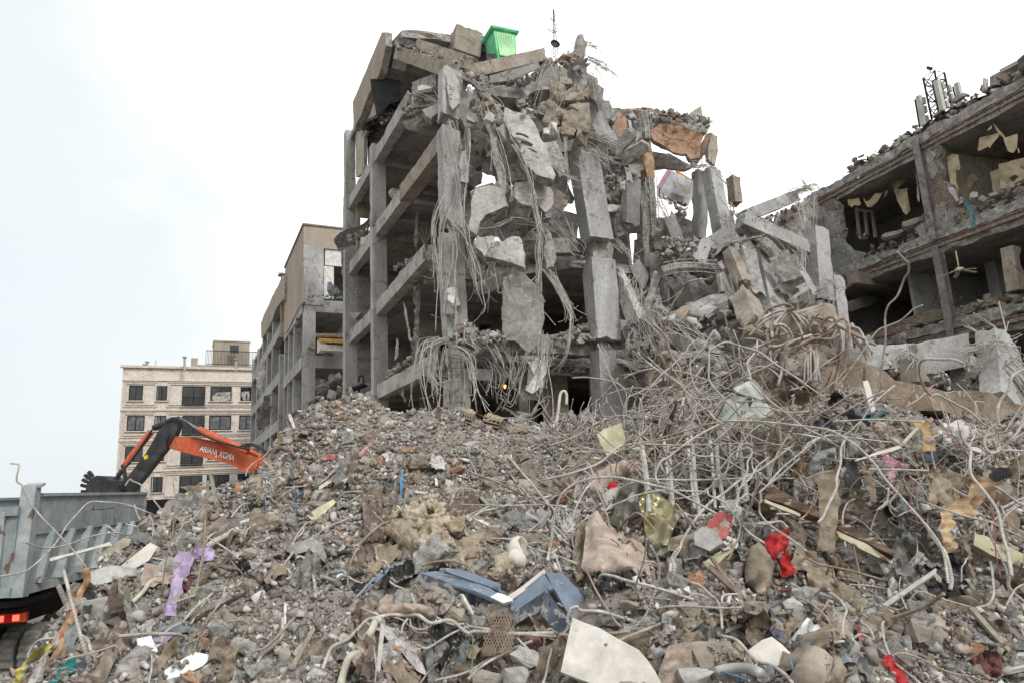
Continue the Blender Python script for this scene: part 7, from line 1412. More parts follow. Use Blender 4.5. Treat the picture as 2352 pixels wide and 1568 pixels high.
BD = [
('white_board', 'b', [(150,1440),(450,1262),(596,1290),(585,1330),(520,1392),(440,1430),(350,1480),(258,1548),(160,1532),(188,1500),(150,1470)], WBD, 'large broken white board lying near the bottom left', {}),('metal_profile', 'b', [(400,605),(530,597),(515,800),(500,960),(385,990),(405,800)], KHM, 'khaki ribbed metal profile standing upright beside the lilac sheet', dict(n=(.1,-1,.1))),
('metal_channel', '7', [(800,790),(1010,620),(1060,650),(1000,740),(900,800),(800,850)], WHP, 'broad pale metal channel lying behind the truck corner', {}),('metal_channel', '7', [(590,830),(740,780),(920,800),(915,850),(760,880),(640,920),(590,880)], GALV, 'bluish crumpled metal cladding below the broad pale channel', dict(rough=.05)),('metal_channel', '7', [(635,715),(830,590),(880,600),(860,640),(740,700),(660,765)], KHM, 'tan bent sheet end behind the truck', {}),
('timber_plank', '7', [(330,725),(735,617),(745,640),(340,745)], WHP, 'pale plank sticking out in front of the truck body', dict(Y=8.6)),('timber_plank', '7', [(1240,660),(1440,480),(1516,430),(1516,470),(1300,660),(1250,690)], WOOD, 'grooved grey plank leaning on the left slope', {}),('timber_plank', '7', [(1010,555),(1045,440),(1065,450),(1035,560)], WOOD, 'short board standing behind the truck corner', dict(Y=9.5)),
('timber_plank', 'a', [(600,760),(720,550),(755,560),(640,770)], WOOD, 'grey board leaning against the end of the orange boom', dict(Y=12)),('timber_plank', 'a', [(0,1440),(200,1230),(300,1150),(310,1190),(180,1330),(0,1510)], WOOD, 'long double plank low on the left slope', {}),('cardboard', 'a', [(350,960),(370,860),(430,850),(440,930),(400,980)], TERRA, 'brown board stub at the left shoulder of the mound', {}),
('concrete_grid_block', 'a', [(860,380),(960,375),(970,440),(870,455)], CONCB, 'slotted concrete grid block on the crest at left', dict(thick=.15)),('lid', 'a', [(1255,600),(1300,565),(1400,555),(1450,580),(1440,610),(1300,630)], 'redf', 'flat red lid lying on the left mound', dict(thick=.05)),('white_shell', 'a', [(1350,370),(1380,310),(1428,300),(1410,370)], WHP, 'small bright white shell on the left mound', {}),
('tile', 'a', [(1920,270),(1950,210),(2040,205),(2030,240),(1960,280)], YEL, 'cream tile near the crest of the mound', {}),('tile', 'a', [(1410,135),(1470,115),(1490,130),(1450,150)], WHP, 'thin white tile on the crest left of the hollow bricks', {}),('tile', 'a', [(2110,520),(2180,490),(2270,480),(2230,520),(2130,540)], TERRA, 'tan broken tile right of the white rag', {}),
('metal_sheet', 'a', [(1200,920),(1350,830),(1380,850),(1230,960)], WHP, 'angled white strip in the middle of the left mound', {}),('metal_sheet', 'a', [(1125,1190),(1220,1140),(1310,1080),(1400,1030),(1420,1060),(1300,1170),(1200,1260)], YEL, 'bent pale corner plate with a bolt hole on the left mound', dict(rough=.04)),
('board_strip', 'a', [(1560,950),(1700,930),(1720,1100),(1680,1130)], WOOD, 'dim board under the brown gathered curtain edge', {}),('concrete_slab', 'b', [(1350,260),(1430,200),(1620,125),(1700,180),(1760,330),(1740,380),(1600,250),(1440,300)], CONCB, 'big pale flat boulder behind the grey blouse', dict(thick=.3, rough=.08)),
('curved_shell', 'f', [(205,1085),(230,950),(270,760),(310,600),(420,640),(560,690),(700,780),(900,890),(980,980),(1040,1060),(1125,1210),(560,1300),(480,1189)], WHP, 'large curved white panel at the bottom centre', dict(thick=.04, rough=.02, off=.3)),
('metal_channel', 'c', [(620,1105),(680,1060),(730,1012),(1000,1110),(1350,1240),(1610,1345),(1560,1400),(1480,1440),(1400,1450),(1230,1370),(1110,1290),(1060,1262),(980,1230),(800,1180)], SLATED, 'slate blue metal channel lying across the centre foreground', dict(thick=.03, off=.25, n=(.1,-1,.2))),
('metal_channel', 'c', [(730,1012),(900,1000),(1200,1080),(1460,1180),(1640,1290),(1610,1345),(1300,1220),(1000,1110)], SLATEP, 'upper lit flange of the slate blue channel', dict(thick=.02, off=.28, n=(.1,-.3,1))),('metal_channel', 'c', [(1000,965),(1150,985),(1450,1090),(1700,1195),(1712,1250),(1640,1250),(1440,1150),(1200,1070),(1010,1000)], SLATEP, 'second thinner slate rail behind the slate blue channel', dict(thick=.03, off=.3)),  # upper flange takes the lighter slate copy, its light painted into the colour
('metal_strip', 'c', [(0,1340),(200,1130),(400,960),(560,890),(570,910),(420,985),(240,1150),(20,1360)], SLATEP, 'straight slate strip rising to the left end of the channel', dict(off=.2, thick=.02)),('metal_strip', 'b', [(1918,820),(2080,660),(2236,500),(2236,530),(2090,690),(1930,840)], SLATEP, 'grey blue flat strip poking left from the brown coat', dict(off=.2, thick=.02)),
('metal_sheet', 'c', [(1460,1270),(1540,1215),(1620,1240),(1705,1290),(1690,1312),(1600,1335)], WBD, 'bright shiny white tray end on the slate blue channel', dict(off=.32, thick=.02)),
('red_board', 'e', [(1388,912),(1450,840),(1530,758),(1640,828),(1620,900),(1590,960),(1575,1000),(1530,1015)], 'redf', 'faded red board standing in the bars right of the gold foil', dict(thick=.03, off=.2)),('ceramic_block', 'e', [(1290,960),(1370,908),(1450,945),(1560,1050),(1500,1080),(1430,1120),(1300,1060)], CONCL, 'white slotted ceramic block below the faded red board', dict(thick=.14)),
('ceramic_block', 'e', [(1400,1205),(1500,1140),(1600,1078),(1642,1120),(1560,1180),(1480,1270)], YEL, 'yellowish slotted block below the white slotted one', dict(thick=.14)),('ceramic_block', 'e', [(1368,1222),(1435,1200),(1470,1270),(1550,1370),(1530,1402),(1440,1320)], YEL, 'cream broken shard under the yellowish slotted block', {}),
('white_tile', 'h', [(358,970),(500,793),(612,880),(545,970),(480,1062)], WBD, 'clean pale tile leaning at the bottom right of centre', dict(thick=.03)),('tile_slab', 'h', [(-10,1070),(100,980),(185,950),(270,1010),(350,1085),(290,1150),(220,1232),(0,1180)], WHP, 'larger dirty white tile slab below the clean pale tile', dict(thick=.06, side=TERRA)),
('container', '8', [(368,1440),(430,1390),(560,1345),(582,1400),(600,1470),(570,1568),(450,1610),(400,1520)], YEL, 'creamy white plastic container panel left of the steel grid', dict(Y=9.6, rough=.03)),
('metal_sheet', '8', [(1290,1380),(1320,1280),(1370,1190),(1450,1130),(1540,1160),(1560,1240),(1500,1320),(1480,1420),(1400,1500),(1320,1470)], PALEG, 'pale greenish metal sheet curled behind the steel grid, left half', dict(Y=8.9, rough=.1, n=(-.4,-1,.2))),('metal_sheet', '8', [(1500,1320),(1570,1210),(1700,1200),(1790,1280),(1850,1350),(1900,1460),(1860,1560),(1640,1600),(1520,1500)], PALEG, 'mud stained metal sheet behind the steel grid, right half', dict(Y=8.7, rough=.1, n=(.2,-1,.3))),
('metal_sheet', '8', [(1430,1085),(1500,1060),(1580,1018),(1640,1090),(1700,1160),(1640,1180),(1560,1140),(1460,1120)], PALEG, 'torn greenish sheet edge above the curled metal sheet', dict(Y=8.9, rough=.08)),
('window_frame', 'g', [(108,965),(150,868),(260,905),(400,985),(545,1060),(545,1115),(400,1075),(250,1010)], WOODB, 'dark brown window frame length in the bars at right', dict(Y=6.5, thick=.08, n=(0,-.8,.6))),('window_frame', 'g', [(108,968),(250,1015),(400,1078),(400,1105),(250,1055),(120,1000)], YEL, 'pale inner edge of the dark brown window frame', dict(Y=6.45, thick=.04)),
('window_frame', 'g', [(690,1180),(760,1165),(900,1230),(1130,1380),(1125,1420),(900,1310),(690,1215)], WOODB, 'lower dark brown frame length below the khaki strip', dict(Y=6.4, thick=.08, n=(0,-.8,.6))),('window_frame', 'g', [(680,1215),(900,1312),(1125,1422),(1118,1475),(900,1370),(700,1265)], YEL, 'pale slotted edge under the lower dark brown frame', dict(Y=6.35, thick=.04)),
('radiator', 'g', [(1760,1240),(1840,1250),(2148,1400),(2148,1540),(1900,1420),(1750,1330)], YEL, 'cream ribbed radiator half buried at the right edge', dict(thick=.12, off=.1)),('metal_strip', 'g', [(825,662),(1000,600),(1170,555),(1185,570),(1000,620),(835,675)], WHP, 'flat white bar crossing above the pink net', dict(Y=6.6, thick=.02)),
('metal_strip', '5', [(893,1220),(925,1222),(978,1450),(950,1460)], WHP, 'short white flat bar below the tall bent bar', dict(Y=8, thick=.02)),('timber_plank', 'g', [(1735,545),(1845,585),(1835,615),(1715,575)], WHP, 'stub of white board below the tan beam at right', dict(Y=7.6, thick=.06)),
('scrap_sheet', 'g', [(1790,770),(1900,740),(2010,720),(2010,790),(1900,830),(1820,800)], 'black', 'black burnt cable clump right of the striped shirt', dict(Y=6.6, rough=.1, jag=.06)),('metal_sheet', 'g', [(1850,820),(2000,830),(2100,900),(2080,1060),(2000,1000),(1900,1060),(1880,920)], 'brown', 'large dim brown sheet behind the striped shirt', dict(Y=7.3, rough=.08)),
('metal_sheet', 'g', [(1950,1060),(2100,1040),(2148,1130),(2148,1300),(2020,1200),(1960,1160)], 'taupe', 'tan crumpled sheet at the right edge below the dim brown sheet', dict(Y=7, rough=.1)),
]
for nm, c, pts, m_, lab, kw in BD: board(nm, c, pts, m_, lab, cat=nm.replace('_', ' '), **kw)
HEROP.append(np.array([(1160,1370),(1250,1305),(1300,1315),(1425,1470),(1320,1510),(1160,1440)]))
cas = empty('plastic_casing', V(1255,1400,5.6), 'slate blue angular plastic casing lying in the centre foreground', 'casing')
def quadp(name, pts3, mt, th=.012, parent=None, n=14, dent=.012):
 a, b, c_, d = [np.array(q, float) for q in pts3]; v = []; nn = unit(np.cross(b-a, d-a))
 for j in range(n+1):
  for i in range(n+1):
   s, t = i/n, j/n; q = (a*(1-s)+b*s)*(1-t)+(d*(1-s)+c_*s)*t; v.append(q+nn*noise(q, 3,3)*dent)
 f = [(j*(n+1)+i, j*(n+1)+i+1,(j+1)*(n+1)+i+1,(j+1)*(n+1)+i) for j in range(n) for i in range(n)]; mb = MB(); mb.add(v, f); mb.add(np.array(v)-nn*th, [q[::-1] for q in f]); return mb.build(name, mt, parent)
YC = 5.5
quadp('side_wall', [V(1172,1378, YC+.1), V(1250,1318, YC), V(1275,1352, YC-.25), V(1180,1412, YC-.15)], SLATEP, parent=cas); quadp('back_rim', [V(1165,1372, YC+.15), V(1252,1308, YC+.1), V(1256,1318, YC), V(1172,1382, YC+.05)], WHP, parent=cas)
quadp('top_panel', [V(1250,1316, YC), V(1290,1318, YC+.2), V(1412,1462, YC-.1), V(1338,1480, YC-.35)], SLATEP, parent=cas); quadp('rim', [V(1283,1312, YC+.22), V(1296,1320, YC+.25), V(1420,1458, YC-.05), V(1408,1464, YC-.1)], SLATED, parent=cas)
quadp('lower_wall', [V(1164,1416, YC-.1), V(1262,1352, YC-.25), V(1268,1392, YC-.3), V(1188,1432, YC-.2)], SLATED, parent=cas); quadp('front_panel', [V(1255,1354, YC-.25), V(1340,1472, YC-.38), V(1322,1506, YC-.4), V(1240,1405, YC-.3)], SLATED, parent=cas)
HEAPC = mat('caked earth', [(.44,.40,.35),(.52,.475,.425),(.59,.55,.505)],3,1,1,18, speck=((.74,.72,.69),22,.66))
wd = empty('wadding_cushion', H('c', 700,560), 'torn cushion with cream wadding bursting out, centre left of the foreground', 'cushion')
cg = drape('cushion_case', 'c', [(358,585),(400,500),(480,470),(620,440),(740,520),(770,640),(785,740),(770,800),(640,780),(480,700),(400,630)], 'khaki', amp=.03, lam=.05, dirv=(.3,1), off=.15, bulge=.2); cg.parent = wd; cg.location = ORG[cg.name]-ORG[wd.name]
mb = MB()
for x, y, s in [(450,450,.16),(560,400,.2),(660,340,.2),(780,300,.22),(860,260,.16),(900,360,.2),(760,440,.26),(880,480,.26),(720,560,.2),(840,600,.24),(960,620,.22),(1000,540,.2),(1045,540,.2),(1080,540,.18),(1115,535,.18),(1150,530,.16),(800,700,.2),(900,700,.22),(1020,690,.16),(640,430,.18),(960,420,.16),(780,640,.14)]:
 big_rock(mb, H('c', x, y, .14+RNG.random()*.08),(s, s*.8, s*.85), seed=int(x+y), sub=3, rough=.42, sq=.9, n=20)
mb.build('wadding', FLUFF, wd, smooth=True)
mb = MB()
for x, y, s in [(1570,960,.16),(1600,1020,.18),(1630,960,.16),(1560,1060,.16),(1600,925,.15),(1615,1045,.17)]: big_rock(mb, H('c', x, y, .1),(s, s*.8, s*1.1), seed=int(x+y), sub=3, rough=.5, sq=.9, n=20)
tag(mb.build('wadding', FLUFF, smooth=True), 'dirty tuft of wadding above the bright shiny tray end', 'wadding')
for c, x, y, w, h, mt, lab in [('h', 70,800,210,270, CONCT, 'largest brown boulder, beside the faded blue jeans leg'),('h', 370,770,150,220, CONCL, 'white and ochre boulder right of the faded blue jeans leg'),('h', 420,620,130,150, CONCB, 'grey boulder under the turned up khaki cuff'),('h', 1250,770,260,200, CONCT, 'upper end of the long pale boulder on the right slope'),('h', 1480,900,330,230, CONCT, 'long pale boulder on the right slope'),('h', 1450,740,180,160, CONCB, 'grey boulder right above the long pale boulder'),
 ('h', 840,880,150,150, CONCB, 'squarish brown boulder left of the faded red strap'),('h', 1220,960,130,110, CONCT, 'round boulder under the long pale boulder'),('h', 840,250,110,90, CONCB, 'lump beside the lower dark brown frame'),('f', 1450,1130,330,140, CONCL, 'pale broken slab at the bottom edge right of the curved panel'),('f', 1560,950,360,200, CONCT, 'flat tan boulder below the light blue cloth'),('f', 850,750,230,160, CONCB, 'grey boulder right of the slate casing'),('f', 1340,560,240,200, CONCT, 'round brown boulder above the white and blue film'),
 ('f', 830,520,180,110, CONCT, 'tan wedge boulder right of the slate casing'),('f', 1230,180,130,230, CONCB, 'upright grey boulder left of the slotted blocks'),('f', 1800,150,110,120, CONCB, 'lump left of the full taupe sack'),('f', 1300,380,120,90, WHITEP, 'white chalky lump above the round brown boulder'),('f', 1250,1000,110,100, CONCT, 'round brown stone between the white films'),('d', 1800,1180,230,180, CONCL, 'pale slab piece below the khaki bandage'),('d', 1520,1180,320,170, CONCT, 'tan slab piece at the bottom left of the bandage'),('d', 700,1040,90,90, CONCB, 'grey stone under the chain mesh left side'),('d', 720,1170,100,110, CONCB, 'rounded grey stone near the bottom below the white pipe'),
 ('b', 1340,1320,110,150, CONCT, 'oval tan stone near the bottom of the soil slope'),('b', 1660,1340,110,100, CONCB, 'grey stone right of the oval tan stone'),('b', 960,640,150,180, CONCT, 'buried boulder right of the thin bent wire on the left slope'),('b', 350,130,220,110, CONCB, 'large brown boulder above the lilac sheet'),('b', 520,1170,150,100, TERRA, 'brown clod above the large broken white board'),('7', 650,1090,160,170, CONCB, 'grey boulder behind the brown olive jacket'),('7', 930,1380,180,140, CONCB, 'grey boulder left of the white board'),('7', 860,1500,130,110, CONCB, 'grey boulder at the bottom left edge'),('7', 490,990,110,80, CONCT, 'tan stone beside the truck wheel'),
 ('a', 990,340,180,90, CONCT, 'slab shaped tan boulder under the crest at left'),('a', 1240,170,90,110, CONCB, 'brown boulder at the top left of the crest'),('a', 1550,390,160,130, CONCB, 'round dark boulder on the left mound'),('a', 1690,240,140,80, CONCT, 'oval brown stone high on the left mound'),('a', 1470,180,70,50, TERRA, 'ochre stone near the crest'),('a', 1200,1100,320,110, CONCT, 'long muddy clod in the middle of the left mound'),('a', 1850,650,120,120, TERRA, 'brown broken board like stone right of the pink pipe'),('a', 1950,360,140,90, CONCB, 'grey brown boulder at the right of the left mound'),('a', 2140,380,90,80, CONCL, 'pale angular stone high at right of the left mound'),('a', 2180,1020,110,150, CONCT, 'brown boulder right of the bright blue strip'),('a', 790,1310,90,80, CONCB, 'dark round stone above the ivory pipe end'),
 ('c', 1080,180,200,130, CONCT, 'muddy brown clod right above the wadding'),('c', 1480,300,140,130, CONCB, 'dark brown clod between the two parallel pipes'),('c', 2250,230,120,100, TERRA, 'ochre boulder at the right of the parallel pipes')]:
 k = CROPS[c][2]; q = H(c, x, y, .05); s = k*q[1]/FPX; mb = MB(); sz = (w*s*1.12,(w+h)*.42*s, h*s*1.12)
 big_rock(mb, q, sz, seed=int(x*7+y), sub=2, rough=.10, sq=.42, n=13); tag(mb.build('boulder', mt), lab, 'boulder')
rq = np.random.default_rng(5)
for k in range(30):
 x, y = rq.uniform(560,1280), rq.uniform(985,1300); p, n_, t_h = hit('V', x, y)
 if p is None or t_h > 16 or any(inside(h_, np.array([[x, y]]))[0] for h_ in HEROP): continue
 s_ = rq.uniform(.2,.5); mb = MB(); big_rock(mb, p+n_*s_*.02,(s_, s_*.8, s_*.62), rot=rotm(rq), seed=700+k, sub=3, rough=.14, sq=.5, n=15); mt = [HEAPC, CONCB, CONCT, HEAPC][k % 4]
 tag(mb.build('clod', mt), '%s clod of earth and mortar half sunk in the left mound' % ('big brown' if mt is HEAPC else 'grey brown'), 'clod', 'large clods on the left mound')
HBR = mat('hollow clay brick', [(.50,.44,.36),(.58,.52,.45),(.64,.59,.52)],5,.95,.4,20)
def hollow(c, pts, Y, lab, k=4):
 a, b, c_, d = [P(c, x, y, Y) for x, y in pts]; ob = empty('hollow_brick', (a+b+c_+d)/4, lab, 'brick'); back = np.array([.1,.35,.12]); n = 0
 mb = MB()
 for i in range(k+1):
  s = i/k; bar_box(mb, a+(b-a)*s, d+(c_-d)*s, .02,.3, up=back)
 for t in (0,.5,1): bar_box(mb, a+(d-a)*t, b+(c_-b)*t, .3,.02, up=unit(np.cross(b-a, back)))
 mb.build('shell', HBR, ob)
hollow('2', [(1120,1490),(1240,1530),(1215,1568),(1100,1545)],13.2, 'hollow clay brick standing on the crest below the ruin'); hollow('2', [(200,1410),(300,1400),(310,1450),(215,1455)],13.4, 'pair of round holed clay bricks at the top of the left mound'); hollow('2', [(960,1470),(1030,1490),(1015,1540),(950,1520)],13.3, 'broken clay block near the foot of the shattered corner column')
hollow('a', [(865,380),(965,378),(970,450),(870,458)],12.6, 'slotted grey block at the left shoulder of the mound', 6)
Bm = MB(); px_plate(Bm, '5', [(560,1010),(620,1000),(700,985),(850,1060),(1020,1120),(1130,1213),(1260,1235),(1400,1262),(1640,1290),(1800,1322),(2148,1402),(2300,1440),(2300,1640),(2148,1600),(1900,1560),(1500,1462),(1200,1450),(1000,1442),(860,1400),(700,1330),(560,1300),(500,1200)],9.6,(.25,-1,-.05),.7, seg=.14, jag=.09, rough=.1, mi_side=1)
bo = Bm.build('concrete_beam', [mat('brown stained concrete', [(.46,.41,.35),(.55,.50,.44),(.62,.575,.52)],1.6,.95,.9,18, crack=.6, streak=2, speck=((.68,.66,.62),14,.64)), CONCB]); tag(bo, 'long tan stained concrete beam lying across the right middle', 'concrete beam')
st = empty('column_stump', P('5', 450,1230,9.4), 'broken concrete column stump bristling with thick bent bars', 'column stump')
mb = MB(); beam(mb, P('5', 420,1300,9.6), P('5', 430,980,9.6),.62,.6,(1,.3,0), chip=.16, rough=.06, jag=(.1,.2)); big_rock(mb, P('5', 360,1090,9.3),(.5,.4,.42), seed=8, sub=2, rough=.1, sq=.35); big_rock(mb, P('5', 590,1060,9.4),(.3,.3,.35), seed=18, sub=2, rough=.1, sq=.35); big_rock(mb, P('5', 500,800,9.7),(.9,.6,.6), seed=28, sub=2, rough=.12, sq=.5); mb.build('core', CONCT, st)
for pts in [[(40,800),(110,690),(200,640),(290,622),(340,660),(300,700),(240,760),(190,880)],[(0,860),(130,740),(300,690),(420,740),(480,850)],[(150,950),(130,850),(180,790),(270,800),(330,890),(240,940),(160,955)],[(60,760),(180,690),(320,680),(400,760),(440,850)],[(200,740),(300,700),(380,780),(420,900)],[(480,720),(600,750),(700,800),(850,870),(990,950)],[(570,715),(690,780),(840,860),(910,900)],
 [(760,790),(850,820),(900,900),(950,1000)],[(480,1220),(520,1080),(560,1000),(640,880),(720,730),(765,760),(755,900),(740,1180)],[(600,830),(700,740),(770,760),(780,900),(735,1180)],[(720,900),(700,1100),(660,1280)],[(240,1000),(330,990),(460,920),(600,860),(700,780)],[(160,1270),(190,1130),(230,1030),(290,930),(420,880),(560,860)],[(90,1300),(100,1150),(140,980),(230,900)],[(600,860),(660,1000),(650,1150),(575,1320)],[(210,1260),(250,1120),(270,980),(330,920),(480,860)],
 [(770,800),(830,900),(900,1020),(905,1110),(890,1220)],[(0,970),(100,940),(180,910),(215,910)],[(20,1150),(80,1110),(150,1100),(200,1120),(230,1150)],[(230,870),(330,850),(450,880),(600,900)],[(120,830),(200,790),(290,850),(310,940)],[(330,650),(260,690),(180,800),(170,890)],[(560,860),(540,800),(600,720),(660,730),(650,830)],[(330,960),(480,900),(640,900),(700,860)]]:
 mb = MB(); n_ = len(pts); yo = 9.2+RNG.normal()*.15; tube(mb, [P('5', x+RNG.normal()*5, y+RNG.normal()*5, yo+.1*math.sin(i*1.7)) for i, (x, y) in enumerate(pts)],.019,7,5); mb.build('thick_bar', STEELB if RNG.random() < .6 else STEEL, st, smooth=True)
for i in range(6):
 mb = MB(); x = 430+i*22; tube(mb, [P('5', x, 960+i % 2*20,9.15), P('5', x+RNG.normal()*6,1100,9.12), P('5', x+RNG.normal()*8,1230,9.15)],.017,6); mb.build('thick_bar', STEEL, st, smooth=True)
# ------------------------------------------------------------------ bars, pipes and wires on the heap
LM = [('the lilac sheet', 395,1330),('the tipper truck', 120,1250),('the white board', 430,1530),('the grey blouse', 715,1310),('the left mound crest', 820,960),('the blue strip', 925,1130),('the wadding cushion', 970,1210),('the slate channel', 1080,1350),('the slate casing', 1270,1400),('the curved white panel', 1380,1500),
 ('the tented beige cloth', 1390,1260),('the gold foil', 1515,1180),('the steel grid', 1640,1090),('the red board', 1650,1200),('the taupe sack', 1745,1305),('the clean pale tile', 1850,1450),('the long pale boulder', 2110,1440),('the striped shirt', 2210,1160),('the khaki strip', 1900,1180),('the column stump', 1850,840),('the tan beam', 2150,930),('the pink net', 2050,1070),('the hollow brick', 1125,965),('the white container', 1400,1010),('the orange boom', 600,1060),('the maroon quilt', 2270,1520),('the chain mesh', 1140,1470),('the teal sheet', 150,1540),('the ruin', 1200,900)]
def near(x, y, skip=0):
 return sorted(LM, key=lambda l: (l[1]-x)**2+(l[2]-y)**2)[skip][0]
SEEN = {}
def uniq(lab, grp):
 """labels that coincide share the group"""
 return lab, grp
def bar(name, c, pts, r, mt=None, Y=None, off=.12, lab=None, cat=None, sides=7, group=None, flat=None):
 q = []; last = None
 for i, (x, y) in enumerate(pts):
  if Y is not None:
   yy = Y if np.isscalar(Y) else Y[0]+(Y[1]-Y[0])*i/(len(pts)-1); q.append(P(c, x, y, yy)); continue
  p, n, t = hit(c, x, y)
  if p is None or t > 16: yy = last if last is not None else 9.; q.append(P(c, x, y, yy))
  else:
   p = p+unit(CAM-p)*(off+.06*RNG.random()); 
   if last is not None and abs(p[1]-last) > 1.2: p = P(c, x, y, last+np.sign(p[1]-last)*1.2 if p[1] > last else p[1])
   last = p[1]; q.append(p)
 q = np.array(q)
 if len(q) > 2 and Y is None:
  q2 = q.copy()
  for i in range(1, len(q)-1):
   yy = (q[i-1][1]+2*q[i][1]+q[i+1][1])/4; yy = min(yy, q[i][1]); q2[i] = CAM+(q[i]-CAM)*(yy/q[i][1])
  q = q2
 if len(q) > 4: q = q+np.random.default_rng(len(SEEN)+int(abs(pts[0][0]))).normal(size=q.shape)*min(.02, r*1.2)
 mb = MB(); tube(mb, q, r, sides, 5, flat=flat)
 ob = mb.build(name, mt or STEEL, smooth=True)
 m_ = np.array([V2(c, *p) for p in pts]).mean(0)
 tag(ob, lab or 'bent steel bar near '+near(*m_), cat or 'steel bar', group or ('bent steel bars on the heap' if not lab else None))
 return ob
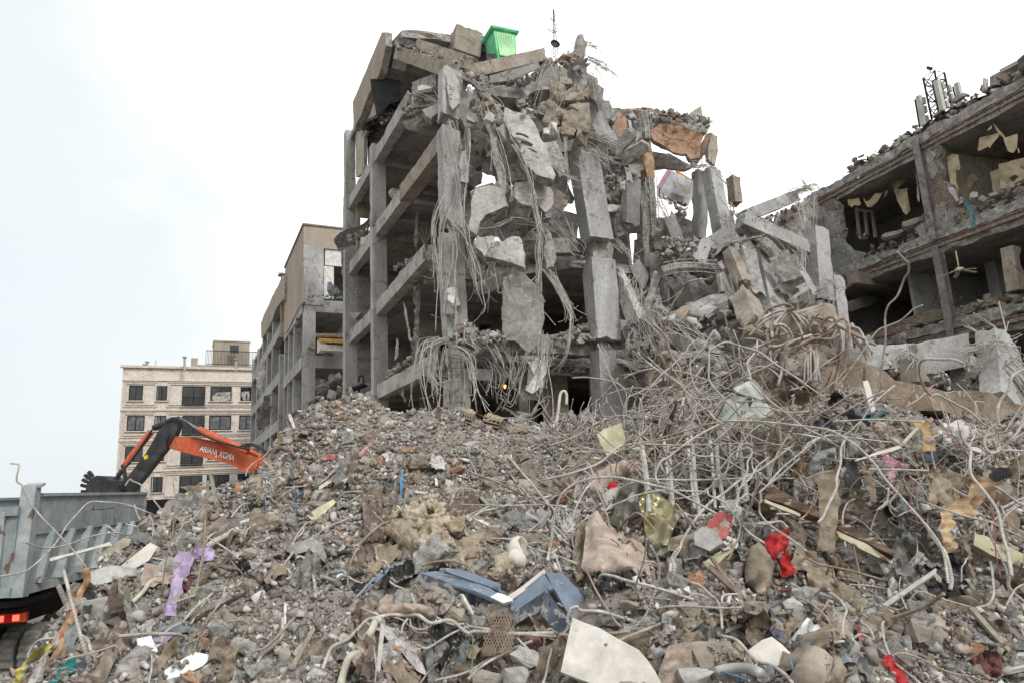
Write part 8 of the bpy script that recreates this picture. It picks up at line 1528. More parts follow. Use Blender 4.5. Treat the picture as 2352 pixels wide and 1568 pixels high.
HERO = [
('5', [(1165,215),(1210,262),(1242,310),(1235,370),(1200,430),(1160,540),(1110,640),(1065,720),(1052,900),(1035,1150),(1010,1270),(960,1370),(890,1430),(840,1465)],.021,(6.6,8.2),0, 'tallest bent bar, snaking up alone in front of the right wing'),
('5', [(1363,627),(1300,655),(1230,700),(1180,745),(1080,780),(1000,830),(900,960),(800,1120),(740,1200),(660,1300),(590,1420)],.019,(7.4,8.2),0, 'bar curving up to the right with a short kinked tip crossing the tallest bar'),
('5', [(1665,1085),(1600,1065),(1500,1045),(1400,1050),(1345,1080),(1325,1130),(1340,1220),(1380,1300),(1415,1355)],.027,(5.6,7),0, 'thick hooked bar pointing right above the long tan beam'),
('5', [(1455,1245),(1435,1262),(1320,1350),(1235,1420),(1228,1450)],.018,8,0, 'short straight bar leaning on the long tan beam'),('g', [(1420,165),(1480,172),(1560,200),(1650,250),(1740,310),(1810,360),(1845,430),(1832,520),(1870,588),(1960,592),(2060,510),(2110,410),(2160,280)],.022,(6.2,6.2),0, 'long bar looping in front of the long tan beam at right'),
('5', [(2180,1150),(2120,1170),(2060,1205),(2015,1280),(1980,1370),(1950,1470),(1945,1570)],.024,5.8,0, 'thick bar hooking down at the right edge of the picture'),('5', [(1850,1382),(1810,1378),(1775,1382),(1795,1460),(1815,1535)],.017,8,0, 'small right angled hook bar on the long tan beam'),
('g', [(1960,590),(2060,588),(2180,592)],.018,6.3,0, 'straight bar leaving the picture at right'),('g', [(1780,690),(1900,620),(2020,530),(2180,430)],.018,6.5,0, 'straight bar slanting up to the right edge'),
('g', [(-200,350),(0,360),(160,362),(400,372),(600,430),(740,482),(860,570),(960,680),(1060,830),(1200,965),(1340,1110),(1440,1250),(1500,1380),(1570,1600)],.02,(7,4.9),0, 'long bar sweeping diagonally down through the clothes at right'),
('g', [(-30,10),(60,90),(150,180),(260,290),(400,400),(530,475),(640,520)],.021,(7.2,6.8),0, 'thick bar slanting down behind the taupe dust sheet'),('g', [(320,-10),(420,60),(520,130),(610,195)],.018,7.6,0, 'bar end above the charcoal strap'),('g', [(930,735),(1100,737),(1250,742),(1400,745)],.018,6.2,0, 'bar from which the khaki pullover hangs'),
('g', [(740,490),(725,580),(700,680),(682,800),(670,900),(620,1040),(560,1110),(520,1155)],.022,(6.3,5.6),0, 'bar running down in front of the khaki strip'),('g', [(640,355),(780,348),(950,350),(1150,365),(1330,385)],.018,7,0, 'bar carrying the ochre sleeve'),('g', [(1670,540),(1730,600),(1745,700),(1775,800),(1840,910),(1925,1050),(1960,1230),(1985,1380),(2060,1600)],.024,(6.2,5),0, 'thick bar bending down right of the striped shirt'),
('g', [(1918,870),(1980,905),(2080,980),(2180,1040)],.021,5.8,0, 'bar shoulder right of the striped shirt'),('g', [(1250,790),(1300,830),(1360,900),(1420,1010)],.016,6.5,0, 'thin bar left of the striped shirt'),('g', [(1400,1000),(1660,1105),(1860,1150),(2000,1200),(2180,1280)],.016,6.3,0, 'thin rod crossing behind the striped shirt'),
('h', [(1510,-20),(1600,120),(1650,240),(1700,430),(1750,610)],.024,(5.6,5.2),0, 'straight thick bar end over the black sequinned cloth'),('g', [(350,740),(390,785),(440,792),(500,780),(640,740)],.018,6.6,1, 'curled bar end left of the khaki strip'),('g', [(78,915),(160,845),(250,755),(420,600),(520,520)],.018,(6.4,7),0, 'straight bar rising right of the dark brown frame'),
('g', [(-100,900),(0,805),(60,710),(150,640)],.018,(6.4,7.2),0, 'bar behind the dark brown frame'),('g', [(390,1130),(450,1080),(490,1000),(515,900)],.016,6.2,1, 'rusty curved bar over the dark brown frame'),('g', [(20,1165),(75,1160),(150,1150),(230,1145),(300,1180)],.017,6,0, 'forked bar end above the red bag'),('g', [(990,1060),(1060,1000),(1080,960),(1085,880)],.015,6.2,0, 'forked thin bar under the taupe sleeve'),
('g', [(170,235),(200,380),(235,520),(248,620),(245,740)],.017,7,1, 'rusty upright bar before the metal sheets'),('g', [(260,570),(320,590),(350,640),(340,700)],.014,7,0, None),('g', [(0,250),(120,250),(260,280),(380,290),(470,270),(460,250)],.018,7.4,0, None),('g', [(330,455),(450,470),(580,500),(700,560)],.018,7.2,0, None),
('g', [(420,560),(480,520),(620,480),(740,470),(870,380)],.018,7.1,0, None),('g', [(745,480),(740,620),(760,650),(1020,652)],.012,6.7,0, None),('g', [(730,480),(900,500),(1110,525)],.016,7,0, None),('g', [(2148,1000),(2060,1050),(1990,1120),(1975,1200)],.018,6.3,0, None),('g', [(1090,985),(1110,1030),(1155,1065)],.014,6.2,0, None),
('e', [(-60,500),(200,440),(400,350),(500,290),(600,215),(700,180),(830,160)],.021,(8,8.4),0, 'long thick bar rising to the top corner of the steel grid'),('e', [(830,155),(1000,140),(1200,80),(1500,42),(1900,10)],.019,8.3,1, 'brown bar running above the steel grid'),
('e', [(175,920),(220,800),(260,700),(340,560),(440,455)],.018,(7,7.4),0, None),('e', [(-10,1200),(15,960),(40,780),(100,620),(190,530),(300,470),(430,455),(620,475),(860,515),(1080,590),(1300,690),(1500,815),(1700,930),(1910,1062)],.021,(6.6,6.4),0, 'longest arching bar, from beside the wadding over the gold foil to the red bag'),
('e', [(470,780),(560,740),(650,690),(740,640),(830,595),(960,567),(1100,570),(1230,580),(1390,600)],.016,(6.8,7),0, 'thinner arching bar touching the top of the gold foil'),('e', [(1395,590),(1450,640),(1550,710),(1700,855),(1800,965),(1912,1075)],.018,(6.9,6.2),0, 'straight bar slanting to the red bag'),
('e', [(970,530),(962,450),(990,360),(1060,280),(1200,180),(1350,90),(1500,-10)],.021,(7.2,7.6),0, 'bar curving up left of the steel grid middle'),('e', [(1120,1580),(1105,1450),(1095,1320),(1105,1210),(1140,1110),(1200,1010),(1320,840),(1450,700),(1560,600),(1740,460),(1900,370),(2240,150)],.024,(5.4,7.6),0, 'thick bar rising from the foreground past the right of the gold foil'),
('e', [(1195,215),(1320,270),(1500,305),(1700,400),(1900,515),(1965,560)],.018,7.6,0, None),('e', [(1900,-10),(1800,60),(1730,140),(1660,200),(1615,245),(1650,265),(1730,290)],.012,7.5,0, None),('e', [(1440,480),(1620,270),(1700,215),(1775,200),(1802,260),(1780,340),(1750,420),(1700,620),(1650,850),(1590,1060)],.017,(7.2,6.4),0, 'bar with a hooked top in front of the steel grid'),
('e', [(2205,-40),(2140,60),(2080,160),(2020,280),(1985,400),(1975,480)],.02,7.6,0, None),('e', [(1880,598),(1950,540),(2050,460),(2240,290)],.018,7.2,0, None),('e', [(1500,-30),(1640,30),(1800,90),(2000,160),(2100,180),(2240,280)],.015,7.8,0, None),('e', [(730,175),(840,60),(910,-20)],.016,8.2,0, None),('e', [(895,0),(905,100),(940,240),(942,440)],.018,8,1, None),('e', [(812,-20),(802,100),(835,170)],.014,8.3,0, None),
('e', [(-20,840),(80,940),(165,1035)],.02,6.8,0, None),('e', [(215,1110),(195,1000),(220,930),(290,850),(370,815)],.014,6.7,0, None),('e', [(1625,790),(1640,690),(1700,645),(1780,670),(1860,730),(1960,820)],.017,7,0, None),('e', [(1720,290),(1820,280),(1880,350),(1905,440),(1880,520),(1800,640)],.015,7.4,0, None),
('e', [(1120,1358),(1250,1390),(1330,1430),(1390,1490),(1450,1568)],.018,5.6,0, None),('e', [(2060,-20),(2070,120),(2080,260),(2075,400)],.018,7.8,1, None),('e', [(1815,890),(1900,870),(2050,860)],.016,6.3,0, None),('e', [(200,240),(340,236),(470,240)],.014,8.8,0, None),('e', [(1190,140),(1350,110),(1550,125),(1640,150)],.014,8,1, None),('e', [(1100,660),(1240,640),(1330,620),(1420,560)],.015,7.5,0, None),('e', [(1400,350),(1540,440),(1650,540),(1760,570)],.015,7.9,0, None),
('8', [(1262,213),(1230,222),(1170,240),(1080,275),(1020,330),(970,410),(915,530),(890,650),(880,780),(890,900),(910,980)],.026,(9.5,10.5),1, 'rusty bar arching up to the right in front of the collapsed middle'),('8', [(1150,703),(1100,750),(1050,800),(950,920),(880,980),(820,1030),(740,1120),(712,1200),(712,1320)],.022,9.4,0, 'bar with a straight upper tip left of centre of the tangle'),
('8', [(1300,633),(1250,685),(1200,740),(1130,820),(1105,900),(1115,1020),(1180,1140)],.022,9.4,0, 'bar with straight tip right of the rusty arch'),('8', [(730,870),(880,962),(1000,1060),(1150,1200),(1300,1300),(1450,1370),(1600,1450)],.022,(9.6,8.6),0, 'long bar descending right through the middle tangle'),('8', [(1350,828),(1375,880),(1410,960),(1440,1075)],.02,9.2,1, 'short upright brown bar in the middle tangle'),
('8', [(1615,715),(1600,790),(1555,880),(1550,960),(1590,1050),(1680,1130),(1800,1250),(1960,1400)],.022,(9,8),0, 'bar leaning left then sweeping down to the right behind the metal sheets'),('8', [(1550,1340),(1450,1260),(1340,1130),(1270,1020),(1238,900),(1235,820),(1275,765),(1370,742),(1500,752),(1640,800),(1780,900),(1980,1020)],.024,8.8,0, 'largest looping bar in the middle of the tangle'),
('8', [(380,1208),(392,1250),(412,1300),(480,1302),(560,1290),(630,1310),(670,1370),(690,1450)],.018,10.2,0, 'bar with a stepped end in front of the big front column'),('8', [(960,930),(1100,960),(1250,1020),(1330,1060),(1420,1100)],.018,9.2,0, None),('8', [(800,1160),(780,1040),(810,960),(850,940)],.018,9.3,1, None),('8', [(585,1400),(580,1250),(610,1160),(700,1110),(800,1060),(880,1010)],.018,9.4,0, None),('8', [(705,1155),(730,1280),(722,1450)],.018,9.3,0, None),
('8', [(0,1530),(150,1480),(250,1420),(380,1350),(500,1302),(600,1290)],.018,10.4,0, None),('8', [(910,1480),(860,1380),(880,1310),(960,1290),(1060,1330),(1140,1400)],.016,9.2,0, None),('8', [(1480,760),(1490,860),(1520,950),(1600,1060)],.02,9,0, None),('8', [(1800,1010),(1760,950),(1680,910),(1600,920),(1540,980)],.017,9,0, None),('8', [(1740,1210),(1770,1330),(1810,1500)],.02,8.2,1, None),('8', [(1960,1270),(1800,1290),(1600,1330),(1500,1290)],.018,8.4,0, None),('8', [(830,1260),(870,1130),(960,1060),(1100,1000),(1220,1000)],.016,9.3,0, None),('8', [(560,1568),(800,1500),(1100,1420),(1400,1350),(1960,1355)],.021,(8.6,8),1, 'long brown bar sweeping nearly level above the steel grid'),
('8', [(640,780),(700,850),(770,900),(860,940)],.02,10.5,1, None),('8', [(1180,1140),(1260,1180),(1240,1230),(1150,1270),(1060,1350)],.018,9,0, None),('8', [(1400,1110),(1300,1160),(1200,1170),(1100,1150)],.016,9.1,0, None),('8', [(950,1568),(1050,1450),(1120,1330),(1150,1200)],.018,8.6,0, None),
('7', [(75,90),(100,90),(118,115),(118,190),(150,250),(200,320),(270,430),(380,560),(480,670),(590,785)],.014,7.2,0, 'thin bar with a crooked top in front of the truck'),('7', [(-60,860),(60,848),(150,815),(260,740),(340,670),(400,590),(450,510),(520,420),(600,360),(690,340),(850,370),(1000,420),(1060,440)],.015,(7,9),0, 'thin bar arching over the truck body'),
('7', [(160,605),(300,640),(440,642),(540,600),(640,575),(760,565),(900,575)],.014,(7.2,9),0, 'level wavy bar in front of the truck body'),('7', [(845,240),(870,200),(900,200),(960,250),(1030,330),(1090,400),(1140,440),(1190,445)],.016,10.5,0, 'bar curving over beside the excavator stick'),('7', [(960,700),(1080,732),(1200,735),(1330,715),(1420,708),(1516,722)],.014, None, 0, 'bar lying across the lilac sheet'),
('7', [(845,495),(920,512),(990,545)],.018,9,0, None),('7', [(905,360),(930,440),(990,530)],.018,9.4,0, None),('7', [(725,545),(780,575)],.018,9,0, None),('7', [(728,507),(790,560)],.018,9.2,0, None),('7', [(548,1240),(590,1290),(600,1350),(640,1385),(690,1400)],.02, None, 0, 'short curled bar above the mauve taupe cloth'),('7', [(225,1450),(195,1400),(215,1310),(290,1275),(400,1270)],.014,6.2,0, 'curled thin bar over the yellow strip'),('7', [(710,690),(730,760),(760,820),(790,870)],.018,7,0, None),('7', [(600,825),(690,790),(780,800)],.015,7.2,0, None),
('7', [(1340,300),(1335,230),(1370,215),(1450,250),(1500,260)],.014,10,0, None),('7', [(1060,690),(1210,715)],.018,8,0, None),('7', [(990,1568),(1005,1400),(985,1200),(940,1080),(900,1030)],.010, None, 0, 'thin wire dropping to the bottom left of the white board'),
('a', [(490,790),(500,730),(560,650),(660,570),(770,480)],.022,12,0, 'bar leaning up beside the end of the orange boom'),('a', [(880,920),(1000,908),(1190,885),(1280,840),(1370,770),(1440,690)],.02, None, 0, 'bar lying curved on the left mound'),('a', [(1420,1030),(1520,982),(1620,955),(1700,950),(1890,930)],.018, None, 0, 'pale ribbed bar entering the grey sheet on the mound'),
('a', [(60,1520),(130,1430),(200,1340),(330,1200),(420,1120),(520,1080)],.02, None, 0, None),('a', [(955,1568),(1000,1460),(1060,1380),(1110,1300),(1165,1250)],.019, None, 0, 'bar diving into the soil slope'),('a', [(1040,1568),(1110,1450),(1200,1410),(1300,1350),(1400,1290),(1490,1245),(1690,1190)],.014, None, 0, 'thinner bar crossing above the pale flat boulder'),('a', [(0,1010),(200,920),(450,840),(650,770),(900,700)],.011,10.5,0, 'straight thin cable stretched past the orange boom'),('a', [(0,870),(60,860),(170,920)],.014,10,0, None),('a', [(170,1200),(165,1100),(240,1085),(380,1110)],.014,9.6,0, None),
('b', [(330,1192),(480,1120),(640,1005),(820,950),(950,945),(1112,942)],.008, None, 0, 'thin wire curving over the soil slope'),('b', [(780,342),(860,400),(920,480),(980,600),(1050,730),(1090,850),(1108,970)],.009, None, 1, 'thin wire falling from the bar at the lilac sheet'),('b', [(940,520),(1060,420),(1160,330),(1260,295),(1340,295)],.013, None, 1, 'dark bent bar on the soil slope'),('b', [(1350,525),(1390,490),(1380,430),(1370,390),(1420,280),(1470,120),(1550,-20)],.018, None, 0, 'ribbed bar standing left of the pale flat boulder'),
('b', [(1430,360),(1470,335),(1540,355),(1610,440),(1655,560),(1635,690)],.024, None, 0, 'thick bent bar beside the grey blouse'),('d', [(8,1110),(30,1020),(80,940),(160,850),(250,770),(380,690),(500,640),(620,605),(760,605),(880,635),(1020,670),(1150,690),(1300,715),(1450,745),(1800,775),(2160,805)],.022, None, 0, 'long ribbed bar arching below the slate channel'),
('d', [(670,730),(715,775),(735,700),(780,640)],.014, None, 0, 'white bent rod below the flattened upholstery'),('d', [(430,0),(500,70),(560,120),(620,190),(660,250),(705,285)],.024, None, 0, 'bar lying over the left end of the slate channel'),('d', [(195,230),(290,290),(400,325),(500,355)],.02, None, 0, 'bar left of the black and tan cloth'),('d', [(850,905),(950,890),(1060,830),(1200,780),(1330,745),(1470,715),(1600,712),(1720,740),(1820,810),(1910,890)],.014, None, 0, 'smooth thin bar crossing the chain mesh'),
('d', [(1040,650),(1200,665),(1300,690),(1400,715),(1600,745),(1900,775),(2160,805)],.013, None, 0, None),('d', [(1920,850),(1800,920),(1700,990),(1560,1060),(1440,1150),(1330,1249)],.016, None, 0, 'bar running down to the bottom below the chain mesh'),('d', [(780,640),(830,710),(920,740),(1010,710),(1050,650)],.01, None, 0, None),('d', [(1095,600),(1180,520),(1240,450),(1300,410)],.014, None, 1, 'twig like bar before the slate channel'),('d', [(470,1249),(480,1100),(460,900),(460,720)],.009, None, 0, None),
('c', [(1130,490),(1200,440),(1280,400),(1400,335),(1500,290),(1620,255),(1700,240),(1830,230),(1960,250),(2080,290)],.016, None, 0, 'upper of two parallel rods above the wadding'),('c', [(1690,-10),(1740,80),(1790,150),(1850,210),(1930,300),(2050,430),(2180,600),(2300,700)],.022, None, 0, 'thick bar slanting down toward the tented beige cloth'),('c', [(2360,70),(2280,120),(2200,220),(2160,350),(2130,480),(2110,620),(2090,760),(2080,890)],.02, None, 0, 'bar bowed left of the tented beige cloth'),
('c', [(1180,575),(1230,620),(1290,650),(1400,655),(1500,662),(1750,690),(1900,735),(2100,830),(2352,950)],.019, None, 0, 'crusted bar leaving the wadding to the right'),('c', [(2352,1010),(2200,930),(2070,880),(1960,830),(1880,790),(1805,788),(1840,730),(1910,700),(2000,700),(2060,740),(2080,800)],.012, None, 0, 'thin looped rod left of the tented beige cloth'),('c', [(1080,330),(1200,280),(1320,210),(1365,160),(1325,115)],.014, None, 1, None),('c', [(1860,590),(1950,520),(2040,450),(2090,370)],.012, None, 0, None),
('f', [(465,1092),(440,1000),(410,900),(370,800),(330,720),(295,640),(275,560),(290,510),(340,508),(420,530),(560,570),(750,612),(900,645),(1000,660),(1200,672)],.019,(4.85,5.1),0, 'hooked bar over the slate casing and curved white panel'),('f', [(1268,-20),(1235,60),(1218,160),(1215,300),(1225,430),(1250,560),(1275,640)],.02,(5.3,5.1),0, 'bar coming down right of the tented beige cloth'),
('f', [(1225,238),(1350,265),(1450,320),(1530,400),(1590,470),(1625,560),(1645,700)],.016, None, 0, 'bar curving through the stones left of the largest boulder'),('f', [(1655,480),(1655,420),(1700,395),(1800,392)],.014, None, 0, None),('f', [(1295,790),(1400,700),(1550,570)],.015, None, 0, 'short rod in the khaki knot'),('f', [(1640,760),(1800,830),(1950,940),(2080,1050),(2200,1160),(2300,1250)],.018, None, 0, 'bar crossing the dirty white tile slab'),('f', [(970,390),(1060,435),(1180,465),(1260,470),(1350,420),(1430,400),(1560,450)],.009, None, 0, None),
('h', [(2135,-20),(2165,100),(2180,220),(2230,400),(2290,530),(2380,700)],.02,5.4,0, 'ribbed bar down the right edge'),('h', [(940,640),(955,740),(975,820),(1010,890),(1035,965),(960,965),(860,975),(740,1000)],.014, None, 0, 'thin bent rod left of the faded red strap'),('h', [(1350,715),(1300,600),(1280,500),(1320,420),(1400,360),(1440,280),(1440,160),(1420,0)],.009, None, 0, 'thin wire loop in the right hollow'),('h', [(2020,-20),(2080,100),(2140,240),(2190,400),(2215,560)],.012,5.6,0, None),
('h', [(1000,1000),(1120,1080),(1240,1170),(1360,1270),(1450,1360)],.014, None, 0, None),
]
nb_ = 0
for c, pts, r, Y, b, lab in HERO: bar('steel_bar', c, pts, r*(.5 if c in 'g5' else .56 if c in 'e8' else .62), STEELB if b else STEEL, Y, lab=lab)
for nm, c, pts, r, mt, Y, lab, cat in [
('pipe', 'b', [(580,200),(680,140),(800,85),(870,40)],.035, PVC, None, 'ivory pipe end above the lilac sheet', 'pipe'),('pipe', 'a', [(380,1320),(480,1280),(600,1230),(820,1160)],.045, PVC, None, 'thick ivory pipe on the left slope', 'pipe'),('pipe', 'a', [(70,1530),(180,1465),(300,1390),(390,1330)],.03, PVC, None, 'second ivory pipe below the thick one', 'pipe'),
('pipe', '7', [(900,1030),(960,930),(1030,880),(1100,840),(1150,810)],.02, PVC, None, 'ivory hose left of the lilac sheet', 'hose'),('pipe', 'd', [(135,1260),(190,1150),(250,1050),(290,970),(340,890),(410,790),(470,720),(520,675)],.026, PVC, None, 'white conduit curving out at the bottom below the coat', 'pipe'),('pipe', 'c', [(1250,470),(1380,400),(1500,350),(1650,310),(1800,280),(2130,228)],.017, GALV, None, 'lower of two parallel rods, a smooth grey conduit', 'pipe'),
('pipe', 'c', [(1470,540),(1660,540)],.022, GALV, None, 'short open ended grey tube above the white cylinder', 'pipe'),('pipe', 'a', [(1650,590),(1720,530),(1790,480),(1860,425)],.045, mat('pink paint pipe', [(.58,.40,.40),(.66,.50,.50),(.70,.58,.57)],4,.7,.2,30), None, 'faded pink pipe high on the left mound', 'pipe'),('pipe', 'h', [(1860,562),(1980,620),(2100,685),(2400,840)],.026, PVC, None, 'ivory pipe on the lower right slope', 'pipe'),
('pipe', 'f', [(1600,1085),(1750,1055),(1900,1060),(2000,1100)],.03, GALV, None, 'pale hose below the dirty white tile slab', 'hose'),('pipe', 'h', [(480,1340),(540,1240),(600,1130)],.085, CONCT, None, 'broken plaster cylinder at the bottom right of centre', 'cylinder'),('pipe', 'c', [(1740,900),(1750,800),(1760,720)],.09, WHP, None, 'white cylinder standing among stones right of the wadding', 'cylinder'),
('hose', 'b', [(1330,330),(1420,300),(1530,265),(1650,250),(1800,250),(1960,255),(2060,270)],.022, CL['black'], None, 'black corrugated hose under the grey blouse', 'hose'),('hose', 'b', [(1740,520),(1760,490),(1840,475),(1930,475),(1980,500),(1930,530),(1840,540),(1760,535),(1738,518)],.018, CL['slate'], None, 'ring of hose lying on the soil right of the blouse', 'hose'),('hose', 'c', [(0,1060),(60,1040),(140,1020)],.02, CL['black'], None, 'black hose end left of the khaki curtain', 'hose'),
('hose', '8', [(890,1470),(930,1380),(960,1280),(985,1180)],.03, CL['black'],9.0, 'black hose standing in the middle tangle', 'hose'),('duct', '8', [(560,985),(640,970),(760,940),(860,900)],.05, RUST, 12, 'rusty strap bent in front of the big front column', 'strap'),('duct', '8', [(0,1440),(60,1370),(180,1310),(300,1240),(400,1160),(480,1070),(530,1000)],.045, RUST, (12,12), 'rust streaked strip curving up before the lowest storey', 'strap'),
('profile', '8', [(800,590),(890,680),(980,820),(1010,900),(1030,1050),(1060,1200)],.07, mat('pinkish flat profile', [(.55,.50,.47),(.62,.58,.55),(.67,.63,.60)],3,.7,.2,30),11, 'bent pinkish flat profile in the middle tangle', 'profile'),('profile', '8', [(650,790),(760,880),(860,960),(930,1030)],.05, RUST, 11, 'rusty straight profile left of the pinkish flat profile', 'profile'),
('wire', 'g', [(1395,90),(1400,160),(1430,260),(1500,380),(1600,510),(1680,620),(1720,700),(1770,780)],.0035, mat('red wire', [(.58,.33,.33),(.66,.42,.42)],3,.6,0,20),6.1, 'thin red wire slanting down to the striped shirt', 'wire'),('wire', 'g', [(1410,125),(1480,150),(1560,210),(1615,290),(1640,420)],.0035, MATS['red wire'],6.4, 'thin red wire reaching the white plastic bag', 'wire'),('wire', 'g', [(1880,1000),(1925,1130),(1930,1300),(1925,1420),(1965,1580)],.004, MATS['red wire'],5.3, 'thin red wire down the right edge', 'wire'),
('wire', 'g', [(1270,790),(1280,900),(1260,980),(1300,1080),(1320,1180)],.0035, MATS['red wire'],6.4, 'thin red wires in the right hollow', 'wire'),('wire', 'a', [(780,1300),(700,1150),(690,980),(720,800),(760,720)],.006, CL['blue'], None, 'thin blue wire near the orange boom end', 'wire'),('wire', 'a', [(890,1290),(940,1180),(980,1060),(1020,900)],.006, CL['blue'], None, 'thin blue wire on the navy garment', 'wire'),('wire', 'a', [(1970,1240),(2010,1050),(2045,850)],.008, PVC, None, 'thin white cord in front of the gathered curtain', 'wire'),
('wire', 'g', [(820,265),(880,250),(980,240),(1060,270),(960,290),(870,295),(860,250)],.005, CL['blue'],7.6, 'blue wire curls above the teal towel', 'wire'),('wire', 'f', [(1540,1060),(1700,1100),(1800,1130),(1880,1160)],.006, CL['blue'], None, 'blue wire under the pale hose', 'wire'),('wire', 'h', [(340,1130),(370,1230),(400,1354)],.006, CL['blue'], None, 'blue wire at the bottom beside the dirty tile slab', 'wire'),
('wire', 'd', [(1160,560),(1270,640),(1360,720),(1385,850),(1390,1050),(1350,1200)],.005, mat('green wire', [(.35,.45,.30),(.45,.55,.38)],3,.6,0,20), None, 'thin green wire hanging through the chain mesh area', 'wire'),('rope', '7', [(150,1600),(250,1460),(330,1350),(380,1260),(440,1170),(480,1080),(520,1000)],.032, MATS.get('mottled orange blanket') or TERRA, None, 'orange brown twisted blanket rope at the lower left, front strand', 'rope'),
('rope', '7', [(240,1600),(330,1450),(390,1340),(450,1230),(490,1130),(520,1040),(545,950),(575,870),(600,800)],.030, mat('mottled orange blanket', [(.55,.27,.20),(.64,.50,.38),(.70,.65,.52)],9,.95,.5,20), None, 'mottled orange and cream twisted blanket climbing to the truck corner', 'rope'),('tube', '8', [(45,1400),(60,1250),(78,1120),(110,1100),(135,1130),(140,1215)],.03, WHP, 14, 'thin white shower pipe standing before the lowest storey', 'pipe'),
('branch', 'h', [(450,420),(480,540),(520,680),(560,830)],.014, CL['black'], None, 'dark stick leaning below the turned up khaki cuff', 'stick'),('branch', '7', [(390,900),(420,970),(470,1070)],.03, CL['grey'], None, 'mouldy grey pipe end beside the truck wheel', 'pipe')]:
 bar(nm, c, pts, r, mt, Y, lab=lab, cat=cat, sides=10, flat=.35 if nm in ('profile', 'duct') else None)
gr = empty('steel_grid', P('e', 1500,900,7.6), 'welded window grid of flat steel bars standing in the tangle right of centre', 'steel grid')
def GP(u, w): # u 0..1 along, w 0..1 down
 top = np.array([(820+u*1340,170+12*math.sin(u*6)-0*u)]); x = 820+u*1340+w*(95 if u < .5 else 70); y = 165+w*760+6*math.sin(u*7); return P('e', x, y, 8.1+.7*u*0+.35*(1-w)-.7*w)
for i in range(7):
 mb = MB(); tube(mb, [GP(i/6+.008*math.sin(w_*5+i), w_) for w_ in np.linspace(0,1 if i in (1,2,3) else .8,6)],.026,4,2, flat=.5); mb.build('upright', FLAT, gr)
for w_ in (.0,.41,.83):
 mb = MB(); tube(mb, [GP(u, w_+.01*math.sin(u*4)) for u in np.linspace(0,1,8)],.026,4,2, flat=.5); mb.build('rail', FLAT, gr)
for i in range(7):
 mb = MB(); tube(mb, [GP(i/6+.05, w_)+np.array([0,.55,.1]) for w_ in (0,.3,.6,.9)],.02,4,2); mb.build('upright', WHP, gr)
ms_ = MB(); 
for i in range(12):
 for s in (1,-1):
  pts = []
  for w in np.linspace(0,1,9):
   u = (i/11+s*w*.55) % 1.0
   x = 1470+u*300+(40*(1-w)); y = 600+w*370; pts.append((x, y, u))
  seg_ = [pts[0]]
  for a, b in zip(pts, pts[1:]):
   if abs(a[2]-b[2]) > .5:
    if len(seg_) > 1: tube(ms_, [H('d', x, y, .2) for x, y, _ in seg_],.004,4,2)
    seg_ = [b]
   else: seg_.append(b)
  if len(seg_) > 1: tube(ms_, [H('d', x, y, .2) for x, y, _ in seg_],.004,4,2)
tag(ms_.build('chain_mesh', mat('rusty mesh wire', [(.44,.38,.32),(.52,.46,.40),(.58,.53,.47)],5,.8,.2,30)), 'rusty diamond mesh hanging left of the slate casing', 'mesh')
# ------------------------------------------------------------------ the many smaller pieces
rg = np.random.default_rng(77)
ZONES = [(250,1568,600,1200),(600,1568,1100,1000),(1100,1568,1700,1020),(1700,1568,2352,1000)]
SOIL = [np.array(q, float) for q in ([(510,1400),(600,1300),(780,1300),(810,1480),(640,1500),(540,1470)],[(680,960),(940,945),(1100,1000),(1050,1060),(800,1050),(660,1010)],[(560,1240),(760,1180),(880,1240),(720,1310)])]
def rnd_pt(lo=960):
 while True:
  x = rg.uniform(40,2352); y = rg.uniform(lo, 1568)
  if rg.random() < .85 and any(inside(h_, np.array([[x, y]]))[0] for h_ in SOIL): continue
  p, n, t = hit('V', x, y)
  if p is not None and t < 17 and p[2] > .12 and not any(h_[:, 0].min()-6 < x < h_[:, 0].max()+6 and h_[:, 1].min()-6 < y < h_[:, 1].max()+10 and (inside(h_, np.array([[x, y],[x+8, y-8],[x-8, y-8],[x, y-14]])).any()) for h_ in HEROP): return x, y, p, n, t
MTS = [(CONCB, 'grey brown'),(CONCT, 'tan'),(CONCL, 'pale grey'),(TERRA, 'terracotta'),(WHITEP, 'white')]
protoR = []
for i in range(14):
 mb = MB(); big_rock(mb, (0,0,0),(1, rg.uniform(.6,.95), rg.uniform(.4,.8)), seed=300+i, sub=2, rough=.13, sq=rg.uniform(.3,.6), n=int(rg.choice((10,13,16)))); ob = mb.build('stone', CONCB, org=(0,0,0)); protoR.append(ob.data); bpy.data.objects.remove(ob)
PM = {}
def pm(i, mt):
 if (i, mt.name) not in PM:
  d = protoR[i].copy(); d.materials.clear(); d.materials.append(mt); PM[(i, mt.name)] = d
 return PM[(i, mt.name)]
SZ = ('small', 'hand sized', 'large')
for k in range(285):
 x, y, p, n, t = rnd_pt(); mi = int(rg.choice(5, p=[.42,.30,.16,.07,.05])); mt, cn = MTS[mi]; s = (.05+.24*rg.random()**2.6)*(.55+t/16)
 o = bpy.data.objects.new('stone', pm(int(rg.integers(14)), mt)); col.objects.link(o); o.location = p+n*s*.12; o.rotation_euler = (rg.normal()*.5, rg.normal()*.5, rg.uniform(0,6.3)); o.scale = (s, s, s)
 tag(o, '%s %s rubble lump lying near %s' % (SZ[0 if s < .12 else 1 if s < .2 else 2], cn, near(x, y)), 'rubble lump', 'loose rubble lumps on the heap')
def slabproto(w, h, th, jag, seed):
 mb = MB(); plate(mb, [(-w/2,-h/2),(w*.45,-h/2),(w/2, h*.4),(w*.2, h/2),(-w*.45, h*.45)], np.zeros(3),(1,0,0),(0,1,0), th, seg=max(w, h)/5, jag=jag, rough=.01, seed=seed); ob = mb.build('x', CONCL, org=(0,0,0)); d = ob.data; bpy.data.objects.remove(ob); return d
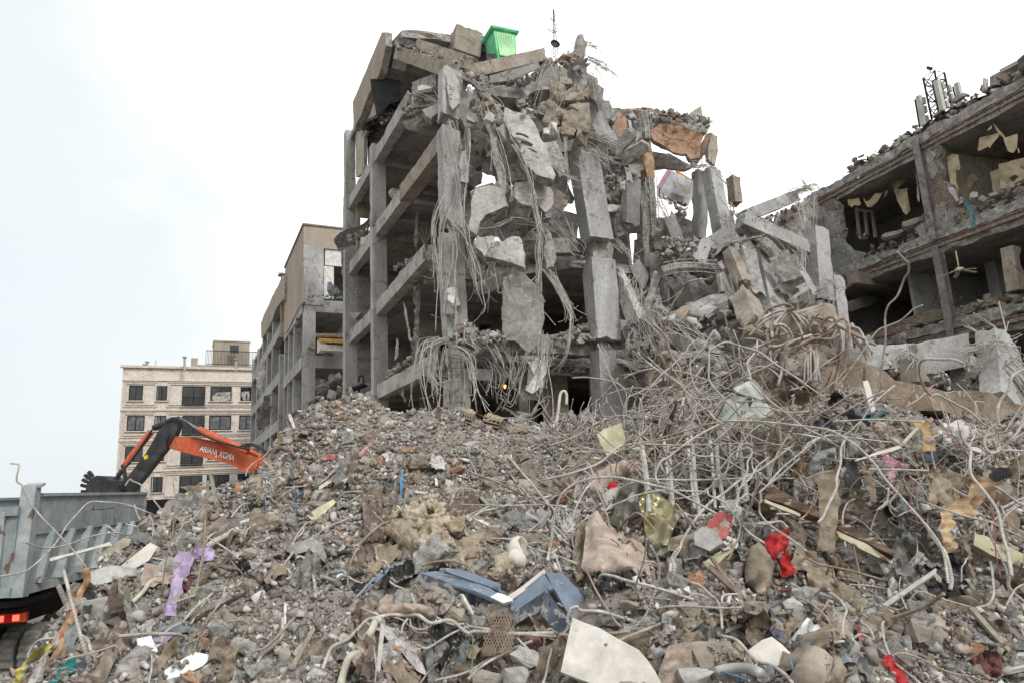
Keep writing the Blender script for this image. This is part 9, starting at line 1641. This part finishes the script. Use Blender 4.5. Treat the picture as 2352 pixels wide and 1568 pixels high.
def scatter(name, protos, mats, n, smin, smax, lab, cat, group, tilt=.35, lift=.3, lo=960, stretch=None, near_only=None):
 cache = {}
 for k in range(n):
  x, y, p, nn, t = rnd_pt(lo)
  pi, mi = int(rg.integers(len(protos))), int(rg.integers(len(mats)))
  if (pi, mi) not in cache: d = protos[pi].copy(); d.materials.clear(); d.materials.append(mats[mi][0]); cache[(pi, mi)] = d
  o = bpy.data.objects.new(name, cache[(pi, mi)]); col.objects.link(o); s = rg.uniform(smin, smax)*(.6+t/18)
  q = Vector(nn.tolist()).to_track_quat('Z', 'X'); R_ = q.to_matrix()@Matrix.Rotation(rg.uniform(0,6.3),3, 'Z')@Matrix.Rotation(rg.normal()*tilt, 3, 'X')@Matrix.Rotation(rg.normal()*tilt, 3, 'Y')
  o.rotation_euler = R_.to_euler(); o.scale = (s, s, s) if stretch is None else (s*rg.uniform(*stretch), s, s); o.location = p+nn*s*lift*.3
  tag(o, '%s %s near %s' % (mats[mi][1], lab, near(x, y)), cat, group)
sp = [slabproto(1,.7,.08,.06,900+i) for i in range(6)]
scatter('tile_piece', sp, [(WHP, 'dirty white'),(WBD, 'clean white'),(YEL, 'cream'),(TERRA, 'terracotta'),(CONCL, 'pale grey'),(CONCT, 'tan')],130,.05,.17, 'broken tile or board piece lying', 'tile piece', 'broken tile pieces on the heap')
sp2 = [slabproto(1,.65,.22,.07,930+i) for i in range(5)]
scatter('slab_piece', sp2,[(CONCB, 'grey'),(CONCT, 'tan'),(CONCL, 'pale')],60,.10,.32, 'slab fragment sticking out', 'slab piece', 'slab fragments on the heap', tilt=.5)
sp3 = [slabproto(1,.07,.03,.01,950+i) for i in range(4)]
scatter('lath', sp3,[(WOOD, 'weathered'),(WOODB, 'dark brown'),(WHP, 'whitish'),(KHM, 'khaki')],90,.18,.7, 'lath or strip lying', 'lath', 'laths and strips on the heap', tilt=.25, lift=.25)
def ragproto(seed):
 sd = seed; rq = np.random.default_rng(sd); an = np.sort(rq.uniform(0,6.28,9)); poly = np.stack([np.cos(an)*rq.uniform(.25,.55,9)*1.25, np.sin(an)*rq.uniform(.25,.55,9)],1); v2, f, bd = tri_poly(poly, .06,.02, sd)
 w = np.stack([v2[:, 0], v2[:, 1], v2[:, 0]*0+sd],1); h = .12*(1-2*np.abs(((v2[:, 0]*3.4+fbm(w, 2,3, sd)) % 1)-.5))+.12*fbm(w, 3,3, sd)+.1-.5*(v2**2).sum(1); mb = MB(); mb.add(np.hstack([v2, h[:, None]]), f); ob = mb.build('x', CL['grey'], smooth=True, org=(0,0,0)); d = ob.data; bpy.data.objects.remove(ob); return d
rp_ = [ragproto(500+i) for i in range(9)]
scatter('rag', rp_, [(CL[k], k if k not in ('slate',) else 'slate grey') for k in ('taupe', 'grey', 'brown', 'khaki', 'grey', 'taupe', 'brown', 'khaki', 'taupe', 'black', 'white', 'beige', 'slate')],150,.14,.42, 'crumpled rag lying', 'rag', 'crumpled rags on the heap', tilt=.4, lift=.15, stretch=(.8,1.9))
def rebars(n, x0, x1, y0, y1, Lr, r, up=.5, grp='loose bent bars sticking out of the heap', off=.05, curl=1.):
 k = 0; tries = 0
 while k < n and tries < n*8:
  tries += 1; x = rg.uniform(x0, x1); y = rg.uniform(y0, y1); p, nn, t = hit('V', x, y)
  if p is None or any(inside(h_, np.array([[x, y]]))[0] for h_ in SOIL) or t > 17: continue
  k += 1; L = rg.uniform(*Lr); d = unit(rg.normal(size=3)*np.array([1,.7,.3])+np.array([0,0, up*rg.random()])); q = [p-nn*.05]; w = rg.normal(size=3)*.35*curl
  for i in range(7):
   d = unit(d+w+rg.normal(size=3)*.12+np.array([0,0,-.05])); nq = q[-1]+d*L/7; gz = ground_z(nq[0], nq[1])
   if nq[2] < gz+off: nq[2] = gz+off*(1+rg.random())
   q.append(nq)
  mb = MB(); tube(mb, q, rg.uniform(*r),6,4); ob = mb.build('steel_bar', STEELB if rg.random() < .4 else STEEL, smooth=True)
  tag(ob, '%s loose bar curling out of the rubble near %s' % ('short' if L < .9 else 'long', near(x, y)), 'steel bar', grp)
rebars(46,1250,1950,1000,1230,(.5,1.7),(.007,.013),.35, off=.12, curl=1.6); rebars(34,1900,2352,1010,1300,(.4,1.4),(.006,.012),.35, off=.1); rebars(32,600,1250,1000,1560,(.3,1.1),(.006,.012),.4); rebars(24,200,600,1180,1560,(.3,1.2),(.006,.012),.5); rebars(30,1250,2352,1300,1560,(.3,1.0),(.006,.012),.4)
tg2 = MB()
def tangle(c, x0, y0, x1, y1, Y, n, L, r, ys=.5):
 for _ in range(n):
  p = P(c, rg.uniform(x0, x1), rg.uniform(y0, y1), Y+rg.normal()*ys); d = unit(rg.normal(size=3)); w = rg.normal(size=3)*.4; q = [p]; LL = rg.uniform(*L)
  for i in range(6):
   d = unit(d+w+rg.normal(size=3)*.15); q.append(q[-1]+d*LL/6)
  tube(tg2, q, rg.uniform(*r),5,3, mi=int(rg.random() < .35))
tangle('e', 750,200,2200,700,8.9,170,(.4,1.5),(.006,.012),.35); tangle('e', 0,60,500,300,11.5,110,(.3,1.1),(.006,.011),.3); tangle('8', 900,1020,1900,1450,9.9,110,(.4,1.5),(.006,.013),.4); tangle('8', 600,1120,1200,1568,11.0,80,(.4,1.3),(.006,.012),.4); tangle('g', 0,250,600,800,8.0,90,(.3,1.2),(.006,.011),.3); tangle('g', 1600,560,2148,800,7.8,80,(.3,1.0),(.005,.010),.3); tangle('5', 50,950,500,1400,9.7,70,(.4,1.2),(.007,.013),.25); tangle('g', 800,700,1500,1200,7.4,60,(.3,.9),(.005,.009),.3)
tag(tg2.build('bar_tangle', [STEEL, STEELB], smooth=True), 'dense tangle of thin bent bars behind the steel grid', 'bar tangle', kind='stuff')
base = [rock_verts(8,1,.8,.55, sq=.6) for _ in range(12)]
pal = [((.49,.46,.43),.28),((.59,.57,.54),.30),((.69,.675,.65),.21),((.62,.52,.44),.05),((.82,.805,.79),.08),((.38,.35,.32),.08)]
pc = np.array([lin(a)[:3] for a, _ in pal]); pw = np.array([b for _, b in pal]); pw /= pw.sum()
HV = hv.reshape(NY, NX, 3); HN = np.cross(HV[1:, :-1]-HV[:-1, :-1], HV[:-1,1:]-HV[:-1, :-1]); HN = -HN/np.linalg.norm(HN, axis=2)[..., None]; HN = HN*np.sign(HN[..., 2:])
GP_, GN_ = HV[:-1, :-1].reshape(-1,3), HN.reshape(-1,3); dd = GP_-CAM; dl = np.linalg.norm(dd, axis=1)
zc = dd@FW; px_ = 1176+FPX*(dd@RT)/zc; py_ = 784-FPX*(dd@UP)/zc
ok = (px_ > -60) & (px_ < 2420) & (py_ > 880) & (py_ < 1640) & (GP_[:, 1] < 18) & (GP_[:, 2] > .06) & ((GN_*(-dd)).sum(1) > -.1*dl)
idx = np.nonzero(ok)[0]; pp_ = np.stack([px_[idx], py_[idx]],1); kp = np.ones(len(idx), bool)
for h_ in HEROP:
 lo, hi = h_.min(0), h_.max(0); b_ = np.nonzero((pp_ > lo).all(1) & (pp_ < hi).all(1))[0]
 if len(b_): kp[b_[inside(h_, pp_[b_])]] = False
idx = idx[kp | (rg.random(len(idx)) < .06)]; dens = .55+.45*fbm(GP_[idx],.9,3,91); w_ = np.clip(dens, .06, None)*(.25+(GN_[idx]*(-dd[idx])).sum(1)/dl[idx]).clip(.05)
NG = 125000; ch_ = rg.choice(idx, NG, p=w_/w_.sum())
pos = GP_[ch_]+rg.normal(size=(NG, 3))*np.array([.012,.012,0])*dl[ch_, None]/6; sz = (.009+.05*rg.random(NG)**4+.09*rg.random(NG)**26)*(.45+dl[ch_]/10)
bi = rg.integers(0,12, NG); vv, ff, cc_ = [],[],[]; cnt = 0
pcol = pc[rg.choice(6, NG, p=pw)]*rg.uniform(.78,1.18,(NG, 1))
for k in range(12):
 s_ = np.nonzero(bi == k)[0]; v, f = base[k]; n_ = len(s_); q = rg.normal(size=(n_, 4)); q /= np.linalg.norm(q, axis=1)[:, None]; w, x, y, z = q.T
 Rm = np.stack([1-2*(y*y+z*z),2*(x*y-z*w),2*(x*z+y*w),2*(x*y+z*w),1-2*(x*x+z*z),2*(y*z-x*w),2*(x*z-y*w),2*(y*z+x*w),1-2*(x*x+y*y)],1).reshape(n_, 3,3)
 V_ = np.einsum('nij,vj->nvi', Rm, np.array(v))*sz[s_, None, None]+(pos[s_]+GN_[ch_[s_]]*sz[s_, None]*.2)[:, None]
 vv.append(V_.reshape(-1,3)); tr = np.array([t3 for q_ in f for t3 in [(q_[0], q_[i], q_[i+1]) for i in range(1, len(q_)-1)]]); ff.append((tr[None]+(np.arange(n_)*len(v))[:, None, None]).reshape(-1,3)+cnt); cnt += n_*len(v); cc_.append(np.repeat(pcol[s_], len(v), axis=0))
vv = np.concatenate(vv); ff = np.concatenate(ff); cc_ = np.concatenate(cc_)
me = bpy.data.meshes.new('gravel'); me.vertices.add(len(vv)); me.vertices.foreach_set('co', vv.ravel()); me.loops.add(ff.size); me.loops.foreach_set('vertex_index', ff.ravel()); me.polygons.add(len(ff)); me.polygons.foreach_set('loop_start', np.arange(0, ff.size, 3)); me.polygons.foreach_set('loop_total', np.full(len(ff),3)); me.update()
at = me.attributes.new('col', 'FLOAT_COLOR', 'POINT'); at.data.foreach_set('color', np.hstack([cc_, np.ones((len(cc_),1))]).ravel()); me.materials.append(STONEM)
gv = bpy.data.objects.new('gravel', me); col.objects.link(gv); tag(gv, 'small stones and grit covering the rubble heap', 'gravel', kind='stuff')
gr2 = MB()
for k in range(1500):
 x = rg.uniform(-14,-4.5); y = rg.uniform(7,22); v, f = base[int(rg.integers(10))]; s = .03+.2*rg.random()**5; gr2.add(v*s+np.array([x, y, ground_z(x, y)+s*.1]), f, c=np.tile(pc[int(rg.choice(6, p=pw))],(len(v),1)))
tag(gr2.build('ground_rubble', STONEM, attr='col'), 'scattered stones on the earth around the truck wheels', 'rubble', kind='stuff')
